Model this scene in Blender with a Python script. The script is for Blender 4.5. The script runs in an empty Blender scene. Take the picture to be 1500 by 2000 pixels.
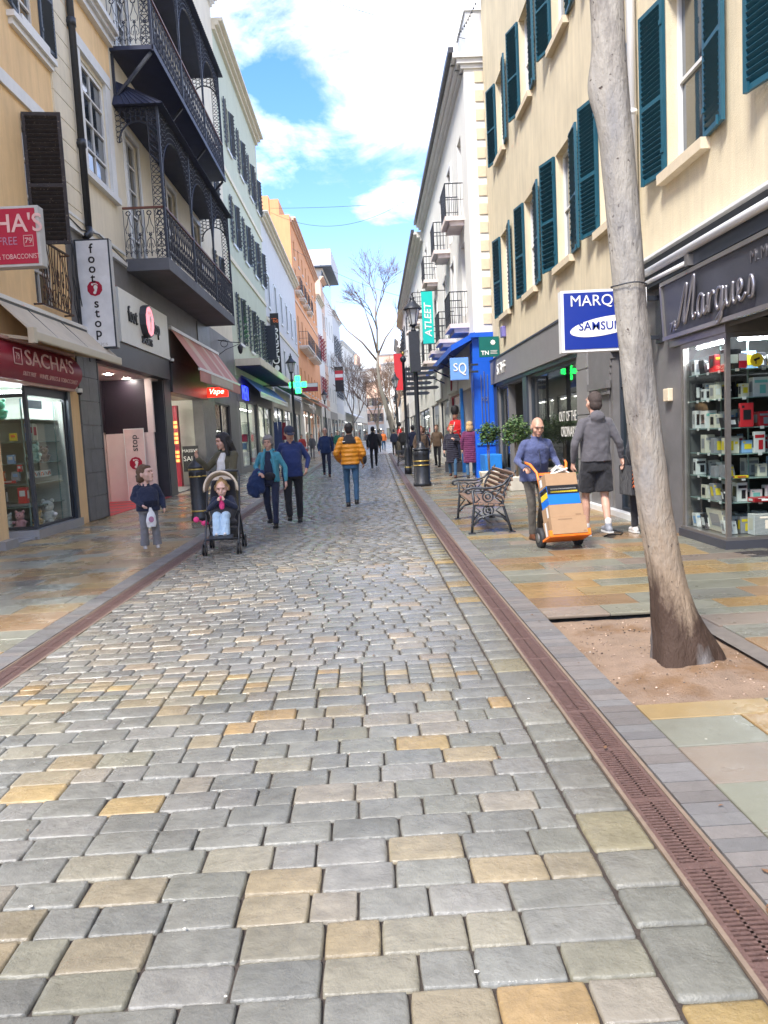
import bpy, bmesh, math, random
from math import sin, cos, pi, radians, sqrt
from mathutils import Vector as V, Matrix, noise
R_ = random.Random(7)
sc = bpy.context.scene
C = sc.collection
# ---------------------------------------------------------------- camera
cam = bpy.data.cameras.new('camera'); cob = bpy.data.objects.new('camera', cam); C.objects.link(cob)
cam.sensor_fit = 'HORIZONTAL'; cam.sensor_width = 36.0; cam.lens = 1540/1500*36
cam.clip_start = 0.05; cam.clip_end = 3000
RM = Matrix(((0.9984168151103872, 0.052747849547458585, -0.019532733371184014),
             (-0.02455322953862772, 0.09627450564874002, -0.9950519375775814),
             (-0.050606345645970024, 0.9939561780733643, 0.09741721536849231)))
cob.matrix_world = Matrix.Translation((0, 0, 1.5)) @ RM.to_4x4()
sc.camera = cob
# ---------------------------------------------------------------- light
SUN_EL, SUN_AZ = radians(52), radians(215)      # azimuth from +Y clockwise: behind the viewer's left shoulder
W = bpy.data.worlds.new('World'); sc.world = W; W.use_nodes = True
nt = W.node_tree; N = nt.nodes; K = nt.links
for n in list(N): N.remove(n)
def wn(t, **k):
    n = N.new(t)
    for a, b in k.items(): setattr(n, a, b)
    return n
wo = wn('ShaderNodeOutputWorld'); bg = wn('ShaderNodeBackground'); bg.inputs[1].default_value = 0.14
sky = wn('ShaderNodeTexSky', sky_type='NISHITA', sun_disc=False, sun_elevation=SUN_EL, sun_rotation=SUN_AZ)
sky.air_density = 1.3; sky.dust_density = 0.4; sky.ozone_density = 3.0
tc = wn('ShaderNodeTexCoord'); sp = wn('ShaderNodeSeparateXYZ'); K.new(tc.outputs['Generated'], sp.inputs[0])
def wm(op, a, b=None):
    n = wn('ShaderNodeMath', operation=op)
    for i, x in enumerate((a, b)):
        if x is None: continue
        if isinstance(x, (int, float)): n.inputs[i].default_value = x
        else: K.new(x, n.inputs[i])
    return n.outputs[0]
zz = wm('ADD', wm('MAXIMUM', sp.outputs[2], 0.0), 0.16)
cb = wn('ShaderNodeCombineXYZ'); K.new(wm('DIVIDE', sp.outputs[0], zz), cb.inputs[0]); K.new(wm('DIVIDE', sp.outputs[1], zz), cb.inputs[1])
def wnoise(scale, detail, rough, dist, off):
    mp = wn('ShaderNodeMapping'); K.new(cb.outputs[0], mp.inputs[0]); mp.inputs['Location'].default_value = off
    n = wn('ShaderNodeTexNoise'); K.new(mp.outputs[0], n.inputs['Vector'])
    n.inputs['Scale'].default_value = scale; n.inputs['Detail'].default_value = detail
    n.inputs['Roughness'].default_value = rough; n.inputs['Distortion'].default_value = dist
    return n.outputs[0]
c1 = wnoise(0.85, 9, 0.62, 0.35, (3.1, 1.3, 0)); c2 = wnoise(3.2, 8, 0.6, 0.6, (1.7, 9.2, 0))
cm = wm('ADD', wm('MULTIPLY', c1, 0.75), wm('MULTIPLY', c2, 0.25))
lowz = wn('ShaderNodeMapRange'); K.new(sp.outputs[2], lowz.inputs[0]); lowz.inputs[1].default_value = .16; lowz.inputs[2].default_value = .42; lowz.inputs[3].default_value = .075; lowz.inputs[4].default_value = 0
cm = wm('SUBTRACT', cm, lowz.outputs[0])
cr = wn('ShaderNodeValToRGB'); K.new(cm, cr.inputs[0])
cr.color_ramp.elements[0].position = 0.43; cr.color_ramp.elements[0].color = (0, 0, 0, 1)
cr.color_ramp.elements[1].position = 0.68; cr.color_ramp.elements[1].color = (1, 1, 1, 1)
cl2 = wn('ShaderNodeValToRGB'); K.new(c2, cl2.inputs[0])
cl2.color_ramp.elements[0].position = 0.36; cl2.color_ramp.elements[0].color = (1.2, 1.27, 1.38, 1)
cl2.color_ramp.elements[1].position = 0.54; cl2.color_ramp.elements[1].color = (5.1, 4.95, 4.65, 1)
sat = wn('ShaderNodeHueSaturation'); K.new(sky.outputs[0], sat.inputs['Color']); sat.inputs['Saturation'].default_value = 1.3; sat.inputs['Value'].default_value = .50
tn_ = wn('ShaderNodeMixRGB', blend_type='MULTIPLY'); tn_.inputs[0].default_value = 1; K.new(sat.outputs[0], tn_.inputs[1]); tn_.inputs[2].default_value = (.84, .73, .90, 1)
mx = wn('ShaderNodeMixRGB'); K.new(cr.outputs[0], mx.inputs[0]); K.new(tn_.outputs[0], mx.inputs[1]); K.new(cl2.outputs[0], mx.inputs[2])
K.new(mx.outputs[0], bg.inputs[0]); K.new(bg.outputs[0], wo.inputs[0])
sl = bpy.data.lights.new('sun', 'SUN'); sl.energy = 1.15; sl.angle = radians(14); sl.color = (1.0, .95, .87)
so = bpy.data.objects.new('sun', sl); C.objects.link(so)
sd = V((sin(SUN_AZ)*cos(SUN_EL), cos(SUN_AZ)*cos(SUN_EL), sin(SUN_EL)))
so.rotation_euler = sd.to_track_quat('Z', 'Y').to_euler()
sc.view_settings.view_transform = 'Standard'; sc.view_settings.look = 'None'
sc.view_settings.exposure = 2.62; sc.view_settings.gamma = 1.0
sc.cycles.use_denoising = True; sc.cycles.max_bounces = 8; sc.cycles.transparent_max_bounces = 16
sc.cycles.caustics_reflective = False; sc.cycles.caustics_refractive = False
# ---------------------------------------------------------------- materials
MATS = {}
def nd(t, ty, **k):
    n = t.nodes.new(ty)
    for a, b in k.items():
        if a in n.inputs: n.inputs[a].default_value = b
        else: setattr(n, a, b)
    return n
def mat(name, col, rough=.6, var=.12, vs=4.0, bump=0.0, bs=30.0, metal=0.0, spec=.5, emit=None, es=1.0, attr=None, rv=0.0, rs=1.5,
        grime=0.0, fold=0.0, fs=7.0, wave=None, streak=0.0, sheen=0.0, coat=0.0, col2=None, c2s=2.0, c2p=(.5, .6), alpha=None, sss=0.0, stretch=(1, 1, 1)):
    if name in MATS: return MATS[name]
    m = bpy.data.materials.new(name); m.use_nodes = True; t = m.node_tree; L = t.links
    b = t.nodes['Principled BSDF']
    b.inputs['Roughness'].default_value = rough; b.inputs['Metallic'].default_value = metal
    b.inputs['Specular IOR Level'].default_value = spec
    if coat: b.inputs['Coat Weight'].default_value = coat; b.inputs['Coat Roughness'].default_value = .08
    if sheen: b.inputs['Sheen Weight'].default_value = sheen
    if sss: b.inputs['Subsurface Weight'].default_value = sss; b.inputs['Subsurface Radius'].default_value = (.02, .008, .004)
    co = nd(t, 'ShaderNodeTexCoord').outputs['Object']
    if stretch != (1, 1, 1):
        mp = nd(t, 'ShaderNodeMapping'); L.new(co, mp.inputs[0]); mp.inputs['Scale'].default_value = stretch; co = mp.outputs[0]
    def nz(s, d=5, r=.6, dist=0, c=None):
        n = nd(t, 'ShaderNodeTexNoise', Scale=s, Detail=d, Roughness=r, Distortion=dist); L.new(c or co, n.inputs['Vector']); return n.outputs[0]
    def rng(x, a, b_, c, d):
        n = nd(t, 'ShaderNodeMapRange'); L.new(x, n.inputs[0])
        for i, q in enumerate((a, b_, c, d)): n.inputs[1+i].default_value = q
        return n.outputs[0]
    def mul(c, f):
        n = nd(t, 'ShaderNodeVectorMath', operation='SCALE'); L.new(c, n.inputs[0]); L.new(f, n.inputs['Scale']); return n.outputs[0]
    rgb = nd(t, 'ShaderNodeRGB'); rgb.outputs[0].default_value = (*col[:3], 1); cur = rgb.outputs[0]
    if col2:
        r2 = nd(t, 'ShaderNodeRGB'); r2.outputs[0].default_value = (*col2, 1)
        q = nd(t, 'ShaderNodeMixRGB'); L.new(rng(nz(c2s, 6, .65), c2p[0], c2p[1], 0, 1), q.inputs[0]); L.new(cur, q.inputs[1]); L.new(r2.outputs[0], q.inputs[2]); cur = q.outputs[0]
    if attr:
        a = nd(t, 'ShaderNodeAttribute', attribute_name=attr)
        q = nd(t, 'ShaderNodeMixRGB', blend_type='MULTIPLY'); q.inputs[0].default_value = 1; L.new(cur, q.inputs[1]); L.new(a.outputs['Color'], q.inputs[2]); cur = q.outputs[0]
    if var: cur = mul(cur, rng(nz(vs), .25, .75, 1-var, 1+var))
    if streak:
        mp = nd(t, 'ShaderNodeMapping'); L.new(co, mp.inputs[0]); mp.inputs['Scale'].default_value = (3, 3, .25)
        cur = mul(cur, rng(nz(2.0, 6, .7, 0, mp.outputs[0]), .3, .62, 1-streak, 1.0))
    if grime: cur = mul(cur, rng(nz(.7, 7, .7), .35, .6, 1-grime, 1.0))
    L.new(cur, b.inputs['Base Color'])
    if rv: L.new(rng(nz(rs, 4, .6), .38, .62, max(.03, rough-rv), rough+rv), b.inputs['Roughness'])
    h = None
    def addh(x, f):
        nonlocal h
        n = nd(t, 'ShaderNodeMath', operation='MULTIPLY'); L.new(x, n.inputs[0]); n.inputs[1].default_value = f; x = n.outputs[0]
        if h is None: h = x
        else:
            n = nd(t, 'ShaderNodeMath', operation='ADD'); L.new(h, n.inputs[0]); L.new(x, n.inputs[1]); h = n.outputs[0]
    if bump: addh(nz(bs, 6, .65), bump)
    if fold: addh(nz(fs, 3, .5, 1.2), fold)
    if wave:
        w = nd(t, 'ShaderNodeTexWave', bands_direction=wave[2] if len(wave) > 2 else 'Z', wave_profile='SIN', Scale=wave[0], Distortion=.8, Detail=1.0); L.new(co, w.inputs['Vector']); addh(w.outputs['Fac'], wave[1])
    if h is not None:
        bp = nd(t, 'ShaderNodeBump'); bp.inputs['Strength'].default_value = 1.0; bp.inputs['Distance'].default_value = .01
        L.new(h, bp.inputs['Height']); L.new(bp.outputs[0], b.inputs['Normal'])
    if emit: b.inputs['Emission Color'].default_value = (*emit, 1); b.inputs['Emission Strength'].default_value = es
    MATS[name] = m; return m
def glass_mat(name, tint=(.8, .86, .84), k=.02, dens=0.55):
    if name in MATS: return MATS[name]
    m = bpy.data.materials.new(name); m.use_nodes = True; t = m.node_tree; L = t.links
    for n in list(t.nodes): t.nodes.remove(n)
    o = nd(t, 'ShaderNodeOutputMaterial'); tr = nd(t, 'ShaderNodeBsdfTransparent'); tr.inputs[0].default_value = (*[c*dens+(1-dens)*c*.9 for c in tint], 1)
    g = nd(t, 'ShaderNodeBsdfGlossy'); g.inputs['Roughness'].default_value = .015
    fr = nd(t, 'ShaderNodeFresnel', IOR=1.5); ge = nd(t, 'ShaderNodeNewGeometry'); io = nd(t, 'ShaderNodeMapRange'); L.new(ge.outputs['Backfacing'], io.inputs[0]); io.inputs[3].default_value = 1.5; io.inputs[4].default_value = 1/1.5; L.new(io.outputs[0], fr.inputs['IOR']); ad = nd(t, 'ShaderNodeMath', operation='ADD'); L.new(fr.outputs[0], ad.inputs[0]); ad.inputs[1].default_value = k; ad.use_clamp = True
    mi = nd(t, 'ShaderNodeMixShader'); L.new(ad.outputs[0], mi.inputs[0]); L.new(tr.outputs[0], mi.inputs[1]); L.new(g.outputs[0], mi.inputs[2]); L.new(mi.outputs[0], o.inputs[0])
    MATS[name] = m; return m
def M(n): return MATS[n]
GL = glass_mat('shop_glass')
mat('pane', (.022, .03, .036), .04, 0, spec=.9, coat=.6, bump=.15, bs=1.3)
mat('white_paint', (.74, .74, .72), .45, .05, 6, bump=.12, bs=60, grime=.1)
mat('white_plastic', (.78, .78, .76), .35, .03)
mat('black_iron', (.022, .026, .034), .38, .3, 20, bump=.3, bs=90, spec=.6)
mat('navy_iron', (.026, .031, .048), .5, .25, 14, bump=.3, bs=60)
mat('navy_soffit', (.03, .037, .075), .6, .2, 3, bump=.3, bs=20)
mat('gold_paint', (.55, .40, .12), .35, .15, 30, metal=.7)
mat('shutter_teal', (.014, .085, .125), .42, .12, 8, bump=.12, bs=50)
mat('shutter_grey', (.055, .075, .105), .5, .12, 5)
mat('shutter_old', (.035, .03, .032), .7, .3, 10, col2=(.30, .25, .2), c2s=26, c2p=(.62, .7), bump=.8, bs=40)
mat('shutter_red', (.36, .05, .07), .5, .1)
mat('cream_wall', (.74, .64, .445), .85, .07, 1.2, bump=.8, bs=55, streak=.17, grime=.09)
mat('ochre_wall', (.90, .64, .35), .85, .07, 1.0, bump=.6, bs=45, streak=.14, grime=.08)
mat('pale_cream', (.80, .73, .58), .85, .05, 1.5, bump=.5, bs=45, streak=.12, grime=.07)
mat('green_wall', (.57, .61, .48), .85, .04, 1.2, bump=.4, streak=.1, grime=.05)
mat('lilac_wall', (.65, .66, .67), .85, .04, 1.2, bump=.4, streak=.1, grime=.05)
mat('orange_wall', (.78, .37, .17), .85, .05, 1.0, bump=.4, streak=.12)
mat('peach_wall', (.76, .52, .38), .85, .05, 1.0, bump=.4, streak=.12)
mat('off_white', (.78, .75, .68), .85, .05, 1.0, bump=.4, streak=.14, grime=.08)
mat('bright_white', (.80, .79, .74), .8, .04, 1.0, bump=.4, streak=.07)
mat('stone_sill', (.66, .56, .40), .8, .08, 10, bump=.3, bs=60)
mat('grey_clad', (.17, .165, .165), .5, .12, 2.5, bump=.2, bs=60, grime=.2)
mat('dark_clad', (.055, .058, .07), .42, .18, 2.0, bump=.2, bs=60, grime=.2)
mat('slate_tile', (.13, .135, .145), .4, .25, 3.0, bump=.5, bs=25)
mat('staff_grey', (.22, .215, .21), .5, .06, 4, bump=.1)
mat('steel_frame', (.33, .31, .29), .35, .08, 10, metal=.75)
mat('dark_frame', (.035, .045, .06), .35, .1)
mat('interior', (.10, .10, .10), .8, .15)
mat('interior_pale', (.55, .56, .50), .8, .08)
mat('roof_dark', (.06, .06, .065), .8, .15)
mat('roof_tile', (.30, .16, .10), .85, .25, 8, bump=.8, bs=20)
mat('crimson', (.32, .018, .04), .4, .08)
mat('white_letter', (.85, .83, .78), .5, 0)
mat('black_letter', (.012, .012, .014), .4, 0)
mat('soil', (.31, .215, .145), .95, .22, 5, bump=2.2, bs=70, col2=(.24, .14, .07), c2s=1.6, c2p=(.5, .62), rv=.25)
mat('lamp_glow', (.9, .9, .85), .5, 0, emit=(1, .96, .88), es=6); mat('bright_lamp', (.9, .9, .85), .5, 0, emit=(1, .95, .88), es=45)
# ---------------------------------------------------------------- mesh builder
def wl(o):
    r = V((0, 0, 0))
    while o is not None: r += o.location; o = o.parent
    return r
SPLIT = {'pillar', 'strut', 'quoin', 'pilaster', 'sill', 'stone_pilaster', 'moulding', 'seam', 'folding_arm', 'arm_bracket', 'gold_band', 'step', 'pane', 'ceiling_light', 'floor_stripe', 'opening', 'trim', 'lower_trim', 'dark_panel', 'hoarding', 'red_panel', 'light_rings', 'roller', 'red_band', 'stone_pillar', 'blue_front', 'blue_trim', 'gold_detail', 'price_tag', 'wall_clip'}
class MB:
    def __init__(s): s.v = []; s.f = []; s.m = []; s.c = []; s.s = []; s.g = []
    def add(s, vs, fs, mi=0, col=None, sm=False):
        n = len(s.v); s.g.append((n, len(s.f))); s.v.extend([tuple(p) for p in vs])
        for f in fs: s.f.append([i+n for i in f]); s.m.append(mi); s.c.append(col); s.s.append(sm)
    def hexa(s, p, mi=0, col=None):       # p: 4 bottom, 4 top
        s.add(p, [(0, 3, 2, 1), (4, 5, 6, 7), (0, 1, 5, 4), (1, 2, 6, 5), (2, 3, 7, 6), (3, 0, 4, 7)], mi, col)
    def box(s, x0, x1, y0, y1, z0, z1, mi=0, col=None):
        x0, x1 = min(x0, x1), max(x0, x1); y0, y1 = min(y0, y1), max(y0, y1); z0, z1 = min(z0, z1), max(z0, z1)
        s.hexa([(x0, y0, z0), (x1, y0, z0), (x1, y1, z0), (x0, y1, z0), (x0, y0, z1), (x1, y0, z1), (x1, y1, z1), (x0, y1, z1)], mi, col)
    def obox(s, c, ax, h, mi=0, col=None):
        c = V(c); a, b, d = [V(q).normalized()*k for q, k in zip(ax, h)]
        s.hexa([c-a-b-d, c+a-b-d, c+a+b-d, c-a+b-d, c-a-b+d, c+a-b+d, c+a+b+d, c-a+b+d], mi, col)
    def bar(s, p, q, w, t=None, up=(0, 0, 1), mi=0):
        p, q = V(p), V(q); d = (q-p)
        if d.length < 1e-6: return
        u = V(up); 
        if abs(d.normalized().dot(u)) > .99: u = V((0, 1, 0))
        r = d.cross(u).normalized(); u2 = r.cross(d).normalized()
        s.obox((p+q)/2, (d, r, u2), (d.length/2, w/2, (t or w)/2), mi)
    def tube(s, pts, r, seg=8, mi=0, cap=True, sm=True, closed=False):
        pts = [V(p) for p in pts]; n = len(pts)
        rr = r if isinstance(r, (list, tuple)) else [r]*n
        rings = []; prev = None
        for i, p in enumerate(pts):
            if closed: d = pts[(i+1) % n]-pts[i-1]
            else: d = pts[min(i+1, n-1)]-pts[max(i-1, 0)]
            if d.length < 1e-9: d = V((0, 0, 1))
            d.normalize()
            if prev is None:
                a = V((0, 0, 1)) if abs(d.z) < .9 else V((1, 0, 0)); a = (a-d*a.dot(d)).normalized()
            else: a = prev-d*prev.dot(d); a = a.normalized() if a.length > 1e-6 else d.orthogonal().normalized()
            prev = a; b = d.cross(a)
            q = rr[i]; q = q if isinstance(q, (tuple, list)) else (q, q)
            rings.append([p+a*(cos(2*pi*k/seg)*q[0])+b*(sin(2*pi*k/seg)*q[1]) for k in range(seg)])
        vs = [p for g in rings for p in g]; fs = []
        for i in range(n if closed else n-1):
            j = (i+1) % n
            for k in range(seg): fs.append((i*seg+k, i*seg+(k+1) % seg, j*seg+(k+1) % seg, j*seg+k))
        if cap and not closed: fs += [tuple(range(seg))[::-1], tuple(range((n-1)*seg, n*seg))]
        s.add(vs, fs, mi, None, sm)
    def lathe(s, prof, c=(0, 0, 0), seg=16, mi=0, sm=True, sx=1, sy=1, flute=0):
        vs = []; fs = []; c = V(c); n = len(prof)
        for r, z in prof:
            for k in range(seg):
                q = r*(1-flute*(k % 2)); vs.append((c.x+q*cos(2*pi*k/seg)*sx, c.y+q*sin(2*pi*k/seg)*sy, c.z+z))
        for i in range(n-1):
            for k in range(seg): fs.append((i*seg+k, i*seg+(k+1) % seg, (i+1)*seg+(k+1) % seg, (i+1)*seg+k))
        fs += [tuple(range(seg))[::-1], tuple(range((n-1)*seg, n*seg))]
        s.add(vs, fs, mi, None, sm)
    def ell(s, c, r, rot=None, seg=14, rings=9, mi=0):
        c = V(c); vs = []; fs = []
        for i in range(rings+1):
            th = pi*i/rings
            for k in range(seg):
                p = V((sin(th)*cos(2*pi*k/seg)*r[0], sin(th)*sin(2*pi*k/seg)*r[1], -cos(th)*r[2]))
                if rot is not None: p = rot @ p
                vs.append(c+p)
        for i in range(rings):
            for k in range(seg): fs.append((i*seg+k, i*seg+(k+1) % seg, (i+1)*seg+(k+1) % seg, (i+1)*seg+k))
        s.add(vs, fs, mi, None, True)
    def cap(s, p, q, a, b, seg=12):        # tapered capsule
        p, q = V(p), V(q); d = (q-p).normalized() if (q-p).length > 1e-6 else V((0, 0, 1))
        pts = []; rr = []
        for i in range(4):
            t = pi/2*i/3.0001; pts.append(p-d*a*cos(t)); rr.append(max(a*sin(t), a*.03))
        for i in range(4):
            t = pi/2*(1-i/3.0001); pts.append(q+d*b*cos(t)); rr.append(max(b*sin(t), b*.03))
        s.tube(pts, rr, seg)
    def chain(s, pts, rr, seg=12):
        for i in range(len(pts)-1): s.cap(pts[i], pts[i+1], rr[i], rr[i+1], seg)
    def loft(s, rings, seg=20, sm=True, mi=0):    # rings: (cx,cy,z,rx,ry)
        vs = []; fs = []; n = len(rings)
        for cx, cy, z, rx, ry in rings:
            for k in range(seg):
                a = 2*pi*k/seg; ca, sa = cos(a), sin(a); e = .85
                vs.append((cx+rx*math.copysign(abs(ca)**e, ca), cy+ry*math.copysign(abs(sa)**e, sa), z))
        for i in range(n-1):
            for k in range(seg): fs.append((i*seg+k, i*seg+(k+1) % seg, (i+1)*seg+(k+1) % seg, (i+1)*seg+k))
        fs += [tuple(range(seg))[::-1], tuple(range((n-1)*seg, n*seg))]
        s.add(vs, fs, mi, None, sm)
    def prism(s, poly, o, u, w, t, mi=0):   # poly (a,b) in plane o + a*u + b*w, thick vector t
        o, u, w, t = V(o), V(u), V(w), V(t); n = len(poly)
        vs = [o+u*a+w*b for a, b in poly]+[o+u*a+w*b+t for a, b in poly]
        s.add(vs, [tuple(range(n))[::-1], tuple(range(n, 2*n))]+[(i, (i+1) % n, n+(i+1) % n, n+i) for i in range(n)], mi)
    def build(s, name, mats, parent=None, loc=None, bevel=0):
        if name in SPLIT and len(s.g) > 1 and parent is not None:
            G = s.g+[(len(s.v), len(s.f))]; r = None
            for (v0, f0), (v1, f1) in zip(G, G[1:]):
                q = MB(); q.v = s.v[v0:v1]; q.f = [[i-v0 for i in f] for f in s.f[f0:f1]]; q.m = s.m[f0:f1]; q.c = s.c[f0:f1]; q.s = s.s[f0:f1]; q.g = [(0, 0)]
                r = q.build(name, mats, parent, loc, bevel)
            return r
        me = bpy.data.meshes.new(name); off = wl(parent) if parent is not None else V((0, 0, 0))
        if loc is not None: off = off+V(loc)
        me.from_pydata([(x-off.x, y-off.y, z-off.z) for x, y, z in s.v], [], s.f)
        mats = mats if isinstance(mats, (list, tuple)) else [mats]
        for m in mats: me.materials.append(M(m) if isinstance(m, str) else m)
        me.polygons.foreach_set('material_index', s.m); me.polygons.foreach_set('use_smooth', s.s)
        if any(c is not None for c in s.c):
            at = me.color_attributes.new('tone', 'FLOAT_COLOR', 'CORNER'); buf = []
            for f, c in zip(s.f, s.c): buf.extend([*(c or (1, 1, 1)), 1.0]*len(f))
            at.data.foreach_set('color', buf)
        me.update()
        o = bpy.data.objects.new(name, me); C.objects.link(o)
        if loc is not None: o.location = loc
        o.parent = parent
        if bevel:
            md = o.modifiers.new('b', 'BEVEL'); md.width = bevel; md.segments = 2; md.limit_method = 'ANGLE'
        return o
def tag(o, label, cat, group=None, kind=None):
    if label: o['label'] = label
    if cat: o['category'] = cat
    if group: o['group'] = group
    if kind: o['kind'] = kind
    return o
def thing(name, label, cat, loc=(0, 0, 0), group=None):
    o = bpy.data.objects.new(name, None); C.objects.link(o); o.location = loc; o.empty_display_size = .2
    return tag(o, label, cat, group)
def structure(o): o['kind'] = 'structure'; return o
def copy_tree(o, parent=None, loc=None, rz=None, label=None):
    c = o.copy(); C.objects.link(c); c.parent = parent
    if loc is not None: c.location = loc
    if rz is not None: c.rotation_euler.z = rz
    if label: c['label'] = label
    for ch in list(o.children): copy_tree(ch, c)
    return c
DG = None
TX = {}
def ctex(sc_):
    if sc_ not in TX: t = bpy.data.textures.new('folds', 'CLOUDS'); t.noise_scale = sc_; t.noise_depth = 2; TX[sc_] = t
    return TX[sc_]
CLOTH = {'jacket': (.020, .10), 'coat': (.024, .12), 'hoodie': (.022, .11), 'trousers': (.020, .09), 'shorts': (.020, .09), 'top': (.012, .08), 'shirt': (.012, .08), 'hair': (.012, .028), 'carried_coat': (.04, .10), 'jacket_front': (.012, .06), 'carrier_bag': (.03, .07)}
def blob(mb, name, m, parent, vox, smooth=3):
    o = mb.build(name, m, parent)
    md = o.modifiers.new('r', 'REMESH'); md.mode = 'VOXEL'; md.voxel_size = vox; md.use_smooth_shade = True
    if name in CLOTH: dm = o.modifiers.new('d', 'DISPLACE'); dm.strength, ns = CLOTH[name]; dm.texture = ctex(ns); dm.mid_level = .5
    if smooth: sm = o.modifiers.new('s', 'SMOOTH'); sm.iterations = smooth; sm.factor = .5
    bpy.context.view_layer.update()
    dg = bpy.context.evaluated_depsgraph_get(); me = bpy.data.meshes.new_from_object(o.evaluated_get(dg))
    o.modifiers.clear(); old = o.data; o.data = me; bpy.data.meshes.remove(old)
    return o
def text(s, size, o, r, u, m, parent, name='lettering', ext=.004, align='CENTER', shear=0, sx=1.0, off=0.0):
    cu = bpy.data.curves.new(name, 'FONT'); cu.body = s; cu.size = size; cu.extrude = ext; cu.align_x = align; cu.align_y = 'CENTER'
    cu.shear = shear; cu.offset = off; cu.resolution_u = 3
    t = bpy.data.objects.new(name, cu); C.objects.link(t); bpy.context.view_layer.update()
    me = bpy.data.meshes.new_from_object(t.evaluated_get(bpy.context.evaluated_depsgraph_get()))
    bpy.data.objects.remove(t); me.materials.clear(); me.materials.append(M(m) if isinstance(m, str) else m)
    o, r, u = V(o), V(r).normalized(), V(u).normalized(); n = r.cross(u); wp = wl(parent)
    for v in me.vertices: v.co = o+r*(v.co.x*sx)+u*v.co.y+n*v.co.z-wp
    ob = bpy.data.objects.new(name, me); C.objects.link(ob); ob.parent = parent
    return ob
class Fc:      # facade frame: u along, d outward, z up
    def __init__(s, ax, ay, bx, by, side):
        s.A = V((ax, ay, 0)); s.L = (V((bx, by, 0))-s.A).length; s.t = (V((bx, by, 0))-s.A).normalized()
        s.o = V((-s.t.y*side, s.t.x*side, 0)); s.side = side     # side -1: left houses look to +x, +1: right houses look to -x
    def p(s, u, d, z): q = s.A+s.t*u+s.o*d; return (q.x, q.y, z)
    def box(s, mb, u0, u1, d0, d1, z0, z1, mi=0, col=None):
        P = s.p
        mb.hexa([P(u0, d0, z0), P(u1, d0, z0), P(u1, d1, z0), P(u0, d1, z0), P(u0, d0, z1), P(u1, d0, z1), P(u1, d1, z1), P(u0, d1, z1)], mi, col)
    def wall(s, mb, u0, u1, z0, z1, holes, d=0.0, rev=.22, mi=0):
        us = sorted({u0, u1, *[max(u0, h[0]) for h in holes], *[min(u1, h[1]) for h in holes]}); zs = sorted({z0, z1, *[h[2] for h in holes], *[h[3] for h in holes]})
        us = [a for a in us if u0 <= a <= u1]; zs = [a for a in zs if z0 <= a <= z1]
        for i in range(len(us)-1):
            for j in range(len(zs)-1):
                a, b, c, e = us[i], us[i+1], zs[j], zs[j+1]; m = ((a+b)/2, (c+e)/2)
                if any(h[0] < m[0] < h[1] and h[2] < m[1] < h[3] for h in holes): continue
                mb.add([s.p(a, d, c), s.p(b, d, c), s.p(b, d, e), s.p(a, d, e)], [(0, 1, 2, 3)], mi)
        for h in holes:
            if len(h) > 4: continue
            a, b, c, e = h[:4]; P = s.p
            for q in ([P(a, d, c), P(a, d, e), P(a, d-rev, e), P(a, d-rev, c)], [P(b, d, c), P(b, d, e), P(b, d-rev, e), P(b, d-rev, c)],
                      [P(a, d, e), P(b, d, e), P(b, d-rev, e), P(a, d-rev, e)], [P(a, d, c), P(b, d, c), P(b, d-rev, c), P(a, d-rev, c)]):
                mb.add(q, [(0, 1, 2, 3)], mi)
# ================================================================ GROUND
mat('setts', (.74, .715, .645), .25, .2, 12, attr='tone', bump=.6, bs=34, rv=.17, rs=3.2, spec=.5, fold=.5, fs=12, grime=.28)
mat('setts_far', (.22, .23, .23), .3, .15, 3, bump=.8, bs=12, rv=.1)
mat('flags', (.74, .715, .645), .29, .12, 5, attr='tone', bump=.28, bs=18, rv=.14, rs=1.1, spec=.6, fold=.5, fs=5)
mat('mortar', (.05, .037, .028), .75, .25, 12, bump=1, bs=60)
mat('paver', (.17, .16, .15), .4, .12, 16, attr='tone', bump=.6, bs=60, rv=.1)
mat('iron_drain', (.125, .07, .055), .5, .25, 30, bump=.8, bs=70)
mat('tan_rim', (.20, .145, .10), .7, .15, 14, bump=.5)
mat('drain_dark', (.03, .018, .016), .8, .2)
mat('ground', (.20, .19, .17), .6, .15, 2)
def xr(y):      # right edge of the setts: the channel drifts away up the street
    return .96 if y < 10 else .96+.0105*(y-10)+.00012*(y-10)**2
XL = -2.42
g = MB(); g.add([(-400, -60, -.06), (400, -60, -.06), (400, 900, -.06), (-400, 900, -.06)], [(0, 1, 2, 3)]); structure(g.build('ground', 'ground'))
def fbm(x, y, s=1.0): return noise.noise(V((x*s, y*s, 3.3)))
def tone_sett(x, y):
    r = R_.random(); b = 1+.22*fbm(x, y, .8)+R_.uniform(-.09, .09)
    warm = .22+.3*max(0, fbm(x+5, y, .45))+(.35 if (4.4 < y < 5.9 and -2.2 < x < -.6) else 0)
    if r < warm*.62: c = R_.choice([(.45, .33, .16), (.38, .31, .20), (.42, .34, .22), (.42, .29, .14), (.34, .29, .20), (.36, .31, .22)])
    elif r < warm+.1: c = R_.choice([(.31, .29, .23), (.32, .29, .24), (.29, .28, .22)])
    else: c = R_.choice([(.245, .245, .225), (.265, .265, .245), (.235, .238, .222), (.27, .27, .245), (.25, .25, .218), (.285, .28, .262)])
    k = .05 if y < 5 else .55; L = sum(c)/3; c = tuple(q+(L-q)*k for q in c)
    return tuple(q*b for q in c)
GRID = {3: [-1, -.88, .88, 1], 4: [-1, -.92, 0, .92, 1], 6: [-1, -.955, -.84, 0, .84, .955, 1], 9: [-1, -.965, -.91, -.80, -.3, .3, .80, .91, .965, 1]}
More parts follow.
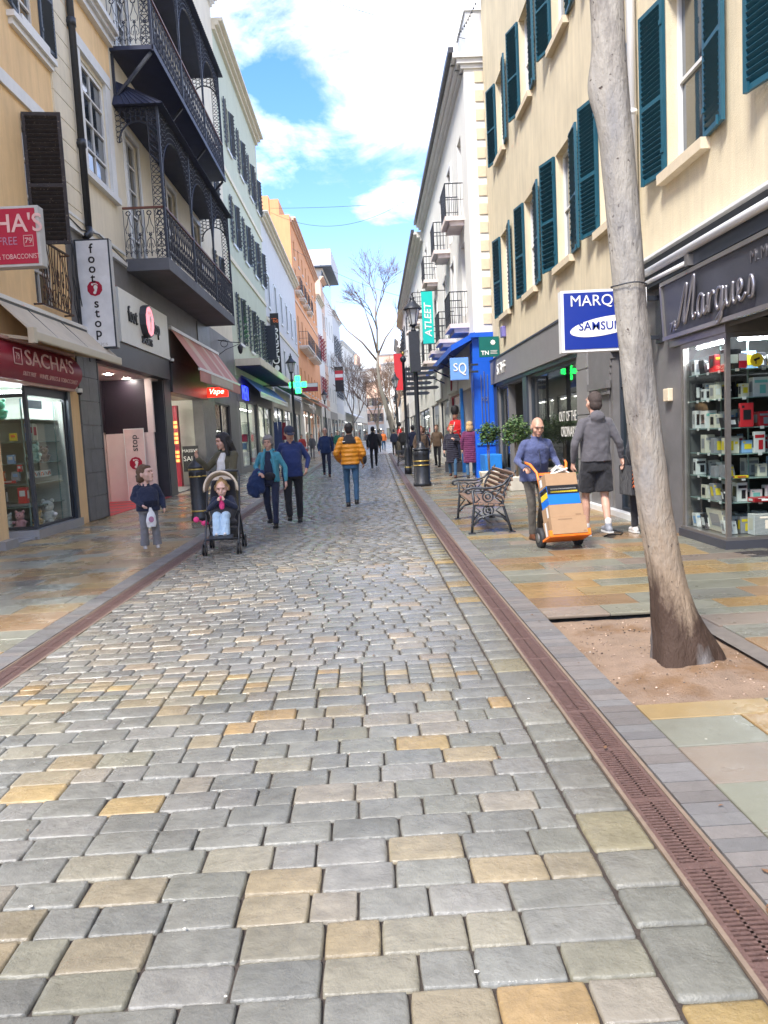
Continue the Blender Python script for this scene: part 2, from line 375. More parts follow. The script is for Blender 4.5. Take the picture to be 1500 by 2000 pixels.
def stone(mb, x0, x1, y0, y1, col, n, h=.008, rc=.022, skew=0.0):
    # pillowed stone with rounded plan corners, n x n top grid
    cx, cy = (x0+x1)/2, (y0+y1)/2; hx, hy = (x1-x0)/2, (y1-y0)/2; vs = []; fs = []
    tx, ty = R_.uniform(-.0035, .0035), R_.uniform(-.003, .003); dz = R_.uniform(-.003, .003); sd = R_.random()*50
    for j in range(n+1):
        for i in range(n+1):
            a, b = 2*i/n-1, 2*j/n-1; A, B = GRID[n][i], GRID[n][j]
            k = 1-.05*(A*A*B*B)**3
            px, py = A*hx*k, B*hy*k
            e = max(abs(A), abs(B)); z = h*(1-.6*max(0, (e-.74)/.26)**2.2) if e < 1 else -.012
            if n > 4 and e < .99:
                z += .0022*noise.noise(V((a*1.7+sd, b*1.7, 0)))
            if e >= .99: px += .004*noise.noise(V((sd+a*2, b*2, 5))); py += .004*noise.noise(V((sd+a*2, b*2, 9)))
            vs.append((cx+px+skew*py, cy+py, z+dz+tx*a+ty*b*.6 if e < .99 else z))
    for j in range(n):
        for i in range(n): q = j*(n+1)+i; fs.append((q, q+1, q+n+2, q+n+1))
    mb.add(vs, fs, 0, col, True)
road = MB(); bed = MB()
for y0, y1 in ((-2, 10), (10, 25), (25, 50), (50, 120), (120, 260)):
    bed.add([(XL, y0, -.008), (xr(y0), y0, -.008), (xr(y1), y1, -.008), (XL, y1, -.008)], [(0, 1, 2, 3)])
y = 1.0; row = 0
while y < 62:
    band = 4.52 < y < 5.08
    d = .098 if band else (.165 if y < 4.5 else .150)*R_.uniform(.94, 1.06)
    if y > 30: d *= 1.3
    e = xr(y)-.235; x = XL+.005-(0 if band else R_.uniform(0, .15)); n = 9 if y < 4 else 6 if y < 9 else 4 if y < 22 else 3
    while x < e:
        w = .145 if band else R_.choice([.155, .17, .23, .25, .26, .275]) if y < 4.5 else R_.uniform(.16, .25)
        if y > 30: w *= 1.4
        x1 = min(x+w, e)
        if e-x1 < .09: x1 = e
        xs = max(x, XL)
        if x1-xs > .04: stone(road, xs+.0014, x1-.0014, y+.0014, y+d-.0014, tone_sett((xs+x1)/2, y), n, skew=R_.uniform(-.02, .02))
        x = x1
    y += d; row += 1
# channel course of longer stones beside the drain
y = 1.0
while y < 62:
    L = R_.uniform(.19, .34); e = xr(y); dx = xr(y+L)-e
    c = R_.choice([(.23, .228, .20), (.25, .245, .215), (.30, .27, .18), (.22, .22, .195), (.26, .255, .23)]) if R_.random() < .85 else (.38, .28, .13)
    b = R_.uniform(.9, 1.1); stone(road, e-.228, e-.006, y+.003, y+L-.003, tuple(q*b for q in c), 6 if y < 8 else 3, h=.010); y += L
structure(road.build('road_setts', 'setts')); structure(bed.build('road_bed', 'mortar'))
far = MB()
far.add([(XL, 62, .004), (xr(62), 62, .004), (xr(120), 120, .004), (XL+1, 120, .004)], [(0, 1, 2, 3)])
far.add([(XL+1, 120, .004), (xr(120), 120, .004), (11, 215, .004), (2, 215, .004)], [(0, 1, 2, 3)])
structure(far.build('road_far', 'setts_far'))
# drains: iron grating in a stone channel, and the brick border
def drain(side):
    gr = MB(); rim = MB(); brk = MB()
    E = (lambda y: xr(y)) if side > 0 else (lambda y: XL)
    def q(mb, a, b, y0, y1, z0, z1, col=None, mi=0):
        x00, x01 = E(y0)+side*a, E(y0)+side*b; x10, x11 = E(y1)+side*a, E(y1)+side*b
        if side < 0: x00, x01, x10, x11 = x01, x00, x11, x10
        mb.hexa([(x00, y0, z0), (x01, y0, z0), (x11, y1, z0), (x10, y1, z0), (x00, y0, z1), (x01, y0, z1), (x11, y1, z1), (x10, y1, z1)], mi, col)
    ys = [-1, 4, 8, 12, 16, 20, 25, 30, 36, 42, 50, 62]
    for a, b in zip(ys, ys[1:]):
        q(rim, 0, .016, a, b, -.02, .004); q(rim, .176, .192, a, b, -.02, .004)
        q(gr, .016, .176, a, b, -.03, -.018, None, 1); q(gr, .018, .034, a, b, -.018, .001); q(gr, .158, .174, a, b, -.018, .001); q(gr, .090, .100, a, b, -.018, 0)
    y = 1.0
    while y < 24:
        st = .022 if y < 12 else .04
        q(gr, .034, .158, y, y+st*.5, -.018, 0)
        if int(y/.5) != int((y+st)/.5): q(gr, .034, .158, y-.006, y+.03, -.018, .001)
        y += st
    q(gr, .034, .158, 24, 62, -.018, -.002)
    y = 1.0
    while y < 62:
        L = .092 if y < 30 else .2; v = R_.uniform(.82, 1.15); t = R_.choice([(1, 1, 1), (1.05, 1, .95), (.95, .96, .95), (1.1, 1.03, .97)])
        z = R_.uniform(0, .003); q(brk, .200, .392, y+.002, y+L-.003, -.02, .006+z, tuple(v*k for k in t)); y += L
    q(rim, .192, .200, -1, 62, -.02, -.004); q(rim, .392, .402, 6.1 if side > 0 else -1, 62, -.02, -.003)
    return gr, rim, brk
for s_ in (1, -1):
    gr, rim, brk = drain(s_)
    structure(gr.build('drain_grating', ['iron_drain', 'drain_dark'])); structure(rim.build('drain_channel', 'tan_rim')); structure(brk.build('brick_border', 'paver'))
# flagstone pavements
def tone_flag(x, y, side):
    f = fbm(x*.9+side*9, y*.8, .7); r = R_.random()
    if r < .26+.35*f+(.16 if 5.5 < y < 13 else 0)+(.14 if side < 0 else 0): c = R_.choice([(.38, .25, .11), (.36, .26, .13), (.33, .23, .12), (.38, .28, .14), (.32, .21, .12)])
    elif r < .5+.3*f: c = R_.choice([(.27, .22, .19), (.26, .24, .22), (.30, .25, .21)])
    else: c = R_.choice([(.24, .245, .20), (.26, .265, .225), (.25, .255, .215), (.22, .22, .195), (.28, .28, .23)])
    b = R_.uniform(.9, 1.12)*(1.12 if side < 0 else 1); return tuple(q*b for q in c)
def slab(mb, x0, x1, y0, y1, col, t=.02):
    tx, ty = R_.uniform(-.0012, .0012), R_.uniform(-.0012, .0012); b = .004; g_ = .0035
    x0 += g_; x1 -= g_; y0 += g_; y1 -= g_
    if x1-x0 < .03 or y1-y0 < .03: return
    z = [.002-tx-ty, .002+tx-ty, .002+tx+ty, .002-tx+ty]
    vs = [(x0, y0, -t), (x1, y0, -t), (x1, y1, -t), (x0, y1, -t), (x0, y0, z[0]-b), (x1, y0, z[1]-b), (x1, y1, z[2]-b), (x0, y1, z[3]-b),
          (x0+b, y0+b, z[0]), (x1-b, y0+b, z[1]), (x1-b, y1-b, z[2]), (x0+b, y1-b, z[3])]
    fs = [(8, 9, 10, 11)]+[(i, (i+1) % 4, 4+(i+1) % 4, 4+i) for i in range(4)]+[(4+i, 4+(i+1) % 4, 8+(i+1) % 4, 8+i) for i in range(4)]
    mb.add(vs, fs, 0, col)
fl = MB()
PIT = (4.05, 6.10, 2.42)
def rows(side, far_y):
    y = 1.3
    while y < far_y:
        d = R_.uniform(.30, .42)
        for lim in (PIT[0], PIT[1]):
            if side > 0 and y < lim and y+d > lim-.16: d = lim-y
        inside = side > 0 and PIT[0]-.01 <= y < PIT[1]-.01
        if side > 0: a = xr(y)+.404; b = 4.12 if y > 8.8 else 7.5
        else: a = -5.82 if y > 9 else -8.5; b = XL-.404
        if inside: a = PIT[2]+.1*sin((y-4.05)/2.05*pi)
        x = a
        while x < b:
            w = R_.uniform(.42, .95); x1 = min(x+w, b)
            if b-x1 < .2: x1 = b
            if not (side > 0 and x > 4.0 and y < 8.8): slab(fl, x, x1, y, y+d, tone_flag(x, y, side))
            x = x1
        y += d
rows(1, 64); rows(-1, 64)
structure(fl.build('pavement_flagstones', 'flags'))
b2 = MB()
b2.add([(XL-.4, -2, -.012), (-9, -2, -.012), (-9, 64, -.012), (XL-.4, 64, -.012)], [(0, 1, 2, 3)])
for y0, y1, a in ((-2, PIT[0], None), (PIT[0], PIT[1], PIT[2]-.05), (PIT[1], 12, None), (12, 25, None), (25, 64, None)):
    b2.add([(a or xr(y0)+.39, y0, -.012), (9, y0, -.012), (9, y1, -.012), (a or xr(y1)+.39, y1, -.012)], [(0, 1, 2, 3)])
mat('joint', (.15, .13, .11), .8, .2, 10, bump=.6)
structure(b2.build('pavement_bed', 'joint'))
pv = MB()
for (x0, y0, x1, y1) in ((-9, 64, XL-.2, 125), (xr(64), 64, 9, 125)):
    pv.add([(x0, y0, .002), (x1, y0, .002), (x1, y1, .002), (x0, y1, .002)], [(0, 1, 2, 3)])
pv.add([(-9, 125, .002), (20, 125, .002), (30, 260, .002), (-9, 260, .002)], [(0, 1, 2, 3)])
structure(pv.build('pavement_far', 'setts_far'))
# dark tiled shop entrance on the right
et = MB()
for i in range(14):
    for j in range(8):
        v = R_.uniform(.7, 1.3)
        y0 = 6.6+i*.16; x0 = 4.04+j*.34+(.17 if i % 2 else 0)
        slab(et, x0, x0+.34, y0, y0+.16, (.07*v, .065*v, .07*v))
structure(et.build('entrance_tiles', 'flags'))
# tree pit
so_ = MB(); nx, ny = 40, 60; vs = []; fs = []
for j in range(ny+1):
    for i in range(nx+1):
        x = 1.345+(PIT[2]+.12-1.345)*i/nx; y = PIT[0]+.0+(PIT[1]-PIT[0])*j/ny
        r = sqrt(((x-1.96)/.5)**2+((y-4.85)/.62)**2)
        z = -.045+.075*max(0, 1-r)**1.2+.012*noise.noise(V((x*3, y*3, 1)))+.006*noise.noise(V((x*14, y*14, 4)))+.003*noise.noise(V((x*50, y*50, 4)))
        if y < 4.6: z += .018*max(0, (x-1.35))*(4.6-y)
        vs.append((x, y, z))
for j in range(ny):
    for i in range(nx): q = j*(nx+1)+i; fs.append((q, q+1, q+nx+2, q+nx+1))
so_.add(vs, fs, 0, None, True); structure(so_.build('tree_pit_soil', 'soil'))
mat('pebble', (.45, .34, .26), .8, .4, 40, attr='tone')
pb = MB()
for _ in range(420):
    x = R_.uniform(1.37, 2.4); y = R_.uniform(4.1, 6.05); r = R_.choice([.003, .004, .006, .009])
    rr = sqrt(((x-1.96)/.5)**2+((y-4.85)/.62)**2); z = -.045+.075*max(0, 1-rr)**1.2
    pb.ell((x, y, z+r*.3), (r, r*.8, r*.6), None, 5, 3); k = R_.choice([.35, .7, 1.2, .2])
    for i in range(15): pb.c[-1-i] = (k, k*.95, k*.9)
tag(pb.build('gravel', 'pebble'), 'small stones scattered over the bare soil of the tree pit', 'gravel', kind='stuff')
# petals and litter specks on the stones
sp_ = MB()
for _ in range(42):
    x = R_.uniform(-2.2, 3.2); y = 1.9+5*R_.random()**1.6; a = R_.uniform(0, pi); r = R_.uniform(.005, .010)
    sp_.add([(x+r*cos(a+k*pi/3)*(1 if k % 2 else .7), y+r*sin(a+k*pi/3)*.8, .0165) for k in range(6)], [(0, 1, 2, 3, 4, 5)], 0)
lf_ = MB()
for _ in range(46):
    x = R_.choice([R_.uniform(1.4, 3.8), R_.uniform(-5.5, -2.9), R_.uniform(.9, 1.3), R_.uniform(-2.3, .9)]); y = 2.2+11*R_.random()**1.4; a = R_.uniform(0, 2*pi); r = R_.uniform(.010, .022); z = .012
    lf_.add([(x+r*cos(a), y+r*sin(a), z), (x+r*.5*cos(a+1.3), y+r*.5*sin(a+1.3), z+.006), (x-r*cos(a), y-r*sin(a), z+.002), (x+r*.5*cos(a-1.3), y+r*.5*sin(a-1.3), z+.004)], [(0, 1, 2, 3)], 0)
mat('dead_leaf', (.16, .08, .035), .7, .4, 9); tag(lf_.build('fallen_leaves', 'dead_leaf'), 'small brown fallen leaves scattered over the wet paving', 'leaves', kind='stuff')
mat('petal', (.62, .58, .5), .7, .2); tag(sp_.build('litter_specks', 'petal'), 'tiny pale petals and chewing gum specks on the wet stones', 'litter', kind='stuff')
# ================================================================ BUILDING HELPERS
def shutter(F, root, hu, dirn, w, z0, z1, m, ang=8, slats=18, d=.03):
    """one leaf hinged at u=hu, opening towards dirn (+1/-1) along the wall, standing off it by ang degrees"""
    a = radians(ang); ax = F.t*dirn*cos(a)+F.o*sin(a); nrm = F.o*cos(a)-F.t*dirn*sin(a); H = V(F.p(hu, d, 0)); mb = MB(); up = V((0, 0, 1))
    def pc(a0, a1, b0, b1, t, n0=0.0): mb.obox(H+ax*(a0+a1)/2+up*(b0+b1)/2+nrm*n0, (ax, nrm, up), ((a1-a0)/2, t/2, (b1-b0)/2))
    e = min(.06, w*.13); zm = z0+(z1-z0)*.45
    pc(0, e, z0, z1, .045); pc(w-e, w, z0, z1, .045)
    for zc in (z0, zm-e/2, z1-e): pc(e, w-e, zc, zc+e, .042)
    for za, zb in ((z0+e, zm-e/2), (zm+e/2, z1-e)):
        n = max(3, int(slats*(zb-za)/(z1-z0)))
        for i in range(n):
            zc = za+(zb-za)*(i+.5)/n; hh = (zb-za)/n*.52
            mb.obox(H+ax*w/2+up*zc, (ax, nrm+up*-1.1, up+nrm*1.1), ((w-2*e)/2, .004, hh*1.25))
    if slats >= 18:
        mb.obox(H+ax*(w*.85)+up*(z0+.03)+nrm*.035, (ax, nrm, up), (.012, .012, .05)); mb.obox(H+ax*.03+up*(z0+.3)+nrm*.03, (ax, nrm, up), (.03, .006, .03)); mb.obox(H+ax*.03+up*(z1-.3)+nrm*.03, (ax, nrm, up), (.03, .006, .03))
    return mb.build('shutter', m, root)
def window(F, root, u0, u1, z0, z1, wm='white_paint', bars=(0, 1), shut=None, sm='shutter_teal', slats=18, sill='stone_sill', d=-.16, fw=.055, surround=None, sd=.12, angs=(12, 5), sw=None):
    mb = MB(); F.box(mb, u0, u0+fw, d-.03, d+.03, z0, z1); F.box(mb, u1-fw, u1, d-.03, d+.03, z0, z1)
    F.box(mb, u0+fw, u1-fw, d-.03, d+.03, z1-fw, z1); F.box(mb, u0+fw, u1-fw, d-.03, d+.03, z0, z0+fw)
    nu, nz = bars
    for i in range(nu): c = u0+(u1-u0)*(i+1)/(nu+1); F.box(mb, c-.016, c+.016, d-.016, d+.022, z0+fw, z1-fw)
    for i in range(nz): c = z0+(z1-z0)*(i+1)/(nz+1); F.box(mb, u0+fw, u1-fw, d-.02, d+.028, c-.022, c+.022)
    w = mb.build('window', wm, root)
    p = MB(); F.box(p, u0+.03, u1-.03, d-.022, d-.012, z0+.03, z1-.03); p.build('pane', 'pane', w)
    if sill:
        s = MB(); F.box(s, u0-.1, u1+.1, -.1, sd, z0-.13, z0-.002); s.build('sill', sill, w)
    if surround:
        s = MB(); k = .13
        F.box(s, u0-k, u0, -.02, .05, z0, z1); F.box(s, u1, u1+k, -.02, .05, z0, z1); F.box(s, u0-k, u1+k, -.02, .06, z1, z1+k); s.build('surround', surround, w)
    if shut:
        lw = sw or (u1-u0)/2
        shutter(F, w, u1+.01, 1, lw, z0, z1, sm, angs[0], slats); shutter(F, w, u0-.01, -1, lw, z0, z1, sm, angs[1], slats)
    return w
def shell(F, root, u0, u1, z0, z1, m, depth=9, holes=(), roof='roof_dark', wallname='wall', rev=.22):
    w = MB(); F.wall(w, u0, u1, z0, z1, holes, rev=rev); F.box(w, u0, u0+.2, -depth, -.001, z0, z1); F.box(w, u1-.2, u1, -depth, -.001, z0, z1); F.box(w, u0+.2, u1-.2, -depth, -depth+.2, z0, z1)
    o = w.build(wallname, m, root)
    if roof:
        r = MB(); F.box(r, u0+.2, u1-.2, -depth+.2, -.01, z1-.35, z1-.15); r.build('roof', roof, root)
    return o
def cornice(F, root, u0, u1, z, m, prof=((.10, .12), (.22, .12), (.34, .10)), name='cornice'):
    mb = MB(); zz = z
    for d, h in prof: F.box(mb, u0, u1, -.05, d, zz, zz+h-.001); zz += h
    return mb.build(name, m, root)
def shop_glass(F, root, u0, u1, z0, z1, fm='steel_frame', d=-.10, mull=(), fw=.05, trans=None):
    mb = MB(); F.box(mb, u0, u0+fw, d-.04, d+.04, z0, z1); F.box(mb, u1-fw, u1, d-.04, d+.04, z0, z1); F.box(mb, u0+fw, u1-fw, d-.04, d+.04, z0, z0+fw); F.box(mb, u0+fw, u1-fw, d-.04, d+.04, z1-fw, z1)
    for c in mull: F.box(mb, c-fw/2, c+fw/2, d-.04, d+.041, z0+fw, z1-fw)
    if trans: F.box(mb, u0+fw, u1-fw, d-.038, d+.039, trans-fw/2, trans+fw/2)
    w = mb.build('shop_window', fm, root)
    p = MB(); p.add([F.p(u0+.02, d, z0+.02), F.p(u1-.02, d, z0+.02), F.p(u1-.02, d, z1-.02), F.p(u0+.02, d, z1-.02)], [(0, 1, 2, 3)]); p.build('pane', GL, w)
    return w
def room(F, root, u0, u1, z1, depth, m='interior', fl='interior', d0=-.3, lights=2, lm='lamp_glow'):
    mb = MB(); F.box(mb, u0, u1, -depth-.1, -depth, .0, z1); F.box(mb, u0, u0+.08, -depth, d0, 0, z1); F.box(mb, u1-.08, u1, -depth, d0, 0, z1); F.box(mb, u0, u1, -depth, d0, z1, z1+.08)
    mb.build('interior_wall', m, root); f = MB(); F.box(f, u0+.08, u1-.08, -depth, d0+.25, -.02, .03); f.build('interior_floor', fl, root)
    if lights:
        l = MB()
        for i in range(lights):
            c = u0+(u1-u0)*(i+.5)/lights; F.box(l, c-.4, c+.4, -depth*.45-.06, -depth*.45+.06, z1-.03, z1-.005)
        l.build('ceiling_light', lm, root)
FR = Fc(4.1, 0, 4.1, 1, 1); FL = Fc(-5.8, 0, -5.8, 1, -1)
# ================================================================ RIGHT: CREAM BUILDING
cb_ = thing('corner_building', 'cream rendered building with teal louvred shutters above grey shopfronts, nearest on the right', 'building', (4.1, 14, 0))
cs = [22.05, 18.8, 15.68, 12.82, 9.9, 6.95, 3.9]
holes = [(c-.58, c+.58, 4.68, 6.85) for c in cs]+[(c-.58, c+.58, 8.9, 10.95) for c in cs]+[(c-.58, c+.58, 12.2, 13.6) for c in ()]
holes += [(15.06, 19.55, .42, 2.77), (20.1, 22.3, .02, 2.72), (22.36, 23.9, .3, 2.72), (11.5, 12.95, .06, 2.9), (8.7, 10.06, .0, 2.5, 0), (6.55, 8.7, .0, 2.5, 0), (2.2, 6.4, .12, 2.46)]
w_ = MB(); FR.wall(w_, 1.2, 24.6, 3.62, 14.6, [h for h in holes if h[2] > 4], rev=.22); FR.box(w_, 24.4, 24.6, -9, -.001, 0, 14.6); FR.box(w_, 1.2, 1.4, -9, -.001, 0, 14.6); w_.build('wall', 'cream_wall', cb_)
w_ = MB(); FR.wall(w_, 1.2, 24.6, 0, 3.62, [h for h in holes if h[2] < 4], d=.0, rev=.2); w_.build('shopfront_cladding', 'grey_clad', cb_)
r_ = MB(); FR.box(r_, 1.4, 24.4, -9, -.01, 14.2, 14.4); r_.build('roof', 'roof_dark', cb_)
cornice(FR, cb_, 1.2, 24.62, 14.45, 'stone_sill')
for i, c in enumerate(cs):
    for z0, z1 in ((4.68, 6.85), (8.9, 10.95)):
        window(FR, cb_, c-.58, c+.58, z0, z1, bars=(0, 1), shut=True, angs=(R_.uniform(8, 17), R_.uniform(4, 7)), slats=34 if i > 2 else 24, d=-.17, sw=.58)
c_ = MB(); FR.box(c_, 14.9, 24.55, .0, .12, 2.86, 3.56); c_.build('fascia', 'staff_grey', cb_)
c_ = MB(); FR.box(c_, 14.9, 24.58, .0, .14, 3.56, 3.60); FR.box(c_, 14.95, 24.5, 0, .05, 2.77, 2.86); c_.build('fascia_trim', 'dark_frame', cb_)
shop_glass(FR, cb_, 15.06, 19.55, .42, 2.77, 'dark_frame', fw=.07); shop_glass(FR, cb_, 22.36, 23.9, .3, 2.72, 'dark_frame'); shop_glass(FR, cb_, 20.1, 22.3, .02, 2.72, 'dark_frame', d=-.5, mull=(21.2,), fw=.06)
c_ = MB(); FR.box(c_, 19.58, 20.06, 0, .05, 0, 2.76); FR.box(c_, 23.94, 24.5, 0, .05, 0, 2.85); c_.build('pilaster', 'dark_frame', cb_)
c_ = MB()
for z0, z1 in ((.03, .84), (.86, 1.67), (1.69, 2.5), (2.52, 2.84)): FR.box(c_, 14.3, 15.03, 0, .035, z0, z1)
c_.build('stone_pilaster', 'staff_grey', cb_)
c_ = MB(); FR.box(c_, 13.1, 14.26, 0, .02, 0, 3.55); FR.box(c_, 13.0, 14.1, .02, .10, 2.08, 2.2); FR.box(c_, 13.03, 14.05, .02, .07, 1.98, 2.08)
for k in range(9):
    a0, a1 = pi/2*k/9, pi/2*(k+1)/9
    for a, b in ((a0, a1),): FR.box(c_, 13.05-.55+.55*cos((a+b)/2)-.02, 13.05-.55+.55*cos((a+b)/2)+.12, -.05, .03, 2.2+.7*sin(a), 2.2+.7*sin(b))
c_.build('archway', 'grey_clad', cb_)
shop_glass(FR, cb_, 11.5, 12.95, .06, 2.9, 'dark_frame', d=-.15, mull=(12.2,), trans=2.1)
c_ = MB(); FR.box(c_, 11.3, 14.3, 0, .12, 0, .09); c_.build('doorstep', 'white_paint', cb_)
room(FR, cb_, 14.5, 24.2, 3.0, 5, 'interior', 'interior', lights=3); room(FR, cb_, 11.45, 13.0, 3.0, 2, 'dark_frame', lights=0)
# Marques corner display: street glass + glass facing the viewer, recessed entrance beyond
c_ = MB(); c_.box(4.03, 5.9, 8.78, 10.12, 0, .10); c_.build('display_plinth', 'dark_clad', cb_)
c_ = MB(); c_.box(4.05, 5.9, 8.80, 10.1, .10, .135); c_.box(4.07, 4.12, 8.82, 8.87, .135, 2.44); c_.box(4.07, 4.14, 10.0, 10.08, .135, 2.44); c_.box(4.07, 4.11, 8.87, 10.0, 2.38, 2.44); c_.box(4.12, 5.9, 8.82, 8.86, 2.38, 2.44); c_.box(5.84, 5.9, 8.82, 8.88, .135, 2.44); c_.box(4.05, 4.13, 8.79, 10.4, 2.44, 2.58); c_.box(4.13, 5.9, 8.79, 8.9, 2.44, 2.58)
dw = c_.build('shop_window', 'steel_frame', cb_)
c_ = MB(); c_.add([(4.09, 8.87, .14), (4.09, 10, .14), (4.09, 10, 2.38), (4.09, 8.87, 2.38)], [(0, 1, 2, 3)]); c_.add([(4.12, 8.84, .14), (5.84, 8.84, .14), (5.84, 8.84, 2.38), (4.12, 8.84, 2.38)], [(0, 1, 2, 3)]); c_.build('pane', GL, dw)
mat('shelf_glass', (.25, .36, .33), .08, 0, spec=.8)
sh_ = MB(); SHZ = (.14, .52, .80, 1.08, 1.38, 1.72, 2.04)
for z in SHZ[1:]: sh_.box(4.13, 5.8, 8.93, 9.98, z-.012, z-.002)
for x in (4.5, 5.3):
    for y in (9.2, 9.9): sh_.box(x-.008, x+.008, y-.008, y+.008, .14, 2.38)
sh_.build('display_shelves', 'shelf_glass', cb_)
c_ = MB(); c_.box(4.12, 5.9, 10.02, 10.1, .13, 2.5); c_.box(5.9, 6.0, 6.5, 10.1, 0, 2.6); c_.box(4.1, 6.0, 6.5, 10.1, 2.6, 2.7); c_.box(4.12, 5.9, 8.9, 10.0, 2.5, 2.55); c_.build('interior_wall', 'interior', cb_)
c_ = MB(); c_.box(4.3, 5.6, 8.98, 9.02, 2.36, 2.39); c_.box(4.2, 4.24, 9.1, 9.9, 2.36, 2.39); c_.build('ceiling_light', mat('strip_light', (.9, .9, .95), .5, 0, emit=(.9, .92, 1), es=16), cb_)
room(FR, cb_, 2.3, 6.4, 3.0, 2.5, lights=0); shop_glass(FR, cb_, 2.2, 6.4, .12, 2.46, 'steel_frame')
# fascia board of the right-hand shop, awning cassette, downpipe
fb = thing('shop_sign', 'dark blue fascia board with silver script lettering over the right-hand display window', 'shop sign', (4.1, 8, 2.5))
c_ = MB(); c_.hexa([(4.06, 4.5, 2.58), (4.0, 4.5, 2.58), (4.0, 10.36, 2.58), (4.06, 10.36, 2.58), (4.06, 4.5, 3.22), (3.96, 4.5, 3.22), (3.96, 10.36, 3.22), (4.06, 10.36, 3.22)]); c_.build('board', 'dark_clad', fb)
c_ = MB(); c_.box(3.93, 3.99, 4.5, 10.40, 3.22, 3.27); c_.box(3.96, 4.01, 4.5, 10.40, 2.53, 2.58); c_.hexa([(4.0, 10.36, 2.58), (3.97, 10.36, 2.58), (3.97, 10.41, 2.58), (4.0, 10.41, 2.58), (3.97, 10.36, 3.22), (3.93, 10.36, 3.22), (3.93, 10.41, 3.22), (3.97, 10.41, 3.22)]); c_.build('trim', 'steel_frame', fb)
mat('silver_letter', (.32, .31, .33), .3, .1, metal=.8)
rr_, uu_ = (0, -1, 0), (-.06, 0, 1)
text('M. MARQUES', .17, (3.965, 7.55, 3.08), rr_, uu_, 'silver_letter', fb, ext=.006)
text('72', .17, (3.985, 10.12, 2.67), rr_, uu_, 'silver_letter', fb, ext=.006, shear=.1)
def stroke(pts, w, parent, m, name='lettering', o=(3.955, 9.95, 2.60), mir=1):
    mb = MB(); P = [(o[0]-.0-.06*b, o[1]-a, o[2]+b) for a, b in pts]
    # smooth the polyline
    Q = []
    for i in range(len(P)-1):
        p0, p1, p2, p3 = [V(P[max(0, min(len(P)-1, i+k))]) for k in (-1, 0, 1, 2)]
        for k in range(5):
            t = k/5; Q.append(.5*((2*p1)+(p2-p0)*t+(2*p0-5*p1+4*p2-p3)*t*t+(3*p1-p0-3*p2+p3)*t**3))
    Q.append(V(P[-1])); mb.tube(Q, w, 6); return mb.build(name, m, parent)
sk = [[(.02, .13), (.0, .08), (.05, .05), (.12, .10), (.26, .30), (.42, .50), (.44, .46), (.36, .28), (.30, .10), (.33, .08), (.48, .30), (.64, .55), (.66, .52), (.60, .32), (.54, .14), (.57, .08), (.64, .14)],
      [(.86, .30), (.80, .32), (.72, .24), (.70, .12), (.76, .08), (.84, .18), (.88, .30), (.85, .14), (.88, .09), (.96, .17)],
      [(.97, .18), (1.0, .30), (.98, .12), (.98, .10), (1.04, .24), (1.12, .30), (1.14, .26)],
      [(1.34, .28), (1.27, .31), (1.19, .22), (1.18, .12), (1.24, .09), (1.33, .22), (1.36, .31), (1.30, .05), (1.20, -.06), (1.16, -.02), (1.30, .06), (1.42, .14)],
      [(1.44, .30), (1.42, .14), (1.47, .09), (1.57, .22), (1.60, .31), (1.57, .14), (1.61, .09), (1.68, .15)],
      [(1.68, .15), (1.78, .22), (1.76, .30), (1.71, .26), (1.70, .14), (1.76, .09), (1.86, .15)], [(1.9, .12), (1.98, .30), (2.02, .20), (1.98, .10), (1.92, .10)]]
for q in sk: stroke(q, .021, fb, 'silver_letter')
aw = thing('awning', 'rolled-up white awning cassette along the cream wall above the right-hand shop', 'awning', (4.1, 8, 3.4))
c_ = MB(); c_.tube([(3.93, 11.36, 3.50), (3.93, 3.5, 3.50)], .05, 14); c_.tube([(3.95, 11.2, 3.38), (3.95, 9.5, 3.36)], .03, 10); c_.build('roller', 'white_plastic', aw)
c_ = MB(); c_.box(3.9, 4.1, 3.5, 11.4, 3.655, 3.69); c_.build('cover', 'white_plastic', aw)
c_ = MB(); c_.box(3.98, 4.1, 3.5, 11.35, 3.56, 3.655); c_.box(3.97, 4.08, 3.5, 11.3, 3.3, 3.45); c_.build('housing', 'dark_frame', aw)
c_ = MB(); c_.box(3.86, 4.04, 11.22, 11.36, 3.3, 3.44); c_.box(3.9, 4.0, 9.42, 9.52, 3.3, 3.43); c_.build('arm_bracket', 'steel_frame', aw)
dp = MB(); dp.tube([(4.0, 11.5, 3.72), (4.0, 11.5, 14.4)], .06, 12)
for z in (3.9, 5.8, 7.8, 9.8, 11.8): dp.tube([(4.0, 11.5, z), (4.0, 11.5, z+.06)], .072, 12)
tag(dp.build('drainpipe', 'white_plastic', None, (4.0, 11.5, 3.72)), 'white drainpipe running down the cream wall behind the tree trunk', 'drainpipe')
# alarm boxes and switches
a_ = MB(); a_.box(3.98, 4.1, 22.3, 22.6, 4.05, 4.35); a_.build; tag(a_.build('alarm_box', mat('violet_box', (.18, .16, .42), .4, .05), None, (4.1, 22.4, 4.05), bevel=.02), 'small violet alarm box on the cream wall under the farthest shuttered window', 'alarm')
a_ = MB(); a_.box(4.03, 4.1, 10.42, 10.6, 1.75, 1.92); tag(a_.build('socket_box', 'stone_sill', None, (4.1, 10.5, 1.75), bevel=.01), 'cream wall socket box beside the right-hand display window', 'box')
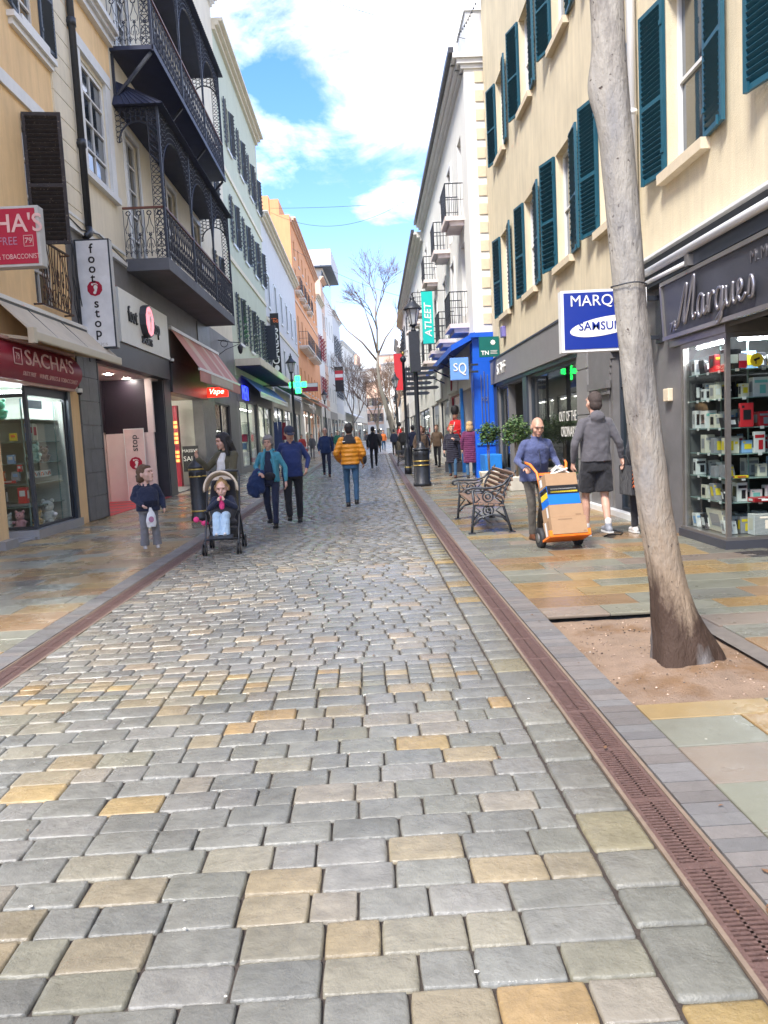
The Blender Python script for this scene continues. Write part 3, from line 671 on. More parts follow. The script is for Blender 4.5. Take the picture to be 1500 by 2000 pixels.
# projecting blue sign
bs = thing('projecting_sign', 'blue and white box sign reading MARQUES and SAMSUNG, half hidden by the tree trunk', 'shop sign', (3.3, 10.8, 2.5))
X0, X1, Z0, Z1 = 2.72, 3.88, 2.475, 3.29
c_ = MB(); c_.box(X0, X1, 10.72, 10.88, Z0, Z1); c_.build('case', 'white_plastic', bs)
c_ = MB(); c_.box(X0+.035, X1-.035, 10.712, 10.72, Z0+.035, Z1-.035); c_.build('face', mat('royal_blue', (.008, .03, .26), .3, .02), bs)
text('MARQUES', .205, ((X0+X1)/2, 10.708, Z1-.15), (1, 0, 0), (0, 0, 1), 'white_letter', bs, ext=.002, sx=1.0)
e_ = MB(); cx_, cz_ = (X0+X1)/2, Z0+.33
e_.add([(cx_+.47*cos(a)*1-.0+.02*sin(a), 10.707, cz_+.125*sin(a)+.06*cos(a)*1) for a in [2*pi*k/40 for k in range(40)]], [tuple(range(40))]); e_.build('oval', 'white_letter', bs)
text('SAMSUNG', .155, (cx_, 10.703, cz_+.0), (1, 0, .0), (0, 0, 1), 'royal_blue', bs, ext=.002, off=.001)
c_ = MB(); c_.box(3.88, 4.1, 10.77, 10.83, 3.12, 3.18); c_.box(3.88, 4.1, 10.77, 10.83, 2.6, 2.65); c_.box(4.06, 4.1, 10.7, 10.9, 2.55, 3.25); c_.build('bracket', 'black_iron', bs)
text('STAFF', .46, (3.975, 22.6, 3.2), (0, -1, 0), (0, 0, 1), 'white_letter', cb_, ext=.02, sx=1.1)
text('OUT OF THE', .30, (4.19, 16.25, 1.68), (0, -1, 0), (0, 0, 1), 'white_letter', cb_, ext=.001, sx=.8)
text('ORDINARY', .30, (4.19, 16.2, 1.36), (0, -1, 0), (0, 0, 1), 'white_letter', cb_, ext=.001, sx=.8)
# goods on the display shelves
GC = {'white': (.72, .72, .70), 'red': (.55, .03, .04), 'blue': (.25, .42, .68), 'yellow': (.75, .58, .03), 'black': (.02, .02, .025), 'orange': (.8, .14, .03), 'grey': (.3, .3, .32), 'teal': (.2, .55, .5), 'cream': (.68, .64, .52)}
for k_, c in GC.items(): mat('box_'+k_, c, .35, .06, 20)
cnt = [0]
def gadget(x, y, z, w, d, h, c, c2, label, group=None, lean=0, rz=0):
    t = thing('boxed_gadget', label, 'boxed goods', (x, y, z), group)
    mb = MB(); mb.hexa([(x-w/2, y-d/2, z), (x+w/2, y-d/2, z), (x+w/2, y+d/2, z), (x-w/2, y+d/2, z), (x-w/2, y-d/2+lean, z+h), (x+w/2, y-d/2+lean, z+h), (x+w/2, y+d/2+lean, z+h), (x-w/2, y+d/2+lean, z+h)])
    mb.build('carton', 'box_'+c, t, bevel=.003)
    q = MB(); yy = y-d/2-.003; s = R_.choice([0, 1, 2]); zt = lambda f: z+h*f
    L_ = lambda f: lean*f
    def pt(a, b, f0, f1): q.add([(x+w*a, yy+L_(f0), zt(f0)), (x+w*b, yy+L_(f0), zt(f0)), (x+w*b, yy+L_(f1), zt(f1)), (x+w*a, yy+L_(f1), zt(f1))], [(0, 1, 2, 3)])
    if s == 0: pt(-.32, .1, .2, .8); pt(.2, .4, .6, .75)
    elif s == 1: pt(-.42, .42, .7, .85); pt(-.1, .3, .15, .6)
    else: pt(-.3, .3, .3, .72); pt(-.4, -.2, .8, .9)
    q.build('printed_label', 'box_'+c2, t)
    p2 = MB(); xx = x-w/2-.003; p2.add([(xx, y-d*.3, z+h*.25), (xx, y+d*.3, z+h*.25), (xx, y+d*.3+lean*.8, z+h*.8), (xx, y-d*.3+lean*.8, z+h*.8)], [(0, 1, 2, 3)]); p2.build('side_print', 'box_'+R_.choice(['black', 'grey', c2]), t)
LB = 'small boxed electronic gadget on the glass shelves of the right-hand display window'
cols = ['white', 'white', 'white', 'white', 'grey', 'black', 'black', 'cream', 'cream', 'blue', 'red', 'white', 'white', 'grey']
for zi, z in enumerate(SHZ):
    hmax = ((SHZ+(2.36,))[zi+1]-z)*.82; 
    y = 9.06
    for y, xs in ((9.08, (4.14, 5.75)), (9.36, (4.14, 4.9)), (9.62, (4.14, 4.7)), (9.88, (4.14, 4.75))):
        x = xs[0]
        while x < xs[1]:
            w = R_.uniform(.09, .20); h = min(hmax, R_.uniform(.10, .24)); 
            if R_.random() < .8:
                c = R_.choice(cols); gadget(x+w/2, y, z, w*.92, R_.uniform(.06, .16), h, c, R_.choice(['black', 'grey', 'grey', 'black', 'teal', 'red', 'blue'] if c == 'white' else ['white', 'grey', 'yellow']), LB, 'boxed gadgets on the display shelves', lean=R_.choice([0, 0, .05]))
            x += w+R_.uniform(.01, .06)
pt_ = MB()
for z in SHZ[1:]:
    for k in range(7):
        x = 4.25+k*.23+R_.uniform(-.05, .05); R_.random() < .5 and pt_.box(x, x+.045, 8.915, 8.92, z-.028, z+.004)
    for k in range(3): y = 9.1+k*.3; pt_.box(4.125, 4.13, y, y+.05, z-.028, z+.004)
pt_.build('price_tag', 'box_white', cb_)
wc_ = MB(); wc_.tube([(4.07, 10.6+.001*k, 3.75+k*.01) for k in range(2)], .01, 4)
wc_ = MB(); wc_.tube([(4.075, 24.3, 3.66), (4.075, 20, 3.64), (4.075, 16, 3.665), (4.075, 12.2, 3.64), (4.075, 12.0, 4.4), (4.075, 12.0, 14)], .010, 5); tag(wc_.build('wall_cable', 'black_iron', None, (4.07, 12, 3.6)), 'thin black cable clipped along the cream wall above the grey fascia', 'cable')
gadget(4.28, 8.93, .80+.0, .16, .05, .03, 'yellow', 'red', 'yellow box at the left edge of the right-hand display window')
gadget(4.50, 8.95, 1.08, .13, .04, .24, 'white', 'red', 'white box with a bold red print near the glass corner post')
gadget(4.75, 8.93, .80, .12, .05, .22, 'orange', 'black', 'bright orange box on the third shelf of the right-hand display window')
gadget(4.35, 8.94, 1.38, .15, .05, .27, 'red', 'black', 'upright red box beside the glass corner post, on the middle shelf')
gadget(4.7, 8.92, .14, .62, .16, .24, 'white', 'cream', 'long white carton on the floor of the right-hand display window')
gadget(4.22, 9.35, .14, .07, .42, .26, 'cream', 'grey', 'leaning carton with a picture of a lamp behind the street-side pane', lean=.1)
gadget(4.6, 8.92, .52, .42, .16, .05, 'red', 'white', 'flat red and white box lying on the lowest shelf')
d_ = MB(); cc = V((4.42, 8.828, 2.12))
d_.add([(cc.x+.075*cos(2*pi*k/24), cc.y, cc.z+.075*sin(2*pi*k/24)) for k in range(24)], [tuple(range(24))]); st = thing('sticker', 'round yellow camera warning sticker on the shop glass', 'sticker', tuple(cc)); d_.build('disc', 'box_yellow', st)
d_ = MB(); d_.obox((cc.x, cc.y-.003, cc.z+.01), ((1, 0, .35), (0, 1, 0), (-.35, 0, 1)), (.035, .001, .012)); d_.obox((cc.x-.01, cc.y-.003, cc.z-.02), ((1, 0, 0), (0, 1, 0), (0, 0, 1)), (.006, .001, .022)); d_.build('camera_symbol', 'box_black', st)
d_ = MB(); d_.box(4.22, 4.31, 8.828, 8.832, 2.04, 2.12); st = thing('notice', 'small red and white notice beside the yellow sticker', 'notice', (4.26, 8.83, 2.04)); d_.build('lower_half', 'box_red', st); d_ = MB(); d_.box(4.22, 4.31, 8.828, 8.832, 2.12, 2.20); d_.build('upper_half', 'white_letter', st)
# ================================================================ LEFT: OCHRE SHOP
oc = thing('ochre_building', 'ochre building with a glazed gift shop window, nearest on the left', 'building', (-5.8, 10, 0))
holes = [(15.0, 16.05, 9.25, 11.5), (14.75, 15.85, 4.2, 7.5), (11.2, 12.3, 9.25, 11.5), (11, 12.1, 4.2, 7.5), (13.8, 15.72, .0, 2.75, 0), (12.75, 13.8, 0, 2.75, 0), (6, 12.3, .3, 2.75)]
w_ = MB(); FL.wall(w_, 4, 16.42, 0, 13.9, holes); FL.box(w_, 4, 4.2, -9, -.001, 0, 13.9); w_.build('wall', 'ochre_wall', oc)
r_ = MB(); FL.box(r_, 4.2, 16.4, -9, -.01, 13.6, 13.75); r_.build('roof', 'roof_tile', oc); cornice(FL, oc, 4, 16.4, 13.9, 'white_paint')
window(FL, oc, 15.0, 16.05, 9.25, 11.5, bars=(1, 3), shut=True, sm='shutter_grey', slats=30, sill=None, sw=.55, angs=(6, 6), fw=.07)
window(FL, oc, 11.2, 12.3, 9.25, 11.5, bars=(1, 3), shut=True, sm='shutter_grey', sill=None, sw=.55)
s_ = MB(); FL.box(s_, 14.55, 16.5, 0, .14, 9.04, 9.14); FL.box(s_, 14.6, 16.45, 0, .08, 8.93, 9.04); FL.box(s_, 14.9, 16.15, -.1, .14, 9.14, 9.24); FL.box(s_, 10.8, 12.6, 0, .14, 9.04, 9.14); s_.build('sill', 'white_paint', oc)
s_ = MB(); FL.box(s_, 4, 16.43, 0, .05, 7.70, 7.94); s_.build('string_course', 'white_paint', oc)
w = window(FL, oc, 14.75, 15.85, 4.2, 7.5, bars=(1, 4), sill=None, fw=.07)
shutter(FL, w, 14.72, 1, .66, 5.22, 7.5, 'shutter_old', 82, 30)
gb = MB()
def P_(a, b, c=-5.62): return (c, a, b)
for i in range(13):
    y = 14.65+i*.11; pts = [P_(y+.02*sin(k*1.3+i), 4.15+1.15*k/10, -5.62-.02*cos(k+i)) for k in range(11)]; gb.tube(pts, .009, 5)
for i in range(6):
    y = 14.7+i*.23; gb.tube([P_(y+.09*cos(a), 4.36+.13*sin(a)) for a in [k*.5 for k in range(13)]], .009, 4); gb.tube([P_(y+.05*cos(a), 4.75+.16*sin(a)) for a in [k*.5 for k in range(13)]], .008, 4)
gb.bar(P_(14.6, 5.3), P_(16.05, 5.3), .04, .03); gb.bar(P_(14.6, 4.15), P_(16.05, 4.15), .03, .03)
for y in (14.6, 16.05): gb.bar((-5.62, y, 5.3), (-5.8, y, 5.3), .03, .03); gb.bar((-5.62, y, 4.15), (-5.8, y, 4.15), .03, .03)
gb.build('window_grille', mat('rusty_iron', (.05, .035, .03), .7, .3, 20, col2=(.18, .08, .04), c2s=18, bump=1), oc)
c_ = MB(); FL.box(c_, 15.72, 15.86, -.02, .04, .1, 2.75); FL.box(c_, 13.82, 13.9, -.04, .02, .18, 2.62); FL.box(c_, 13.9, 15.72, -.06, .0, 2.5, 2.74); c_.build('shop_frame', 'dark_frame', oc)
c_ = MB(); c_.box(-7.4, -5.72, 13.72, 15.9, 0, .16); c_.box(-7.4, -5.76, 13.6, 13.72, 0, .05); c_.box(-7.4, -5.8, 12.7, 13.6, 0, .03); c_.box(-5.86, -5.66, 12.3, 12.75, 0, .14); c_.build('step', mat('step_tile', (.30, .31, .33), .3, .1, 6), oc)
c_ = MB(); c_.box(-5.84, -5.82, 13.86, 13.9, .17, 2.5); c_.box(-7.4, -5.84, 13.84, 13.88, .17, .22); c_.box(-7.4, -5.84, 13.84, 13.88, 2.46, 2.52); c_.box(-7.4, -7.34, 13.84, 13.88, .2, 2.5); FL.box(c_, 15.66, 15.72, -.1, -.02, .17, 2.5); FL.box(c_, 13.9, 15.7, -.1, -.04, .165, .21)
dw = c_.build('shop_window', 'black_iron', oc); c_ = MB(); c_.add([(-5.86, 13.9, .18), (-5.86, 15.68, .18), (-5.86, 15.68, 2.5), (-5.86, 13.9, 2.5)], [(0, 1, 2, 3)]); c_.add([(-7.36, 13.86, .2), (-5.86, 13.86, .2), (-5.86, 13.86, 2.48), (-7.36, 13.86, 2.48)], [(0, 1, 2, 3)]); c_.build('pane', GL, dw)
c_ = MB(); c_.box(-7.5, -7.4, 12.7, 15.9, 0, 2.75); c_.box(-7.4, -5.8, 15.74, 15.9, 0, 2.75); c_.box(-7.4, -5.8, 12.3, 15.9, 2.75, 2.8); c_.box(-7.3, -5.85, 15.60, 15.62, .2, 2.45); c_.build('interior_wall', 'interior_pale', oc)
c_ = MB(); c_.box(-7.2, -6.0, 14.1, 14.14, 2.56, 2.60); c_.box(-6.02, -5.98, 14.2, 15.4, 2.56, 2.60); c_.build('ceiling_light', 'strip_light', oc)
c_ = MB()
for z in (.55, .95, 1.32, 1.7, 2.1): c_.box(-7.3, -5.95, 14.0, 15.6, z-.012, z)
for x in (-6.6, -5.98):
    for y in (14.05, 15.5): c_.box(x-.01, x+.01, y-.01, y+.01, .17, 2.45)
c_.build('display_shelves', 'shelf_glass', oc)
# souvenirs: soft toys, boxes and red letterboxes
for n_, c in {'plush_pink': (.75, .38, .42), 'plush_white': (.75, .75, .72), 'plush_tan': (.62, .42, .18), 'plush_green': (.08, .5, .30), 'plush_mint': (.4, .62, .52), 'plush_brown': (.25, .14, .08)}.items(): mat(n_, c, .95, .15, 20, bump=1.2, bs=80, sheen=.5)
def plush(x, y, z, s, m, label, group=None):
    t = thing('soft_toy', label, 'soft toy', (x, y, z), group); b = MB()
    b.ell((x, y, z+.09*s), (.09*s, .08*s, .1*s)); b.ell((x, y-.02*s, z+.23*s), (.08*s, .075*s, .075*s))
    for q in (-1, 1): b.ell((x+q*.06*s, y-.01*s, z+.30*s), (.028*s, .02*s, .03*s)); b.ell((x+q*.10*s, y-.05*s, z+.12*s), (.03*s, .05*s, .028*s)); b.ell((x+q*.06*s, y-.10*s, z+.03*s), (.035*s, .05*s, .03*s))
    b.ell((x, y-.09*s, z+.21*s), (.03*s, .025*s, .025*s)); b.build('body', m, t)
    e = MB()
    for q in (-1, 1): e.ell((x+q*.03*s, y-.085*s, z+.25*s), (.009*s,)*3, None, 6, 4)
    e.ell((x, y-.115*s, z+.215*s), (.01*s, .006*s, .008*s), None, 6, 4); e.build('face', 'black_letter', t)
plush(-6.65, 14.0, .17, 1.35, 'plush_tan', 'large tan soft toy on the floor of the left gift shop window')
plush(-6.38, 14.05, .17, .9, 'plush_white', 'white soft toy between the tan one and the pink one')
plush(-6.15, 14.02, .17, 1.0, 'plush_pink', 'pink soft toy on the floor of the gift shop window')
plush(-5.98, 14.35, .17, .9, 'plush_tan', 'small tan soft toy just behind the street-side pane')
plush(-6.0, 14.9, .17, 1.4, 'plush_white', 'pale soft toy beside the right jamb of the gift shop window')
plush(-6.3, 14.0, 2.1, 1.1, 'plush_green', 'bright green soft toy on the top shelf of the gift shop window')
plush(-6.6, 14.0, 2.1, .9, 'plush_white', 'white soft toy on the top shelf left of the green one')
plush(-5.99, 14.5, 1.32, 1.1, 'plush_mint', 'mint soft toy on the middle shelf behind the street-side pane')
plush(-5.99, 14.95, 1.32, .9, 'plush_brown', 'small brown soft toy on the middle shelf behind the street-side pane')
for (x, y, z, w, d, h, c, c2, lb) in ((-6.05, 14.0, .62, .16, .1, .28, 'red', 'white', 'red letterbox-shaped souvenir hanging in the gift shop window'),
        (-6.32, 14.0, .98, .34, .08, .05, 'red', 'white', 'flat red souvenir tray above the letterbox souvenir'), (-6.45, 14.02, .56, .2, .1, .34, 'black', 'white', 'black souvenir box with a white price card'),
        (-6.0, 14.3, 1.72, .05, .16, .30, 'blue', 'white', 'dark blue gift box behind the street-side pane'), (-6.0, 14.55, 1.72, .05, .2, .30, 'cream', 'red', 'cream gift box beside the dark blue one'),
        (-6.2, 14.0, 1.32, .12, .08, .16, 'blue', 'white', 'blue box on the middle shelf facing the street corner'), (-6.5, 14.0, 1.34, .10, .07, .14, 'white', 'grey', 'white mug box on the middle shelf of the gift shop window'),
        (-6.1, 13.93, 1.72, .13, .03, .13, 'yellow', 'orange', 'yellow card with a heart in the gift shop window'), (-6.4, 14.0, 1.02, .12, .06, .18, 'orange', 'cream', 'orange and cream card on the third shelf'),
        (-6.15, 14.0, 1.02, .14, .06, .16, 'grey', 'blue', 'grey book-like box beside the orange card'), (-6.05, 13.95, 1.18, .08, .05, .12, 'red', 'white', 'small dark red trinket in the gift shop window')):
    t = thing('souvenir', lb, 'souvenir', (x, y, z)); mb = MB(); mb.box(x-w/2, x+w/2, y-d/2, y+d/2, z, z+h); mb.build('carton', 'box_'+c, t, bevel=.004)
    q = MB(); q.box(x-w*.3, x+w*.3, y-d/2-.003, y-d/2-.001, z+h*.45, z+h*.8); q.box(x+w/2+.001, x+w/2+.003, y-d*.3, y+d*.3, z+h*.3, z+h*.8); q.build('print', 'box_'+c2, t)
q = MB(); q.box(-5.93, -5.91, 13.95, 14.95, 1.05, 1.17); t = thing('rainbow_strip', 'white shelf strip of small rainbow magnets behind the street-side pane', 'display strip', (-5.92, 14.4, 1.05)); q.build('strip', 'box_white', t)
q = MB()
for i in range(6):
    y = 14.05+i*.16; q.tube([(-5.905, y+.05*cos(a), 1.08+.06*sin(a)) for a in [k*pi/7 for k in range(8)]], .008, 5, mi=i % 2)
q.build('magnet', ['box_grey', 'box_orange'], t)
q = MB(); q.box(-5.9, -5.89, 13.95, 14.75, 2.28, 2.43); t = thing('window_poster', 'blue strip poster at the top of the gift shop window', 'poster', (-5.9, 14.3, 2.28)); q.build('sheet', 'box_blue', t)
# curved red fascia, awning and hanging sign of the gift shop
fs = thing('shop_sign', "curved crimson fascia reading SACHA'S above the gift shop window", 'shop sign', (-5.8, 14, 2.7))
c_ = MB(); n = 10; vs = []; prof = [(-5.8+.02+.30*sin(pi*(.12+.80*k/n))**.8, 2.7+.62*k/n) for k in range(n+1)]
for (x, z) in prof: vs += [(x, 9.5, z), (x, 15.85, z)]
c_.add(vs, [(2*k, 2*k+1, 2*k+3, 2*k+2) for k in range(n)], 0, None, True); c_.add([(-5.8, 15.85, 2.7)]+[(x, 15.85, z) for x, z in prof]+[(-5.8, 15.85, 3.32)], [tuple(range(n+3))]); c_.build('board', 'crimson', fs)
c_ = MB(); c_.box(-5.8, -5.66, 9.5, 15.88, 2.655, 2.70); c_.box(-5.8, -5.6, 9.5, 15.88, 3.32, 3.37); c_.build('trim', mat('pink_trim', (.65, .42, .36), .5), fs)
rl, ul = (0, 1, 0), (-.12, 0, 1)
text("SACHA'S", .36, (-5.478, 14.3, 3.05), rl, (-.05, 0, 1), mat('sign_pink', (.72, .45, .42), .5), fs, ext=.006, sx=1.55)
text('DUTY FREE', .10, (-5.52, 13.45, 2.80), rl, (.25, 0, 1), 'sign_pink', fs, ext=.003); text('WINES, SPIRITS & TOBACCONIST', .11, (-5.52, 14.75, 2.80), rl, (.25, 0, 1), 'sign_pink', fs, ext=.003, sx=1.1)
text('79', .15, (-5.478, 12.95, 3.05), rl, (-.05, 0, 1), 'sign_pink', fs, ext=.003)
def frame_rect(mb, x, y0, y1, z0, z1, t=.015):
    for a in ((y0, y1, z0, z0+t), (y0, y1, z1-t, z1), (y0, y0+t, z0, z1), (y1-t, y1, z0, z1)): mb.box(x-.004, x+.004, *a)
c_ = MB(); frame_rect(c_, -5.476, 12.8, 13.1, 2.92, 3.18); c_.build('number_frame', 'sign_pink', fs)
mat('canvas', (.66, .58, .45), .85, .06, 6, bump=.3, bs=200, grime=.12)
an = thing('awning', 'cream canvas awning over the gift shop on the left', 'awning', (-5.8, 15, 3.4))
c_ = MB(); y0, y1 = 12.8, 17.3; c_.add([(-5.72, y0, 3.98), (-5.72, y1, 3.98), (-5.17, y1, 3.42), (-5.17, y0, 3.42), (-5.72, y0, 3.96), (-5.72, y1, 3.96), (-5.17, y1, 3.40), (-5.17, y0, 3.40)], [(0, 1, 2, 3), (4, 5, 6, 7), (0, 3, 7, 4), (1, 2, 6, 5)]); c_.build('canopy', 'canvas', an)
c_ = MB(); c_.box(-5.19, -5.12, y0-.02, y1+.02, 3.27, 3.43); c_.build('front_bar', mat('cream_bar', (.62, .56, .42), .45, .04), an, bevel=.02)
c_ = MB()
for y in (14.0, 15.5): c_.bar((-5.70, y, 3.97), (-5.19, y, 3.435), .015, .01)
c_.build('seam', 'dark_frame', an)
c_ = MB(); c_.box(-5.8, -5.66, y0-.1, y1+.1, 3.98, 4.05); c_.build('cassette', 'white_plastic', an); c_ = MB(); c_.box(-5.78, -5.68, y0-.08, y1+.05, 3.93, 3.98); c_.build('cassette_shadow_gap', 'dark_frame', an)
c_ = MB(); c_.bar((-5.75, 13.0, 3.4), (-5.16, 13.0, 3.3), .06, .05); c_.bar((-5.75, 15.9, 3.4), (-5.16, 15.9, 3.3), .06, .05); c_.box(-5.2, -5.1, 12.74, 12.85, 3.22, 3.46); c_.build('folding_arm', 'cream_bar', an)
hs = thing('projecting_sign', "crimson box sign reading SACHA'S projecting over the gift shop", 'shop sign', (-5.2, 12, 4.2))
mat('sign_red', (.42, .012, .045), .35, .04)
x0, x1, z0, z1 = -5.74, -4.55, 4.20, 5.06
c_ = MB(); c_.box(x0, x1, 11.9, 12.1, z0, z1); c_.build('case', mat('case_grey', (.5, .49, .46), .5), hs, bevel=.01); c_ = MB(); c_.box(x0+.04, x1-.05, 11.892, 11.9, z0+.04, z1-.04); c_.build('face', 'sign_red', hs)
text("SACHA'S", .36, (-5.16, 11.888, 4.80), (1, 0, 0), (0, 0, 1), 'sign_pink', hs, sx=.95, ext=.003, off=.004); text('DUTY FREE', .16, (-5.22, 11.888, 4.56), (1, 0, 0), (0, 0, 1), mat('mauve_letter', (.45, .2, .3), .5), hs, ext=.002, sx=.85)
text('79', .11, (-4.72, 11.888, 4.56), (1, 0, 0), (0, 0, 1), 'sign_pink', hs, ext=.002); text('WINES, SPIRITS & TOBACCONIST', .10, (-5.15, 11.888, 4.34), (1, 0, 0), (0, 0, 1), 'sign_pink', hs, ext=.002, sx=.78)
c_ = MB()
for a in ((-4.79, -4.65, 4.48, 4.487), (-4.79, -4.65, 4.633, 4.64), (-4.79, -4.783, 4.48, 4.64), (-4.657, -4.65, 4.48, 4.64)): c_.box(a[0], a[1], 11.886, 11.89, a[2], a[3])
c_.build('number_frame', 'sign_pink', hs); c_ = MB(); c_.box(-5.8, x0, 11.96, 12.04, 4.4, 4.46); c_.box(-5.8, x0, 11.96, 12.04, 4.85, 4.91); c_.build('bracket', 'black_iron', hs)
def cctv(x, y, z, dx, label):
    t = thing('security_camera', label, 'camera', (x, y, z)); m = MB(); m.box(x-.05, x+.05, y-.06, y+.06, z+.05, z+.16); m.tube([(x+dx*.1, y, z+.1), (x+dx*.1, y, z+.02)], .06, 14); m.build('housing', 'white_plastic', t, bevel=.008)
    m = MB(); m.ell((x+dx*.1, y, z+.015), (.05, .05, .05)); m.build('dome', 'black_letter', t)
cctv(-5.72, 16.0, 2.62, 1, 'white security camera at the right end of the crimson fascia'); cctv(-5.66, 23.75, 3.95, 1, 'white security camera on the grey shopfront beside the white fascia')
# ================================================================ LEFT: CREAM HOUSE WITH THE FOOTWEAR SHOP AND THE IRON BALCONIES
ib = thing('balcony_building', 'cream building with two tiers of lacy dark iron balconies over a grey shopfront', 'building', (-5.8, 27, 0))
wn_ = [(18.15, 19.85, 7.6, 10.05)]; lowd = [(21.3, 22.5), (25.6, 26.8), (29.4, 30.6)]
holes = wn_+[(a, b, 6.4, 9.6) for a, b in lowd]+[(a, b, 11.5, 14.2) for a, b in lowd]+[(33.6, 34.6, 7.3, 9.4), (33.6, 34.6, 11.6, 13.7), (18.4, 19.6, 12.2, 14)]
holes_b = [(17.62, 23.3, 0, 3.42), (24.2, 28.9, 0, 3.1), (31.2, 34.8, .1, 3.1)]
w_ = MB(); FL.wall(w_, 16.42, 36.9, 6.02, 20.6, holes); FL.box(w_, 36.7, 36.9, -9, -.001, 0, 20.6); w_.build('wall', 'pale_cream', ib)
w_ = MB(); FL.wall(w_, 16.42, 36.9, 0, 6.02, holes_b, rev=.35); w_.build('shopfront_cladding', 'grey_clad', ib)
r_ = MB(); FL.box(r_, 16.5, 36.7, -9, -.01, 20.3, 20.45); r_.build('roof', 'roof_tile', ib)
cornice(FL, ib, 16.42, 36.9, 20.6, 'white_paint')
w_ = MB(); FL.box(w_, 16.42, 20.45, 0, .03, 10.35, 11.25); w_.build('ochre_band', 'ochre_wall', ib)
w_ = MB()
for i in range(13):
    z = 6.1+i*.42; FL.box(w_, 16.43, 17.55, .0, .035, z, z+.4)
w_.build('quoin_strip', 'pale_cream', ib)
w_ = MB(); FL.box(w_, 17.62, 20.45, 0, .16, 11.25, 11.40); FL.box(w_, 17.62, 20.45, 0, .24, 11.40, 11.5); FL.box(w_, 17.62, 20.45, 0, .33, 11.5, 11.62); FL.box(w_, 16.42, 20.5, 0, .08, 6.02, 6.14); FL.box(w_, 16.42, 20.5, 0, .05, 6.3, 6.36); w_.build('moulding', 'white_paint', ib)
window(FL, ib, 18.15, 19.85, 7.6, 10.05, bars=(1, 3), sill=None, fw=.09, d=-.06)
w_ = MB(); FL.box(w_, 17.85, 18.15, 0, .07, 7.58, 10.15); FL.box(w_, 19.85, 20.2, 0, .07, 7.58, 10.15); FL.box(w_, 17.85, 20.2, 0, .09, 10.15, 10.42); FL.box(w_, 17.82, 20.25, -.05, .13, 7.44, 7.58); w_.build('surround', 'white_paint', ib)
for a, b in lowd:
    for z0, z1 in ((6.4, 9.6), (11.5, 14.2)):
        window(FL, ib, a, b, z0, z1, bars=(1, 4), sill=None, fw=.08, surround='white_paint', d=-.1)
for z0, z1 in ((7.3, 9.4), (11.6, 13.7)): window(FL, ib, 33.6, 34.6, z0, z1, bars=(0, 1), shut=True, sm='shutter_grey', slats=12, sw=.5)
# dark tiled pillars, footwear shop recess
c_ = MB()
for i in range(7):
    for j, (a, b) in enumerate(((16.44, 17.02), (17.03, 17.6)) if i % 2 else ((16.44, 16.8), (16.81, 17.6))): FL.box(c_, a, b, 0, .03, .02+i*.5, .51+i*.5)
c_.build('stone_pillar', 'slate_tile', ib)
c_ = MB(); FL.box(c_, 23.35, 24.15, 0, .04, 0, 4.05); FL.box(c_, 17.6, 17.66, -.3, .04, 0, 3.4); FL.box(c_, 23.24, 23.3, -.3, .03, 0, 3.4); c_.build('pillar', 'dark_clad', ib)
pk = mat('pale_pink', (.74, .60, .56), .5, .04); mat('shop_red', (.55, .015, .03), .4, .05)
X = FL.box; c_ = MB(); X(c_, 17.6, 23.3, -1.5, -1.4, 0, 3.42); X(c_, 17.5, 17.6, -1.5, 0, 0, 3.42); X(c_, 23.3, 23.36, -1.5, -.3, 0, 3.42); X(c_, 17.6, 23.3, -1.4, -.1, 3.38, 3.42); c_.build('recess_wall', pk, ib)
c_ = MB(); c_.box(-7.18, -6.0, 22.2, 22.26, 1.9, 3.37); c_.box(-7.19, -7.16, 19.3, 22.2, 1.95, 3.37); c_.build('dark_panel', mat('aubergine', (.022, .014, .022), .4, .1), ib)
c_ = MB(); c_.box(-7.18, -5.86, 22.2, 22.3, 0, 1.9); c_.box(-6.0, -5.82, 22.18, 22.28, 1.9, 3.37); c_.build('hoarding', pk, ib)
c_ = MB(); c_.box(-7.18, -7.14, 18.0, 19.3, 1.9, 3.2); X(c_, 17.66, 23.24, -1.4, .05, .002, .014); c_.build('red_panel', 'shop_red', ib)
c_ = MB()
for i in range(5): c_.add([(-7.1, 17.9+i*1.1, .018), (-5.85, 18.5+i*1.1, .018), (-5.85, 18.75+i*1.1, .018), (-7.1, 18.15+i*1.1, .018)], [(0, 1, 2, 3)])
c_.build('floor_stripe', 'slate_tile', ib)
c_ = MB()
for y in (18.9, 20.4, 21.9): c_.lathe([(.07, 3.36), (.07, 3.378)], (-6.4, y, 0), 12)
c_.build('ceiling_light', 'bright_lamp', ib)
bp = thing('advert_stand', 'pink upright panel reading foot stop standing in the red-floored shop entrance', 'banner', (-6.3, 22.1, 0))
c_ = MB(); c_.box(-6.62, -6.10, 22.05, 22.12, .05, 2.0); c_.build('board', mat('panel_pink', (.78, .62, .57), .5), bp); c_ = MB(); c_.box(-6.64, -6.08, 22.03, 22.05, .03, .06); c_.box(-6.64, -6.08, 22.03, 22.05, 1.99, 2.02); c_.box(-6.64, -6.62, 22.03, 22.05, .06, 1.99); c_.box(-6.10, -6.08, 22.03, 22.05, .06, 1.99); c_.build('edge', 'white_letter', bp)
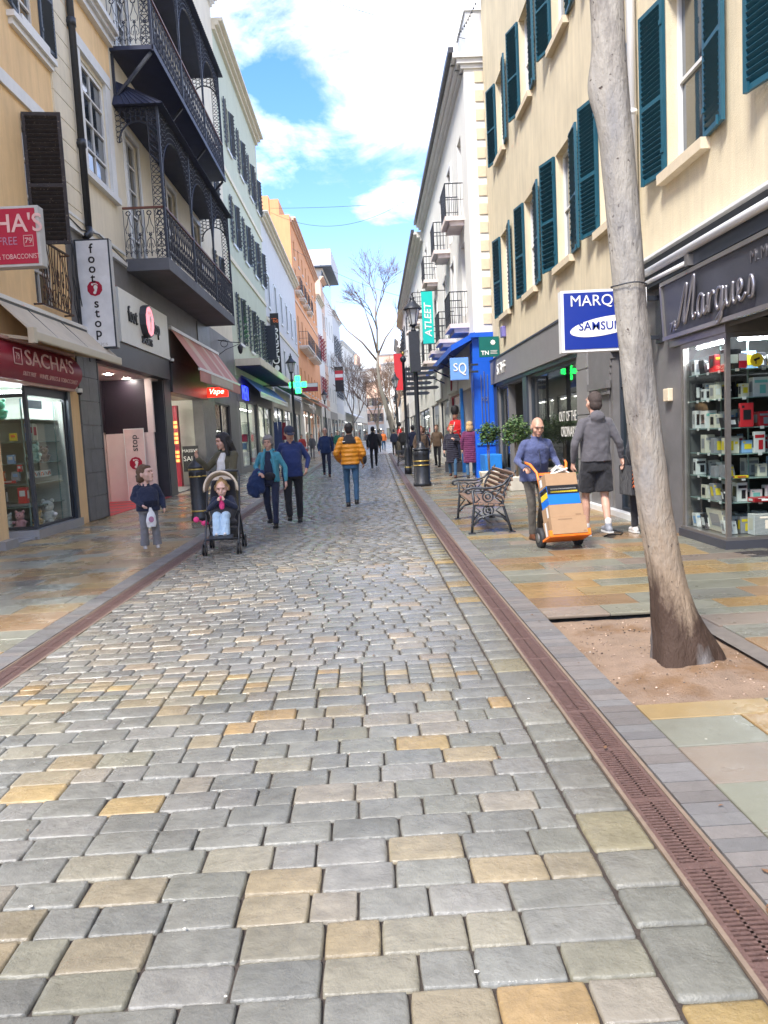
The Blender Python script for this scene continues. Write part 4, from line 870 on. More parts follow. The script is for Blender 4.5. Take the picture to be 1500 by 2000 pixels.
def foot_logo(parent, c, r, right, up, out, mred='sign_red'):
    c, right, up, out = V(c), V(right), V(up), V(out); m = MB(); N_ = 10
    m.add([c+right*r*cos(2*pi*(k+.5)/N_)+up*r*sin(2*pi*(k+.5)/N_) for k in range(N_)], [tuple(range(N_))]); m.build('logo_disc', mred, parent)
    m = MB(); o = c+out*.004
    def el(a, b, ra, rb, t=0): m.add([o+right*r*(a+ra*cos(q)*cos(t)-rb*sin(q)*sin(t))+up*r*(b+ra*cos(q)*sin(t)+rb*sin(q)*cos(t)) for q in [2*pi*k/14 for k in range(14)]], [tuple(range(14))])
    el(.12, .12, .26, .30); o = c+out*.0045; el(.12, -.22, .17, .36, -.25); o = c+out*.005; el(-.02, -.55, .2, .2)
    for i, (a, b, q) in enumerate(((-.28, .50, .13), (-.06, .58, .08), (.10, .58, .075), (.25, .53, .07), (.38, .44, .06))): o = c+out*(.0055+.0003*i); el(a, b, q, q*1.1)
    m.build('footprint', 'white_letter', parent)
text('foot', .26, (-6.36, 22.04, .52), (0, 0, 1), (-1, 0, 0), 'black_letter', bp, ext=.002); text('stop', .26, (-6.36, 22.04, 1.62), (0, 0, 1), (-1, 0, 0), 'black_letter', bp, ext=.002); foot_logo(bp, (-6.36, 22.025, 1.06), .18, (1, 0, 0), (0, 0, 1), (0, -1, 0))
vs_ = thing('projecting_sign', 'tall white vertical box sign reading foot stop with a red footprint roundel', 'shop sign', (-5.45, 17, 3.6))
x0, x1, z0, z1 = -5.79, -5.08, 3.60, 5.83; c_ = MB(); c_.box(x0, x1, 16.92, 17.12, z0, z1); c_.build('case', 'dark_frame', vs_); c_ = MB(); c_.box(x0+.03, x1-.03, 16.912, 16.92, z0+.03, z1-.03); c_.build('face', mat('sign_white', (.78, .79, .80), .4), vs_); c_ = MB(); c_.box(x1, x1+.004, 16.93, 17.11, z0+.02, z1-.02); c_.build('side', 'case_grey', vs_)
for i, ch in enumerate('foot'): text(ch, .27, (-5.46, 16.908, 5.63-.20*i), (1, 0, 0), (0, 0, 1), 'black_letter', vs_, ext=.002, off=.004)
for i, ch in enumerate('stop'): text(ch, .27, (-5.43, 16.908, 4.52-.20*i), (1, 0, 0), (0, 0, 1), 'black_letter', vs_, ext=.002, off=.004)
foot_logo(vs_, (-5.44, 16.908, 4.83), .16, (1, 0, 0), (0, 0, 1), (0, -1, 0)); text('asics', .11, (-5.40, 16.908, 3.69), (1, 0, 0), (0, 0, 1), 'case_grey', vs_, ext=.002, sx=1.4)
wf = thing('shop_sign', 'white fascia board with a raised red roundel reading foot stop over the red-floored entrance', 'shop sign', (-5.8, 21, 4)); c_ = MB(); FL.box(c_, 19.0, 23.6, .02, .22, 4.0, 5.26); c_.build('board', mat('fascia_white', (.82, .83, .78), .5, .04), wf); c_ = MB(); FL.box(c_, 17.6, 23.62, -.02, .18, 3.42, 3.98); c_.build('lower_trim', 'dark_clad', wf)
text('foot', .55, (-5.57, 20.0, 4.72), rl, (0, 0, 1), 'black_letter', wf, ext=.03, sx=.8); text('stop', .55, (-5.57, 22.15, 4.72), rl, (0, 0, 1), 'black_letter', wf, ext=.03, sx=.8)
c_ = MB(); c_.tube([(-5.58, 21.05, 4.74), (-5.42, 21.05, 4.74)], .42, 10, sm=False); c_.build('roundel', 'dark_clad', wf); foot_logo(wf, (-5.415, 21.05, 4.74), .38, (0, 1, 0), (0, 0, 1), (1, 0, 0), mat('lit_pink', (.8, .25, .28), .4, emit=(1, .25, .3), es=.25))
text('SPORTS', .26, (-5.57, 21.2, 4.24), rl, (0, 0, 1), 'black_letter', wf, ext=.02, sx=1.1, off=.006)
# open shop under the salmon awning
room(FL, ib, 24.1, 29.0, 3.1, 5, 'interior_pale', 'interior', lights=3, d0=-.35, lm='bright_lamp')
c_ = MB(); FL.box(c_, 24.2, 29.5, .0, .1, 3.1, 4.1); c_.build('fascia', 'dark_clad', ib)
c_ = MB(); X(c_, 28.9, 31.15, 0, .03, 0, 5.9); c_.build('pillar', 'slate_tile', ib)
rk = thing('display_rack', 'tall rack of small orange and red packets inside the open shop doorway', 'rack', (-6.9, 28, 0)); c_ = MB(); c_.box(-7.1, -6.6, 28.3, 28.6, 0, 2.9); c_.build('cabinet', 'crimson', rk)
c_ = MB()
for z in (.9, 1.05, 1.2, 1.55, 1.7, 1.85, 2.1, 2.25):
    for i in range(4): c_.box(-7.07+i*.12, -6.97+i*.12, 28.27, 28.3, z, z+.1)
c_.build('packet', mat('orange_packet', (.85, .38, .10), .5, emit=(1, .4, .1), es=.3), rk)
ad = thing('advert_board', 'black advert board with white capitals beside the open shop doorway', 'sign', (-6.0, 28.2, 0)); c_ = MB(); c_.box(-6.45, -5.9, 28.1, 28.14, .55, 1.45); c_.build('board', 'black_letter', ad); text('MASSIVE', .15, (-6.18, 28.09, 1.28), (1, 0, 0), (0, 0, 1), 'white_letter', ad, ext=.001); text('SALE', .24, (-6.18, 28.09, 1.0), (1, 0, 0), (0, 0, 1), 'white_letter', ad, ext=.001)
shop_glass(FL, ib, 31.2, 34.8, .1, 3.1, 'dark_frame', mull=(33,)); room(FL, ib, 31.1, 34.9, 3.1, 3, lights=1, d0=-.4)
mat('salmon', (.62, .30, .25), .8, .1, 2, bump=.2, bs=100, grime=.1); mat('salmon2', (.70, .52, .42), .8, .08)
sa = thing('awning', 'faded salmon awning with a lettered valance beyond the white fascia', 'awning', (-5.8, 28, 4.3)); c_ = MB(); vs = []; n = 16
for i in range(n):
    a, b = 24.7+7.7*i/n, 24.7+7.7*(i+1)/n; c_.add([(-5.75, a, 5.05), (-5.75, b, 5.05), (-4.95, b, 3.82), (-4.95, a, 3.82)], [(0, 1, 2, 3)], 1 if i in (3, 4, 9, 13) else 0)
c_.build('canopy', ['salmon', 'salmon2'], sa)
c_ = MB(); c_.box(-4.96, -4.93, 24.7, 32.4, 3.42, 3.76); c_.build('valance', 'salmon', sa); c_ = MB(); c_.box(-4.925, -4.915, 26.3, 30.6, 3.47, 3.74); c_.build('valance_panel', 'canvas', sa)
c_ = MB(); c_.box(-4.99, -4.92, 24.65, 32.45, 3.76, 3.84); c_.box(-5.8, -5.7, 24.6, 32.5, 5.03, 5.13); c_.build('front_bar', 'white_plastic', sa); pass
rs = thing('projecting_sign', 'small bright red lit sign under the salmon awning', 'shop sign', (-5.4, 30, 3.2)); c_ = MB(); c_.box(-5.79, -4.97, 29.6, 29.7, 3.20, 3.55); c_.build('case', mat('lit_red', (.6, .01, .01), .4, emit=(1, .02, .01), es=.5), rs); text('Vape', .28, (-5.4, 29.59, 3.4), (1, 0, 0), (0, 0, 1), mat('lit_cream', (1, .7, .5), .4, emit=(1, .7, .5), es=.8), rs, ext=.002, shear=.3)
# ---- lace ironwork
def lace(mb, P, w, h, r=.011, unit=.30, fine=True):
    n = max(1, round(w/unit)); u = w/n
    def T(pts, rr=r, closed=False): mb.tube([P(a, b) for a, b in pts], rr, 3, sm=False, closed=closed, cap=False)
    for i in range(n):
        o = i*u; c = o+u/2
        T([(o, 0), (o, h)], r*1.2)
        circ = lambda cx, cz, q, m=8: [(cx+q*cos(2*pi*k/m), cz+q*sin(2*pi*k/m)) for k in range(m)]
        T(circ(c, h-u*.28, u*.22), closed=True); T([(c-u*.22, h-u*.28), (c, h-u*.06), (c+u*.22, h-u*.28), (c, h-u*.5), (c-u*.22, h-u*.28)])
        zc = h*.52
        for s in (-1, 1):
            T([(c, h-u*.5), (c+s*u*.16, h*.70), (c+s*u*.36, h*.60), (c+s*u*.30, h*.50), (c+s*u*.1, h*.52), (c, h*.42)])
            T([(c, h*.42), (c+s*u*.30, h*.34), (c+s*u*.38, h*.22), (c+s*u*.18, h*.18), (c+s*u*.12, h*.28)])
            T([(c+s*u*.45, h*.05), (c+s*u*.2, h*.12), (c, h*.05)])
        T(circ(c, h*.47, u*.10, 6), r*1.6, True); T([(c, 0), (c, h*.42)], r*1.3); T(circ(o+u*.02, h*.12, u*.12, 6), closed=True)
    T([(w, 0), (w, h)], r*1.2)
def scroll_strip(mb, P, w, h, r=.011):
    def T(pts, closed=False): mb.tube([P(a, b) for a, b in pts], r, 3, sm=False, closed=closed, cap=False)
    u = min(w, h); 
    if w < h: n = max(1, round(h/w)); st = h/n; f = lambda i: (w/2, (i+.5)*st)
    else: n = max(1, round(w/h)); st = w/n; f = lambda i: ((i+.5)*st, h/2)
    for i in range(n):
        cx, cz = f(i); q = min(w, h)*.42; q2 = st*.42
        qa, qb = (q, q2) if w < h else (q2, q)
        T([(cx+qa*cos(2*pi*k/8), cz+qb*sin(2*pi*k/8)) for k in range(8)], True); T([(cx-qa, cz-qb), (cx+qa, cz+qb)]); T([(cx-qa, cz+qb), (cx+qa, cz-qb)])
    T([(0, 0), (0, h), (w, h), (w, 0)], True)
def arcade(mb, P, w, zs, zt, r=.012, drop=1.3):
    """spandrel lace between an arch springing at zs-drop and the beam zt, width w"""
    def T(pts, rr=r): mb.tube([P(a, b) for a, b in pts], rr, 3, sm=False, cap=False)
    A = [(w*(.5-.5*cos(pi*k/14))*1.0, (zs-drop)+(drop)*sin(pi*k/14)) for k in range(15)]
    A = [(.06+(w-.12)*(a/w), b) for a, b in A]; T(A, r*2.2); T([(0, zt), (w, zt)], r*2.5)
    rg = random.Random(3); st = .13
    a = .06
    while a < w:
        t = min(1, max(0, (a-.06)/(w-.12))); za = (zs-drop)+drop*sqrt(max(0, 1-(2*t-1)**2)); z = za
        while z < zt-.02:
            q = min(.07, (zt-z)*.5); T([(a+q*cos(k*pi/3+.5), z+q+q*sin(k*pi/3+.5)) for k in range(7)]); z += .13
        a += st
    return
def balcony(root, y0, y1, zf, zr, zc, nb, slab=True):
    xo = -4.75; xi = -5.8; L = y1-y0
    s = MB(); 
    if slab: s.hexa([(xi, y0-.05, zf-.3), (xo+.03, y0-.05, zf-.3), (xo+.03, y1+.05, zf-.3), (xi, y1+.05, zf-.3), (xi, y0-.05, zf), (xo+.03, y0-.05, zf), (xo+.03, y1+.05, zf), (xi, y1+.05, zf)]); s.build('balcony_floor', 'slab_grey', root)
    else: s.box(xi, xo+.03, y0-.05, y1+.05, zf-.1, zf); s.box(xo, xo+.05, y0-.05, y1+.05, zf-.14, zf+.01); s.build('balcony_floor', 'navy_soffit', root)
    f = MB(); rz = zr-.04
    lace(f, lambda a, b: (xo, y0+a, zf+.06+b), L, rz-zf-.1); fr = f.build('railing', 'navy_iron', root)
    for yy in (y0, y1):
        f = MB(); lace(f, lambda a, b: (xi+a, yy, zf+.06+b), xo-xi, rz-zf-.1, unit=.26); f.build('railing', 'navy_iron', root)
    f = MB(); f.box(xo-.03, xo+.03, y0, y1, zr-.05, zr); f.box(xi, xo, y0-.03, y0+.03, zr-.05, zr); f.box(xi, xo, y1-.03, y1+.03, zr-.05, zr); f.build('handrail', mat('rail_brown', (.16, .06, .04), .5, .1), root)
    for i in range(nb+1):
        yy = y0+L*i/nb; p = MB(); p.box(xo-.03, xo+.03, yy-.03, yy+.03, zf, zc); 
        if i in (0, nb):
            sg = 1 if i == 0 else -1; scroll_strip(p, lambda a, b: (xo, yy+sg*a, zf+b), .26, zc-zf-.1); scroll_strip(p, lambda a, b: (xo-a, yy, zf+b), .26, zc-zf-.1)
        else: scroll_strip(p, lambda a, b: (xo, yy-.07+a, zr+b), .14, zc-zr-.4)
        p.build('post', 'navy_iron', root)
    a = MB()
    for i in range(nb): arcade(a, lambda q, b: (xo, y0+L*i/nb+q, b), L/nb, zc-.42, zc, drop=1.5)
    for yy in (y0, y1): arcade(a, lambda q, b: (xi+q, yy, b), xo-xi, zc-.35, zc, drop=.5)
    a.build('arch_fretwork', 'navy_iron', root)
    s = MB(); o = .18
    s.add([(xi, y0-o, zc), (xo+o, y0-o, zc), (xo+o, y1+o, zc), (xi, y1+o, zc), (xi, y0+.35, zc+.75), (xi, y1-.35, zc+.75)], [(0, 1, 2, 3), (0, 1, 4), (1, 2, 5, 4), (2, 3, 5)])
    n = int((L+2*o)/.14)
    for i in range(n):
        yy = y0-o+(L+2*o)*i/n; ye = min(max(yy, y0+.35), y1-.35); s.bar((xo+o, yy, zc+.012), (xi, ye, zc+.762), .04, .02)
    for i in range(8):
        xx = xi+(xo+o-xi)*i/8; s.bar((xx, y0-o, zc+.012), (xi, y0+.35, zc+.76), .03, .02)
    s.build('canopy_roof', 'navy_soffit', root)
    b = MB(); b.box(xi+.02, xo-.04, y0, y1, zc-.02, zc-.005); b.build('canopy_ceiling', 'navy_soffit', root)
mat('slab_grey', (.12, .125, .14), .7, .15, 1.5, bump=.6, bs=20, grime=.2)
balcony(ib, 20.7, 30.8, 6.25, 7.53, 9.95, 3); balcony(ib, 20.7, 30.8, 11.38, 12.6, 15.05, 3, slab=False)
c_ = MB()
for y in (20.75, 24.1, 27.4, 30.75): c_.bar((-4.8, y, 11.24), (-5.76, y, 10.2), .07, .07); c_.box(-5.8, -5.74, y-.04, y+.04, 10.1, 11.24)
c_.build('strut', 'navy_iron', ib)
dp = MB(); dp.tube([(-5.68, 17.6, 6.25), (-5.68, 17.6, 20.4)], .075, 12)
for z in (7.9, 10.35, 13): dp.tube([(-5.68, 17.6, z), (-5.68, 17.6, z+.16)], .095, 12); dp.box(-5.8, -5.66, 17.52, 17.68, z+.05, z+.1)
dp.tube([(-5.68, 17.6, 6.25), (-5.66, 17.55, 6.1), (-5.7, 17.4, 6.0)], .075, 12); tag(dp.build('drainpipe', 'black_iron', None, (-5.68, 17.6, 6)), 'black cast iron drainpipe between the ochre wall and the white-framed window', 'drainpipe')
cbm = MB(); rg = random.Random(5)
for k in range(5):
    p = V((-5.74, 16.5+.05*k, 6.1-.1*k)); pts = [p]
    for i in range(9): p = p+V((rg.uniform(-.01, .012), rg.uniform(-.07, .09), -.26)); p.x = max(-5.78, p.x); pts.append(p.copy())
    cbm.tube(pts, .011, 5)
cbm.tube([(-5.72, 16.4, 6.2), (-5.7, 17.2, 6.1), (-5.72, 18.4, 6.3), (-5.72, 20.4, 6.12)], .014, 5); tag(cbm.build('wall_cables', 'black_iron', None, (-5.75, 16.5, 4)), 'tangled black cables running down the wall beside the tall white vertical sign', 'cables')
wl_ = thing('wall_lamp', 'wrought iron wall bracket with a hanging lamp at the end of the salmon awning', 'lamp', (-5.8, 33, 5.5)); c_ = MB()
c_.tube([(-5.8, 33, 5.7), (-5.3, 33, 5.6), (-4.9, 33.0, 5.55)], .018, 6); c_.tube([(-5.55+.14*cos(a), 33, 5.55+.14*sin(a)) for a in [k*pi/8 for k in range(16)]], .014, 5, closed=True); c_.tube([(-5.8, 33, 5.1), (-5.5, 33, 5.3), (-4.95, 33, 5.5)], .014, 5); c_.build('bracket', 'black_iron', wl_)
c_ = MB(); c_.lathe([(.02, 5.5), (.10, 5.42), (.12, 5.38), (.07, 5.15), (.02, 5.1)], (-4.9, 33, 0), 8); c_.build('lantern', 'black_iron', wl_)
# ================================================================ GENERIC FACADES UP THE STREET
def house(name, label, F, u0, u1, H, wallm, floors, nw, ww=1.1, shopz=4.4, shop='dark_clad', sm=None, strings=(), corn='white_paint', trim=None, surround=None, slats=8, bars=(0, 1), roof='roof_dark', depth=9, shopm='dark_frame', glassu=None, wmat='white_paint', arch=False):
    A = F.p((u0+u1)/2, 0, 0); r = thing(name, label, 'building', A); holes = []
    cs = [u0+(u1-u0)*(i+.5)/nw for i in range(nw)] if isinstance(nw, int) else nw
    for z0, z1 in floors: holes += [(c-ww/2, c+ww/2, z0, z1) for c in cs]
    sh = glassu or [(u0+.5+(u1-u0-1)*i/2+.25, u0+.5+(u1-u0-1)*(i+1)/2-.25) for i in range(2)]
    gh = [(a, b, .25, shopz-1.1) for a, b in sh]
    w = MB(); F.wall(w, u0, u1, shopz, H, holes); F.box(w, u0, u0+.2, -depth, -.001, 0, H); F.box(w, u1-.2, u1, -depth, -.001, 0, H); w.build('wall', wallm, r)
    w = MB(); F.wall(w, u0, u1, 0, shopz, gh, rev=.3); w.build('shopfront', shop, r)
    if roof: w = MB(); F.box(w, u0+.2, u1-.2, -depth, -.01, H-.3, H-.1); w.build('roof', roof, r)
    for z0, z1 in floors:
        for c in cs:
            window(F, r, c-ww/2, c+ww/2, z0, z1, wm=wmat, bars=bars, shut=bool(sm), sm=sm, slats=slats, surround=surround, sw=ww/2, sill='white_paint', sd=.08)
    for z in strings: w = MB(); F.box(w, u0, u1, -.02, .07, z, z+.22); w.build('string_course', trim or corn, r)
    if corn: cornice(F, r, u0, u1, H, corn, ((.15, .18), (.32, .16), (.5, .14)))
    for a, b in sh:
        shop_glass(F, r, a, b, .25, shopz-1.1, shopm, mull=((a+b)/2,))
        w = MB(); F.box(w, a-.1, b+.1, -2.2, -2.1, 0, shopz-1); w.build('shop_backdrop', 'interior_pale' if R_.random() < .5 else 'interior', r)
        w = MB(); F.box(w, a+.3, b-.3, -1.3, -1.2, shopz-1.25, shopz-1.2); w.build('ceiling_light', 'lamp_glow', r)
        w = MB()
        for k in range(7):
            c = a+.3+(b-a-.7)*R_.random(); z = R_.choice([.3, .7, 1.1, 1.5, 1.9]); F.box(w, c, c+R_.uniform(.15, .4), -.9, -.6, z, z+R_.uniform(.2, .45), k % 4)
        w.build('window_display', ['box_white', 'box_red', 'box_blue', 'box_cream'], r)
    return r
def sign_flat(name, label, F, u0, u1, z0, z1, m, txt=None, tm='white_letter', ts=.3, d0=.02, d1=.12, cat='shop sign', sx=1.0):
    t = thing(name, label, cat, F.p((u0+u1)/2, d0, z0)); b = MB(); F.box(b, u0, u1, d0, d1, z0, z1); b.build('board', m, t)
    if txt: q = F.t if F.side < 0 else -F.t; text(txt, ts, F.p((u0+u1)/2, d1+.008, (z0+z1)/2), q, (0, 0, 1), tm, t, ext=.004, sx=sx)
    return t
def sign_proj(label, x0, x1, y, z0, z1, m, cm='dark_frame', th=.14, cat='shop sign'):
    t = thing('projecting_sign', label, cat, ((x0+x1)/2, y, z0)); b = MB(); b.box(x0, x1, y, y+th, z0, z1); b.build('case', cm, t)
    b = MB(); b.box(x0+.02, x1-.02, y-.006, y, z0+.02, z1-.02); b.build('face', m, t)
    b = MB(); 
    if x0 < 0: b.box(x0-.25, x0, y+.04, y+.1, z0+.2, z0+.26); b.box(x0-.25, x0, y+.04, y+.1, z1-.26, z1-.2)
    else: b.box(x1, x1+.3, y+.04, y+.1, z0+.2, z0+.26); b.box(x1, x1+.3, y+.04, y+.1, z1-.26, z1-.2)
    b.build('bracket', 'black_iron', t); return t
def canopy(label, F, u0, u1, zt, zf, depth, m, val=.22, vm=None, bar='white_plastic'):
    t = thing('awning', label, 'awning', F.p((u0+u1)/2, 0, zf)); P = F.p
    b = MB(); b.add([P(u0, .05, zt), P(u1, .05, zt), P(u1, depth, zf), P(u0, depth, zf), P(u0, .05, zt-.02), P(u1, .05, zt-.02), P(u1, depth, zf-.02), P(u0, depth, zf-.02)], [(0, 1, 2, 3), (4, 5, 6, 7), (0, 3, 7, 4), (1, 2, 6, 5)]); b.build('canopy', m, t)
    b = MB(); F.box(b, u0, u1, depth-.02, depth+.03, zf-.06, zf+.02); b.build('front_bar', bar, t)
    if val: b = MB(); F.box(b, u0, u1, depth-.01, depth+.01, zf-.06-val, zf-.06); b.build('valance', vm or m, t)
    return t
def juliet(F, root, c, w, z, m='black_iron', d=.55, h=1.0, slabm='off_white', step=.12):
    s = MB(); F.box(s, c-w/2, c+w/2, 0, d, z-.14, z); F.box(s, c-w/2+.1, c+w/2-.1, 0, d-.15, z-.28, z-.14); b = s.build('balcony', slabm, root); r = MB()
    n = int(w/step); P = F.p
    for i in range(n+1): u = c-w/2+w*i/n; r.bar(P(u, d-.03, z), P(u, d-.03, z+h), .016, .016)
    for sg in (-1, 1):
        for i in range(5): r.bar(P(c+sg*w/2, .1+(d-.13)*i/4, z), P(c+sg*w/2, .1+(d-.13)*i/4, z+h), .016, .016)
        r.bar(P(c+sg*w/2, .02, z+h), P(c+sg*w/2, d-.02, z+h), .035, .03); r.bar(P(c+sg*w/2, .02, z+.5*h), P(c+sg*w/2, d-.02, z+.5*h), .02, .02)
    r.bar(P(c-w/2, d-.03, z+h), P(c+w/2, d-.03, z+h), .035, .03); r.bar(P(c-w/2, d-.03, z+.08), P(c+w/2, d-.03, z+.08), .02, .02)
    for i in range(int(w/.25)): u = c-w/2+.12+i*.25; r.tube([P(u+.08*cos(a), d-.03, z+.3+.1*sin(a)) for a in [k*pi/4 for k in range(8)]], .01, 4, closed=True)
    r.build('railing', m, b)
mat('blue_awning', (.06, .15, .50), .7, .08, 3); mat('green_awning', (.02, .25, .18), .7); mat('cyan_banner', (.0, .55, .46), .6, .03); mat('bright_blue', (.006, .10, .58), .42, .05, 4, bump=.3, bs=14); mat('navy_blue', (.005, .02, .16), .4, .05); mat('sky_sign', (.16, .34, .75), .4, .04)
# green house with shuttered windows
gh_ = house('green_house', 'pale green house with grey shutters behind the iron balconies', FL, 36.9, 51, 19.7, 'green_wall', [(6.3, 8.6), (11.0, 13.1), (15.4, 17.5)], [39.6, 43.4, 47.0, 49.9], 1.15, 4.6, 'staff_grey', 'shutter_grey', (9.9, 13.9), 'pale_cream', slats=12)
s_ = MB(); FL.box(s_, 37, 52, .02, 1.2, 5.0, 5.32); s_.build('balcony_floor', 'pale_cream', gh_); s_ = MB(); FL.box(s_, 37.05, 51.95, .03, 1.15, 4.96, 5.0); s_.build('soffit', 'navy_soffit', gh_)
canopy('sky blue awning over the shop under the pale green house', FL, 38.5, 52, 4.7, 3.85, .9, 'blue_awning', .18, 'white_paint')
sg = sign_flat('shop_sign', 'deep blue capital letters on the grey shopfront beside the blue awning', FL, 36.95, 42.0, 3.4, 4.3, 'staff_grey', 'MEN', mat('lit_blue', (.02, .03, .7), .4, emit=(.03, .05, 1), es=.9), 1.0, 0, .03)
# lilac house
lh = house('lilac_house', 'lilac-grey house with white cornice and attic windows next to the green one', FL, 51, 75, 15.3, 'lilac_wall', [(6.2, 8.2), (10.2, 12.2)], 6, 1.1, 4.8, 'off_white', None, (9.1,), 'pale_cream', surround='white_paint', glassu=[(52, 58), (59, 65), (66, 73)])
m_ = MB(); m_.hexa([FL.p(51.2, -.5, 15.7), FL.p(74.8, -.5, 15.7), FL.p(74.8, -6, 15.7), FL.p(51.2, -6, 15.7), FL.p(51.2, -1.5, 18.3), FL.p(74.8, -1.5, 18.3), FL.p(74.8, -6, 18.3), FL.p(51.2, -6, 18.3)]); m_.build('mansard_roof', 'shutter_grey', lh)
for c in (53.5, 58.5, 63.5, 68.5):
    d_ = MB(); FL.box(d_, c-.8, c+.8, -1.8, -.2, 15.8, 17.7); d_.build('dormer', 'lilac_wall', lh); d_ = MB(); FL.box(d_, c-.5, c+.5, -.2, -.18, 16.1, 17.4); d_.build('pane', 'pane', lh)
cs_ = sign_proj('black vertical banner sign reading CARLOS on the lilac-grey house', -5.7, -5.15, 52, 5.6, 9.65, 'black_letter'); text('CARLOS', .62, (-5.43, 51.98, 7.55), (0, 0, 1), (-1, 0, 0), 'white_letter', cs_, ext=.005, off=.012); text('gi', .5, (-5.43, 51.98, 9.2), (0, 0, 1), (-1, 0, 0), 'orange_lit', cs_, ext=.005) if mat('orange_lit', (.85, .18, .04), .5) else None
c_ = MB(); c_.add([(-5.43+.16*cos(2*pi*k/14), 51.985, 6.15+.2*sin(2*pi*k/14)) for k in range(14)], [tuple(range(14))]); c_.build('emblem', 'white_letter', cs_)
sign_proj('plain navy box sign just behind the black vertical banner', -6.0, -5.2, 50, 6.5, 8.6, 'navy_iron')
# orange house with balconies
FO = Fc(-5.8, 75, -5.35, 104, -1)
oh = house('orange_house', 'tall orange house with iron balconies and a stepped chimney', FO, 0, 29, 21.4, 'orange_wall', [(6.3, 8.3), (10.8, 13.2), (15.6, 17.6), (18.6, 20.2)], 7, 1.0, 5.4, 'off_white', None, (14.3,), 'peach_wall', glassu=[(2, 9), (10, 18), (19, 27)])
for c in (2.07, 6.2, 10.3, 14.5): juliet(FO, oh, c, 2.6, 15.4, h=1.2, step=.25)
for c in (6, 16): juliet(FO, oh, c, 8.5, 10.4, h=1.3, d=.9, step=.3)
c_ = MB(); FO.box(c_, .3, 5.5, -8, -1.0, 21.4, 23.6); FO.box(c_, 1.2, 2.3, -4.5, -3.2, 23.6, 25.3); FO.box(c_, .2, 1.2, -2.8, -1.9, 21.9, 23.9); c_.build('chimney', 'orange_wall', oh)
c_ = MB(); FO.box(c_, -.3, .02, -5, -.02, 15, 22); c_.build('side_wall', 'orange_wall', oh)
# pharmacy cross, canopies
pc = thing('pharmacy_cross', 'bright green lit pharmacy cross above the left pavement', 'sign', (-3.7, 46, 4)); c_ = MB(); cx_, cz_, y_ = -3.68, 4.62, 46
for a, b in ((0, 0), (.34, 0), (-.34, 0), (0, .34), (0, -.34)): c_.box(cx_+a-.16, cx_+a+.16, y_, y_+.12, cz_+b-.16, cz_+b+.16)
c_.build('panel', mat('cross_lit', (.01, .6, .08), .4, emit=(.02, 1, .12), es=1.6), pc, bevel=.05); c_ = MB(); c_.box(-5.8, -4.2, y_+.03, y_+.08, 4.6, 4.66); c_.build('bracket', 'black_iron', pc)
c_ = MB()
for a, b in ((0, 0), (.34, 0), (-.34, 0), (0, .34), (0, -.34)): c_.tube([(cx_+a+.08*cos(q), y_-.008, cz_+b+.1*sin(q)) for q in [k*pi/5 for k in range(10)]], .012, 4, closed=True)
c_.build('light_rings', mat('cross_dark', (.0, .3, .04), .4, emit=(.0, .5, .05), es=1), pc)
mc = sign_proj('maroon and white pharmacy sign beside the green cross', -4.3, -3.2, 58, 4.9, 5.5, 'crimson'); 
c_ = MB(); c_.box(-4.28, -3.22, 57.985, 57.994, 5.22, 5.48); c_.build('upper_band', 'white_letter', mc); pass
canopy('green glass canopy over the pharmacy front', FL, 53, 64, 5.1, 4.7, 1.6, 'green_awning', 0)
canopy('cream shop awning past the green cross', FL, 65, 74.5, 5.0, 4.3, 1.4, 'canvas')
canopy('maroon-edged awning under the orange house', FO, 1, 14, 5.6, 5.0, 1.6, 'canvas', .25, 'crimson'); canopy('pale awning under the far end of the orange house', FO, 16, 28, 5.6, 5.0, 1.6, 'white_paint', .2)
# farther left fronts
FP = Fc(-5.35, 104, -4.9, 119, -1)
house('red_shuttered_house', 'white house with red shutters beyond the orange house', FP, 0, 9, 19.5, 'bright_white', [(7, 9.6), (12, 15)], 3, 1.3, 5.4, 'off_white', 'shutter_red', (), 'pale_cream', slats=5)
house('peach_house', 'narrow peach house beyond the red shutters', FP, 9.05, 15, 23.5, 'peach_wall', [(7, 9), (12, 14.5), (17, 19)], 2, 1.2, 5.4, 'off_white', None, (10.5,), 'peach_wall', surround='white_paint')
FQ = Fc(-4.9, 119, -3.6, 150, -1)
mh = house('modern_block', 'white modern block with a wide overhanging top storey', FQ, 0, 14, 26.5, 'bright_white', [(7, 9), (11.5, 14), (17, 19.5)], 3, 1.2, 5.4, 'staff_grey', None, (), None)
c_ = MB(); FQ.box(c_, -1, 14, -8, 1.4, 26.5, 28.8); c_.build('overhanging_storey', 'lilac_wall', mh); c_ = MB(); FQ.box(c_, -2, 13, -.02, .05, 22.6, 25.6); c_.build('window_band', 'pane', mh); c_ = MB(); FQ.box(c_, -1.05, 13.9, -7.9, 1.4, 26.3, 26.5); c_.build('soffit', 'shutter_grey', mh)
house('grey_shuttered_house', 'pale grey house with rows of dark grey shutters far up the left side', FQ, 14.05, 31, 22, 'lilac_wall', [(8.2, 12), (15, 18.5)], 5, 1.3, 5.6, 'off_white', 'shutter_grey', (13.5,), 'white_paint', slats=4)
FW = Fc(-3.6, 150, 1.0, 200, -1)
house('white_terrace', 'white terrace with many tall windows near the end of the street', FW, 0, 24, 19, 'bright_white', [(7.5, 10.5), (13, 16)], 6, 1.4, 5.6, 'off_white', None, (11.5,), 'white_paint', surround='white_paint')
house('pale_green_terrace', 'pale greenish terrace beyond the white one', FW, 24.05, 50, 16.5, 'off_white', [(7.5, 10.5), (12, 14.5)], 6, 1.4, 5.6, 'off_white', None, (11,), 'white_paint')
canopy('white canopy over a shop far up the left side', FW, 2, 20, 6.2, 5.2, 2.2, 'white_paint', .2)
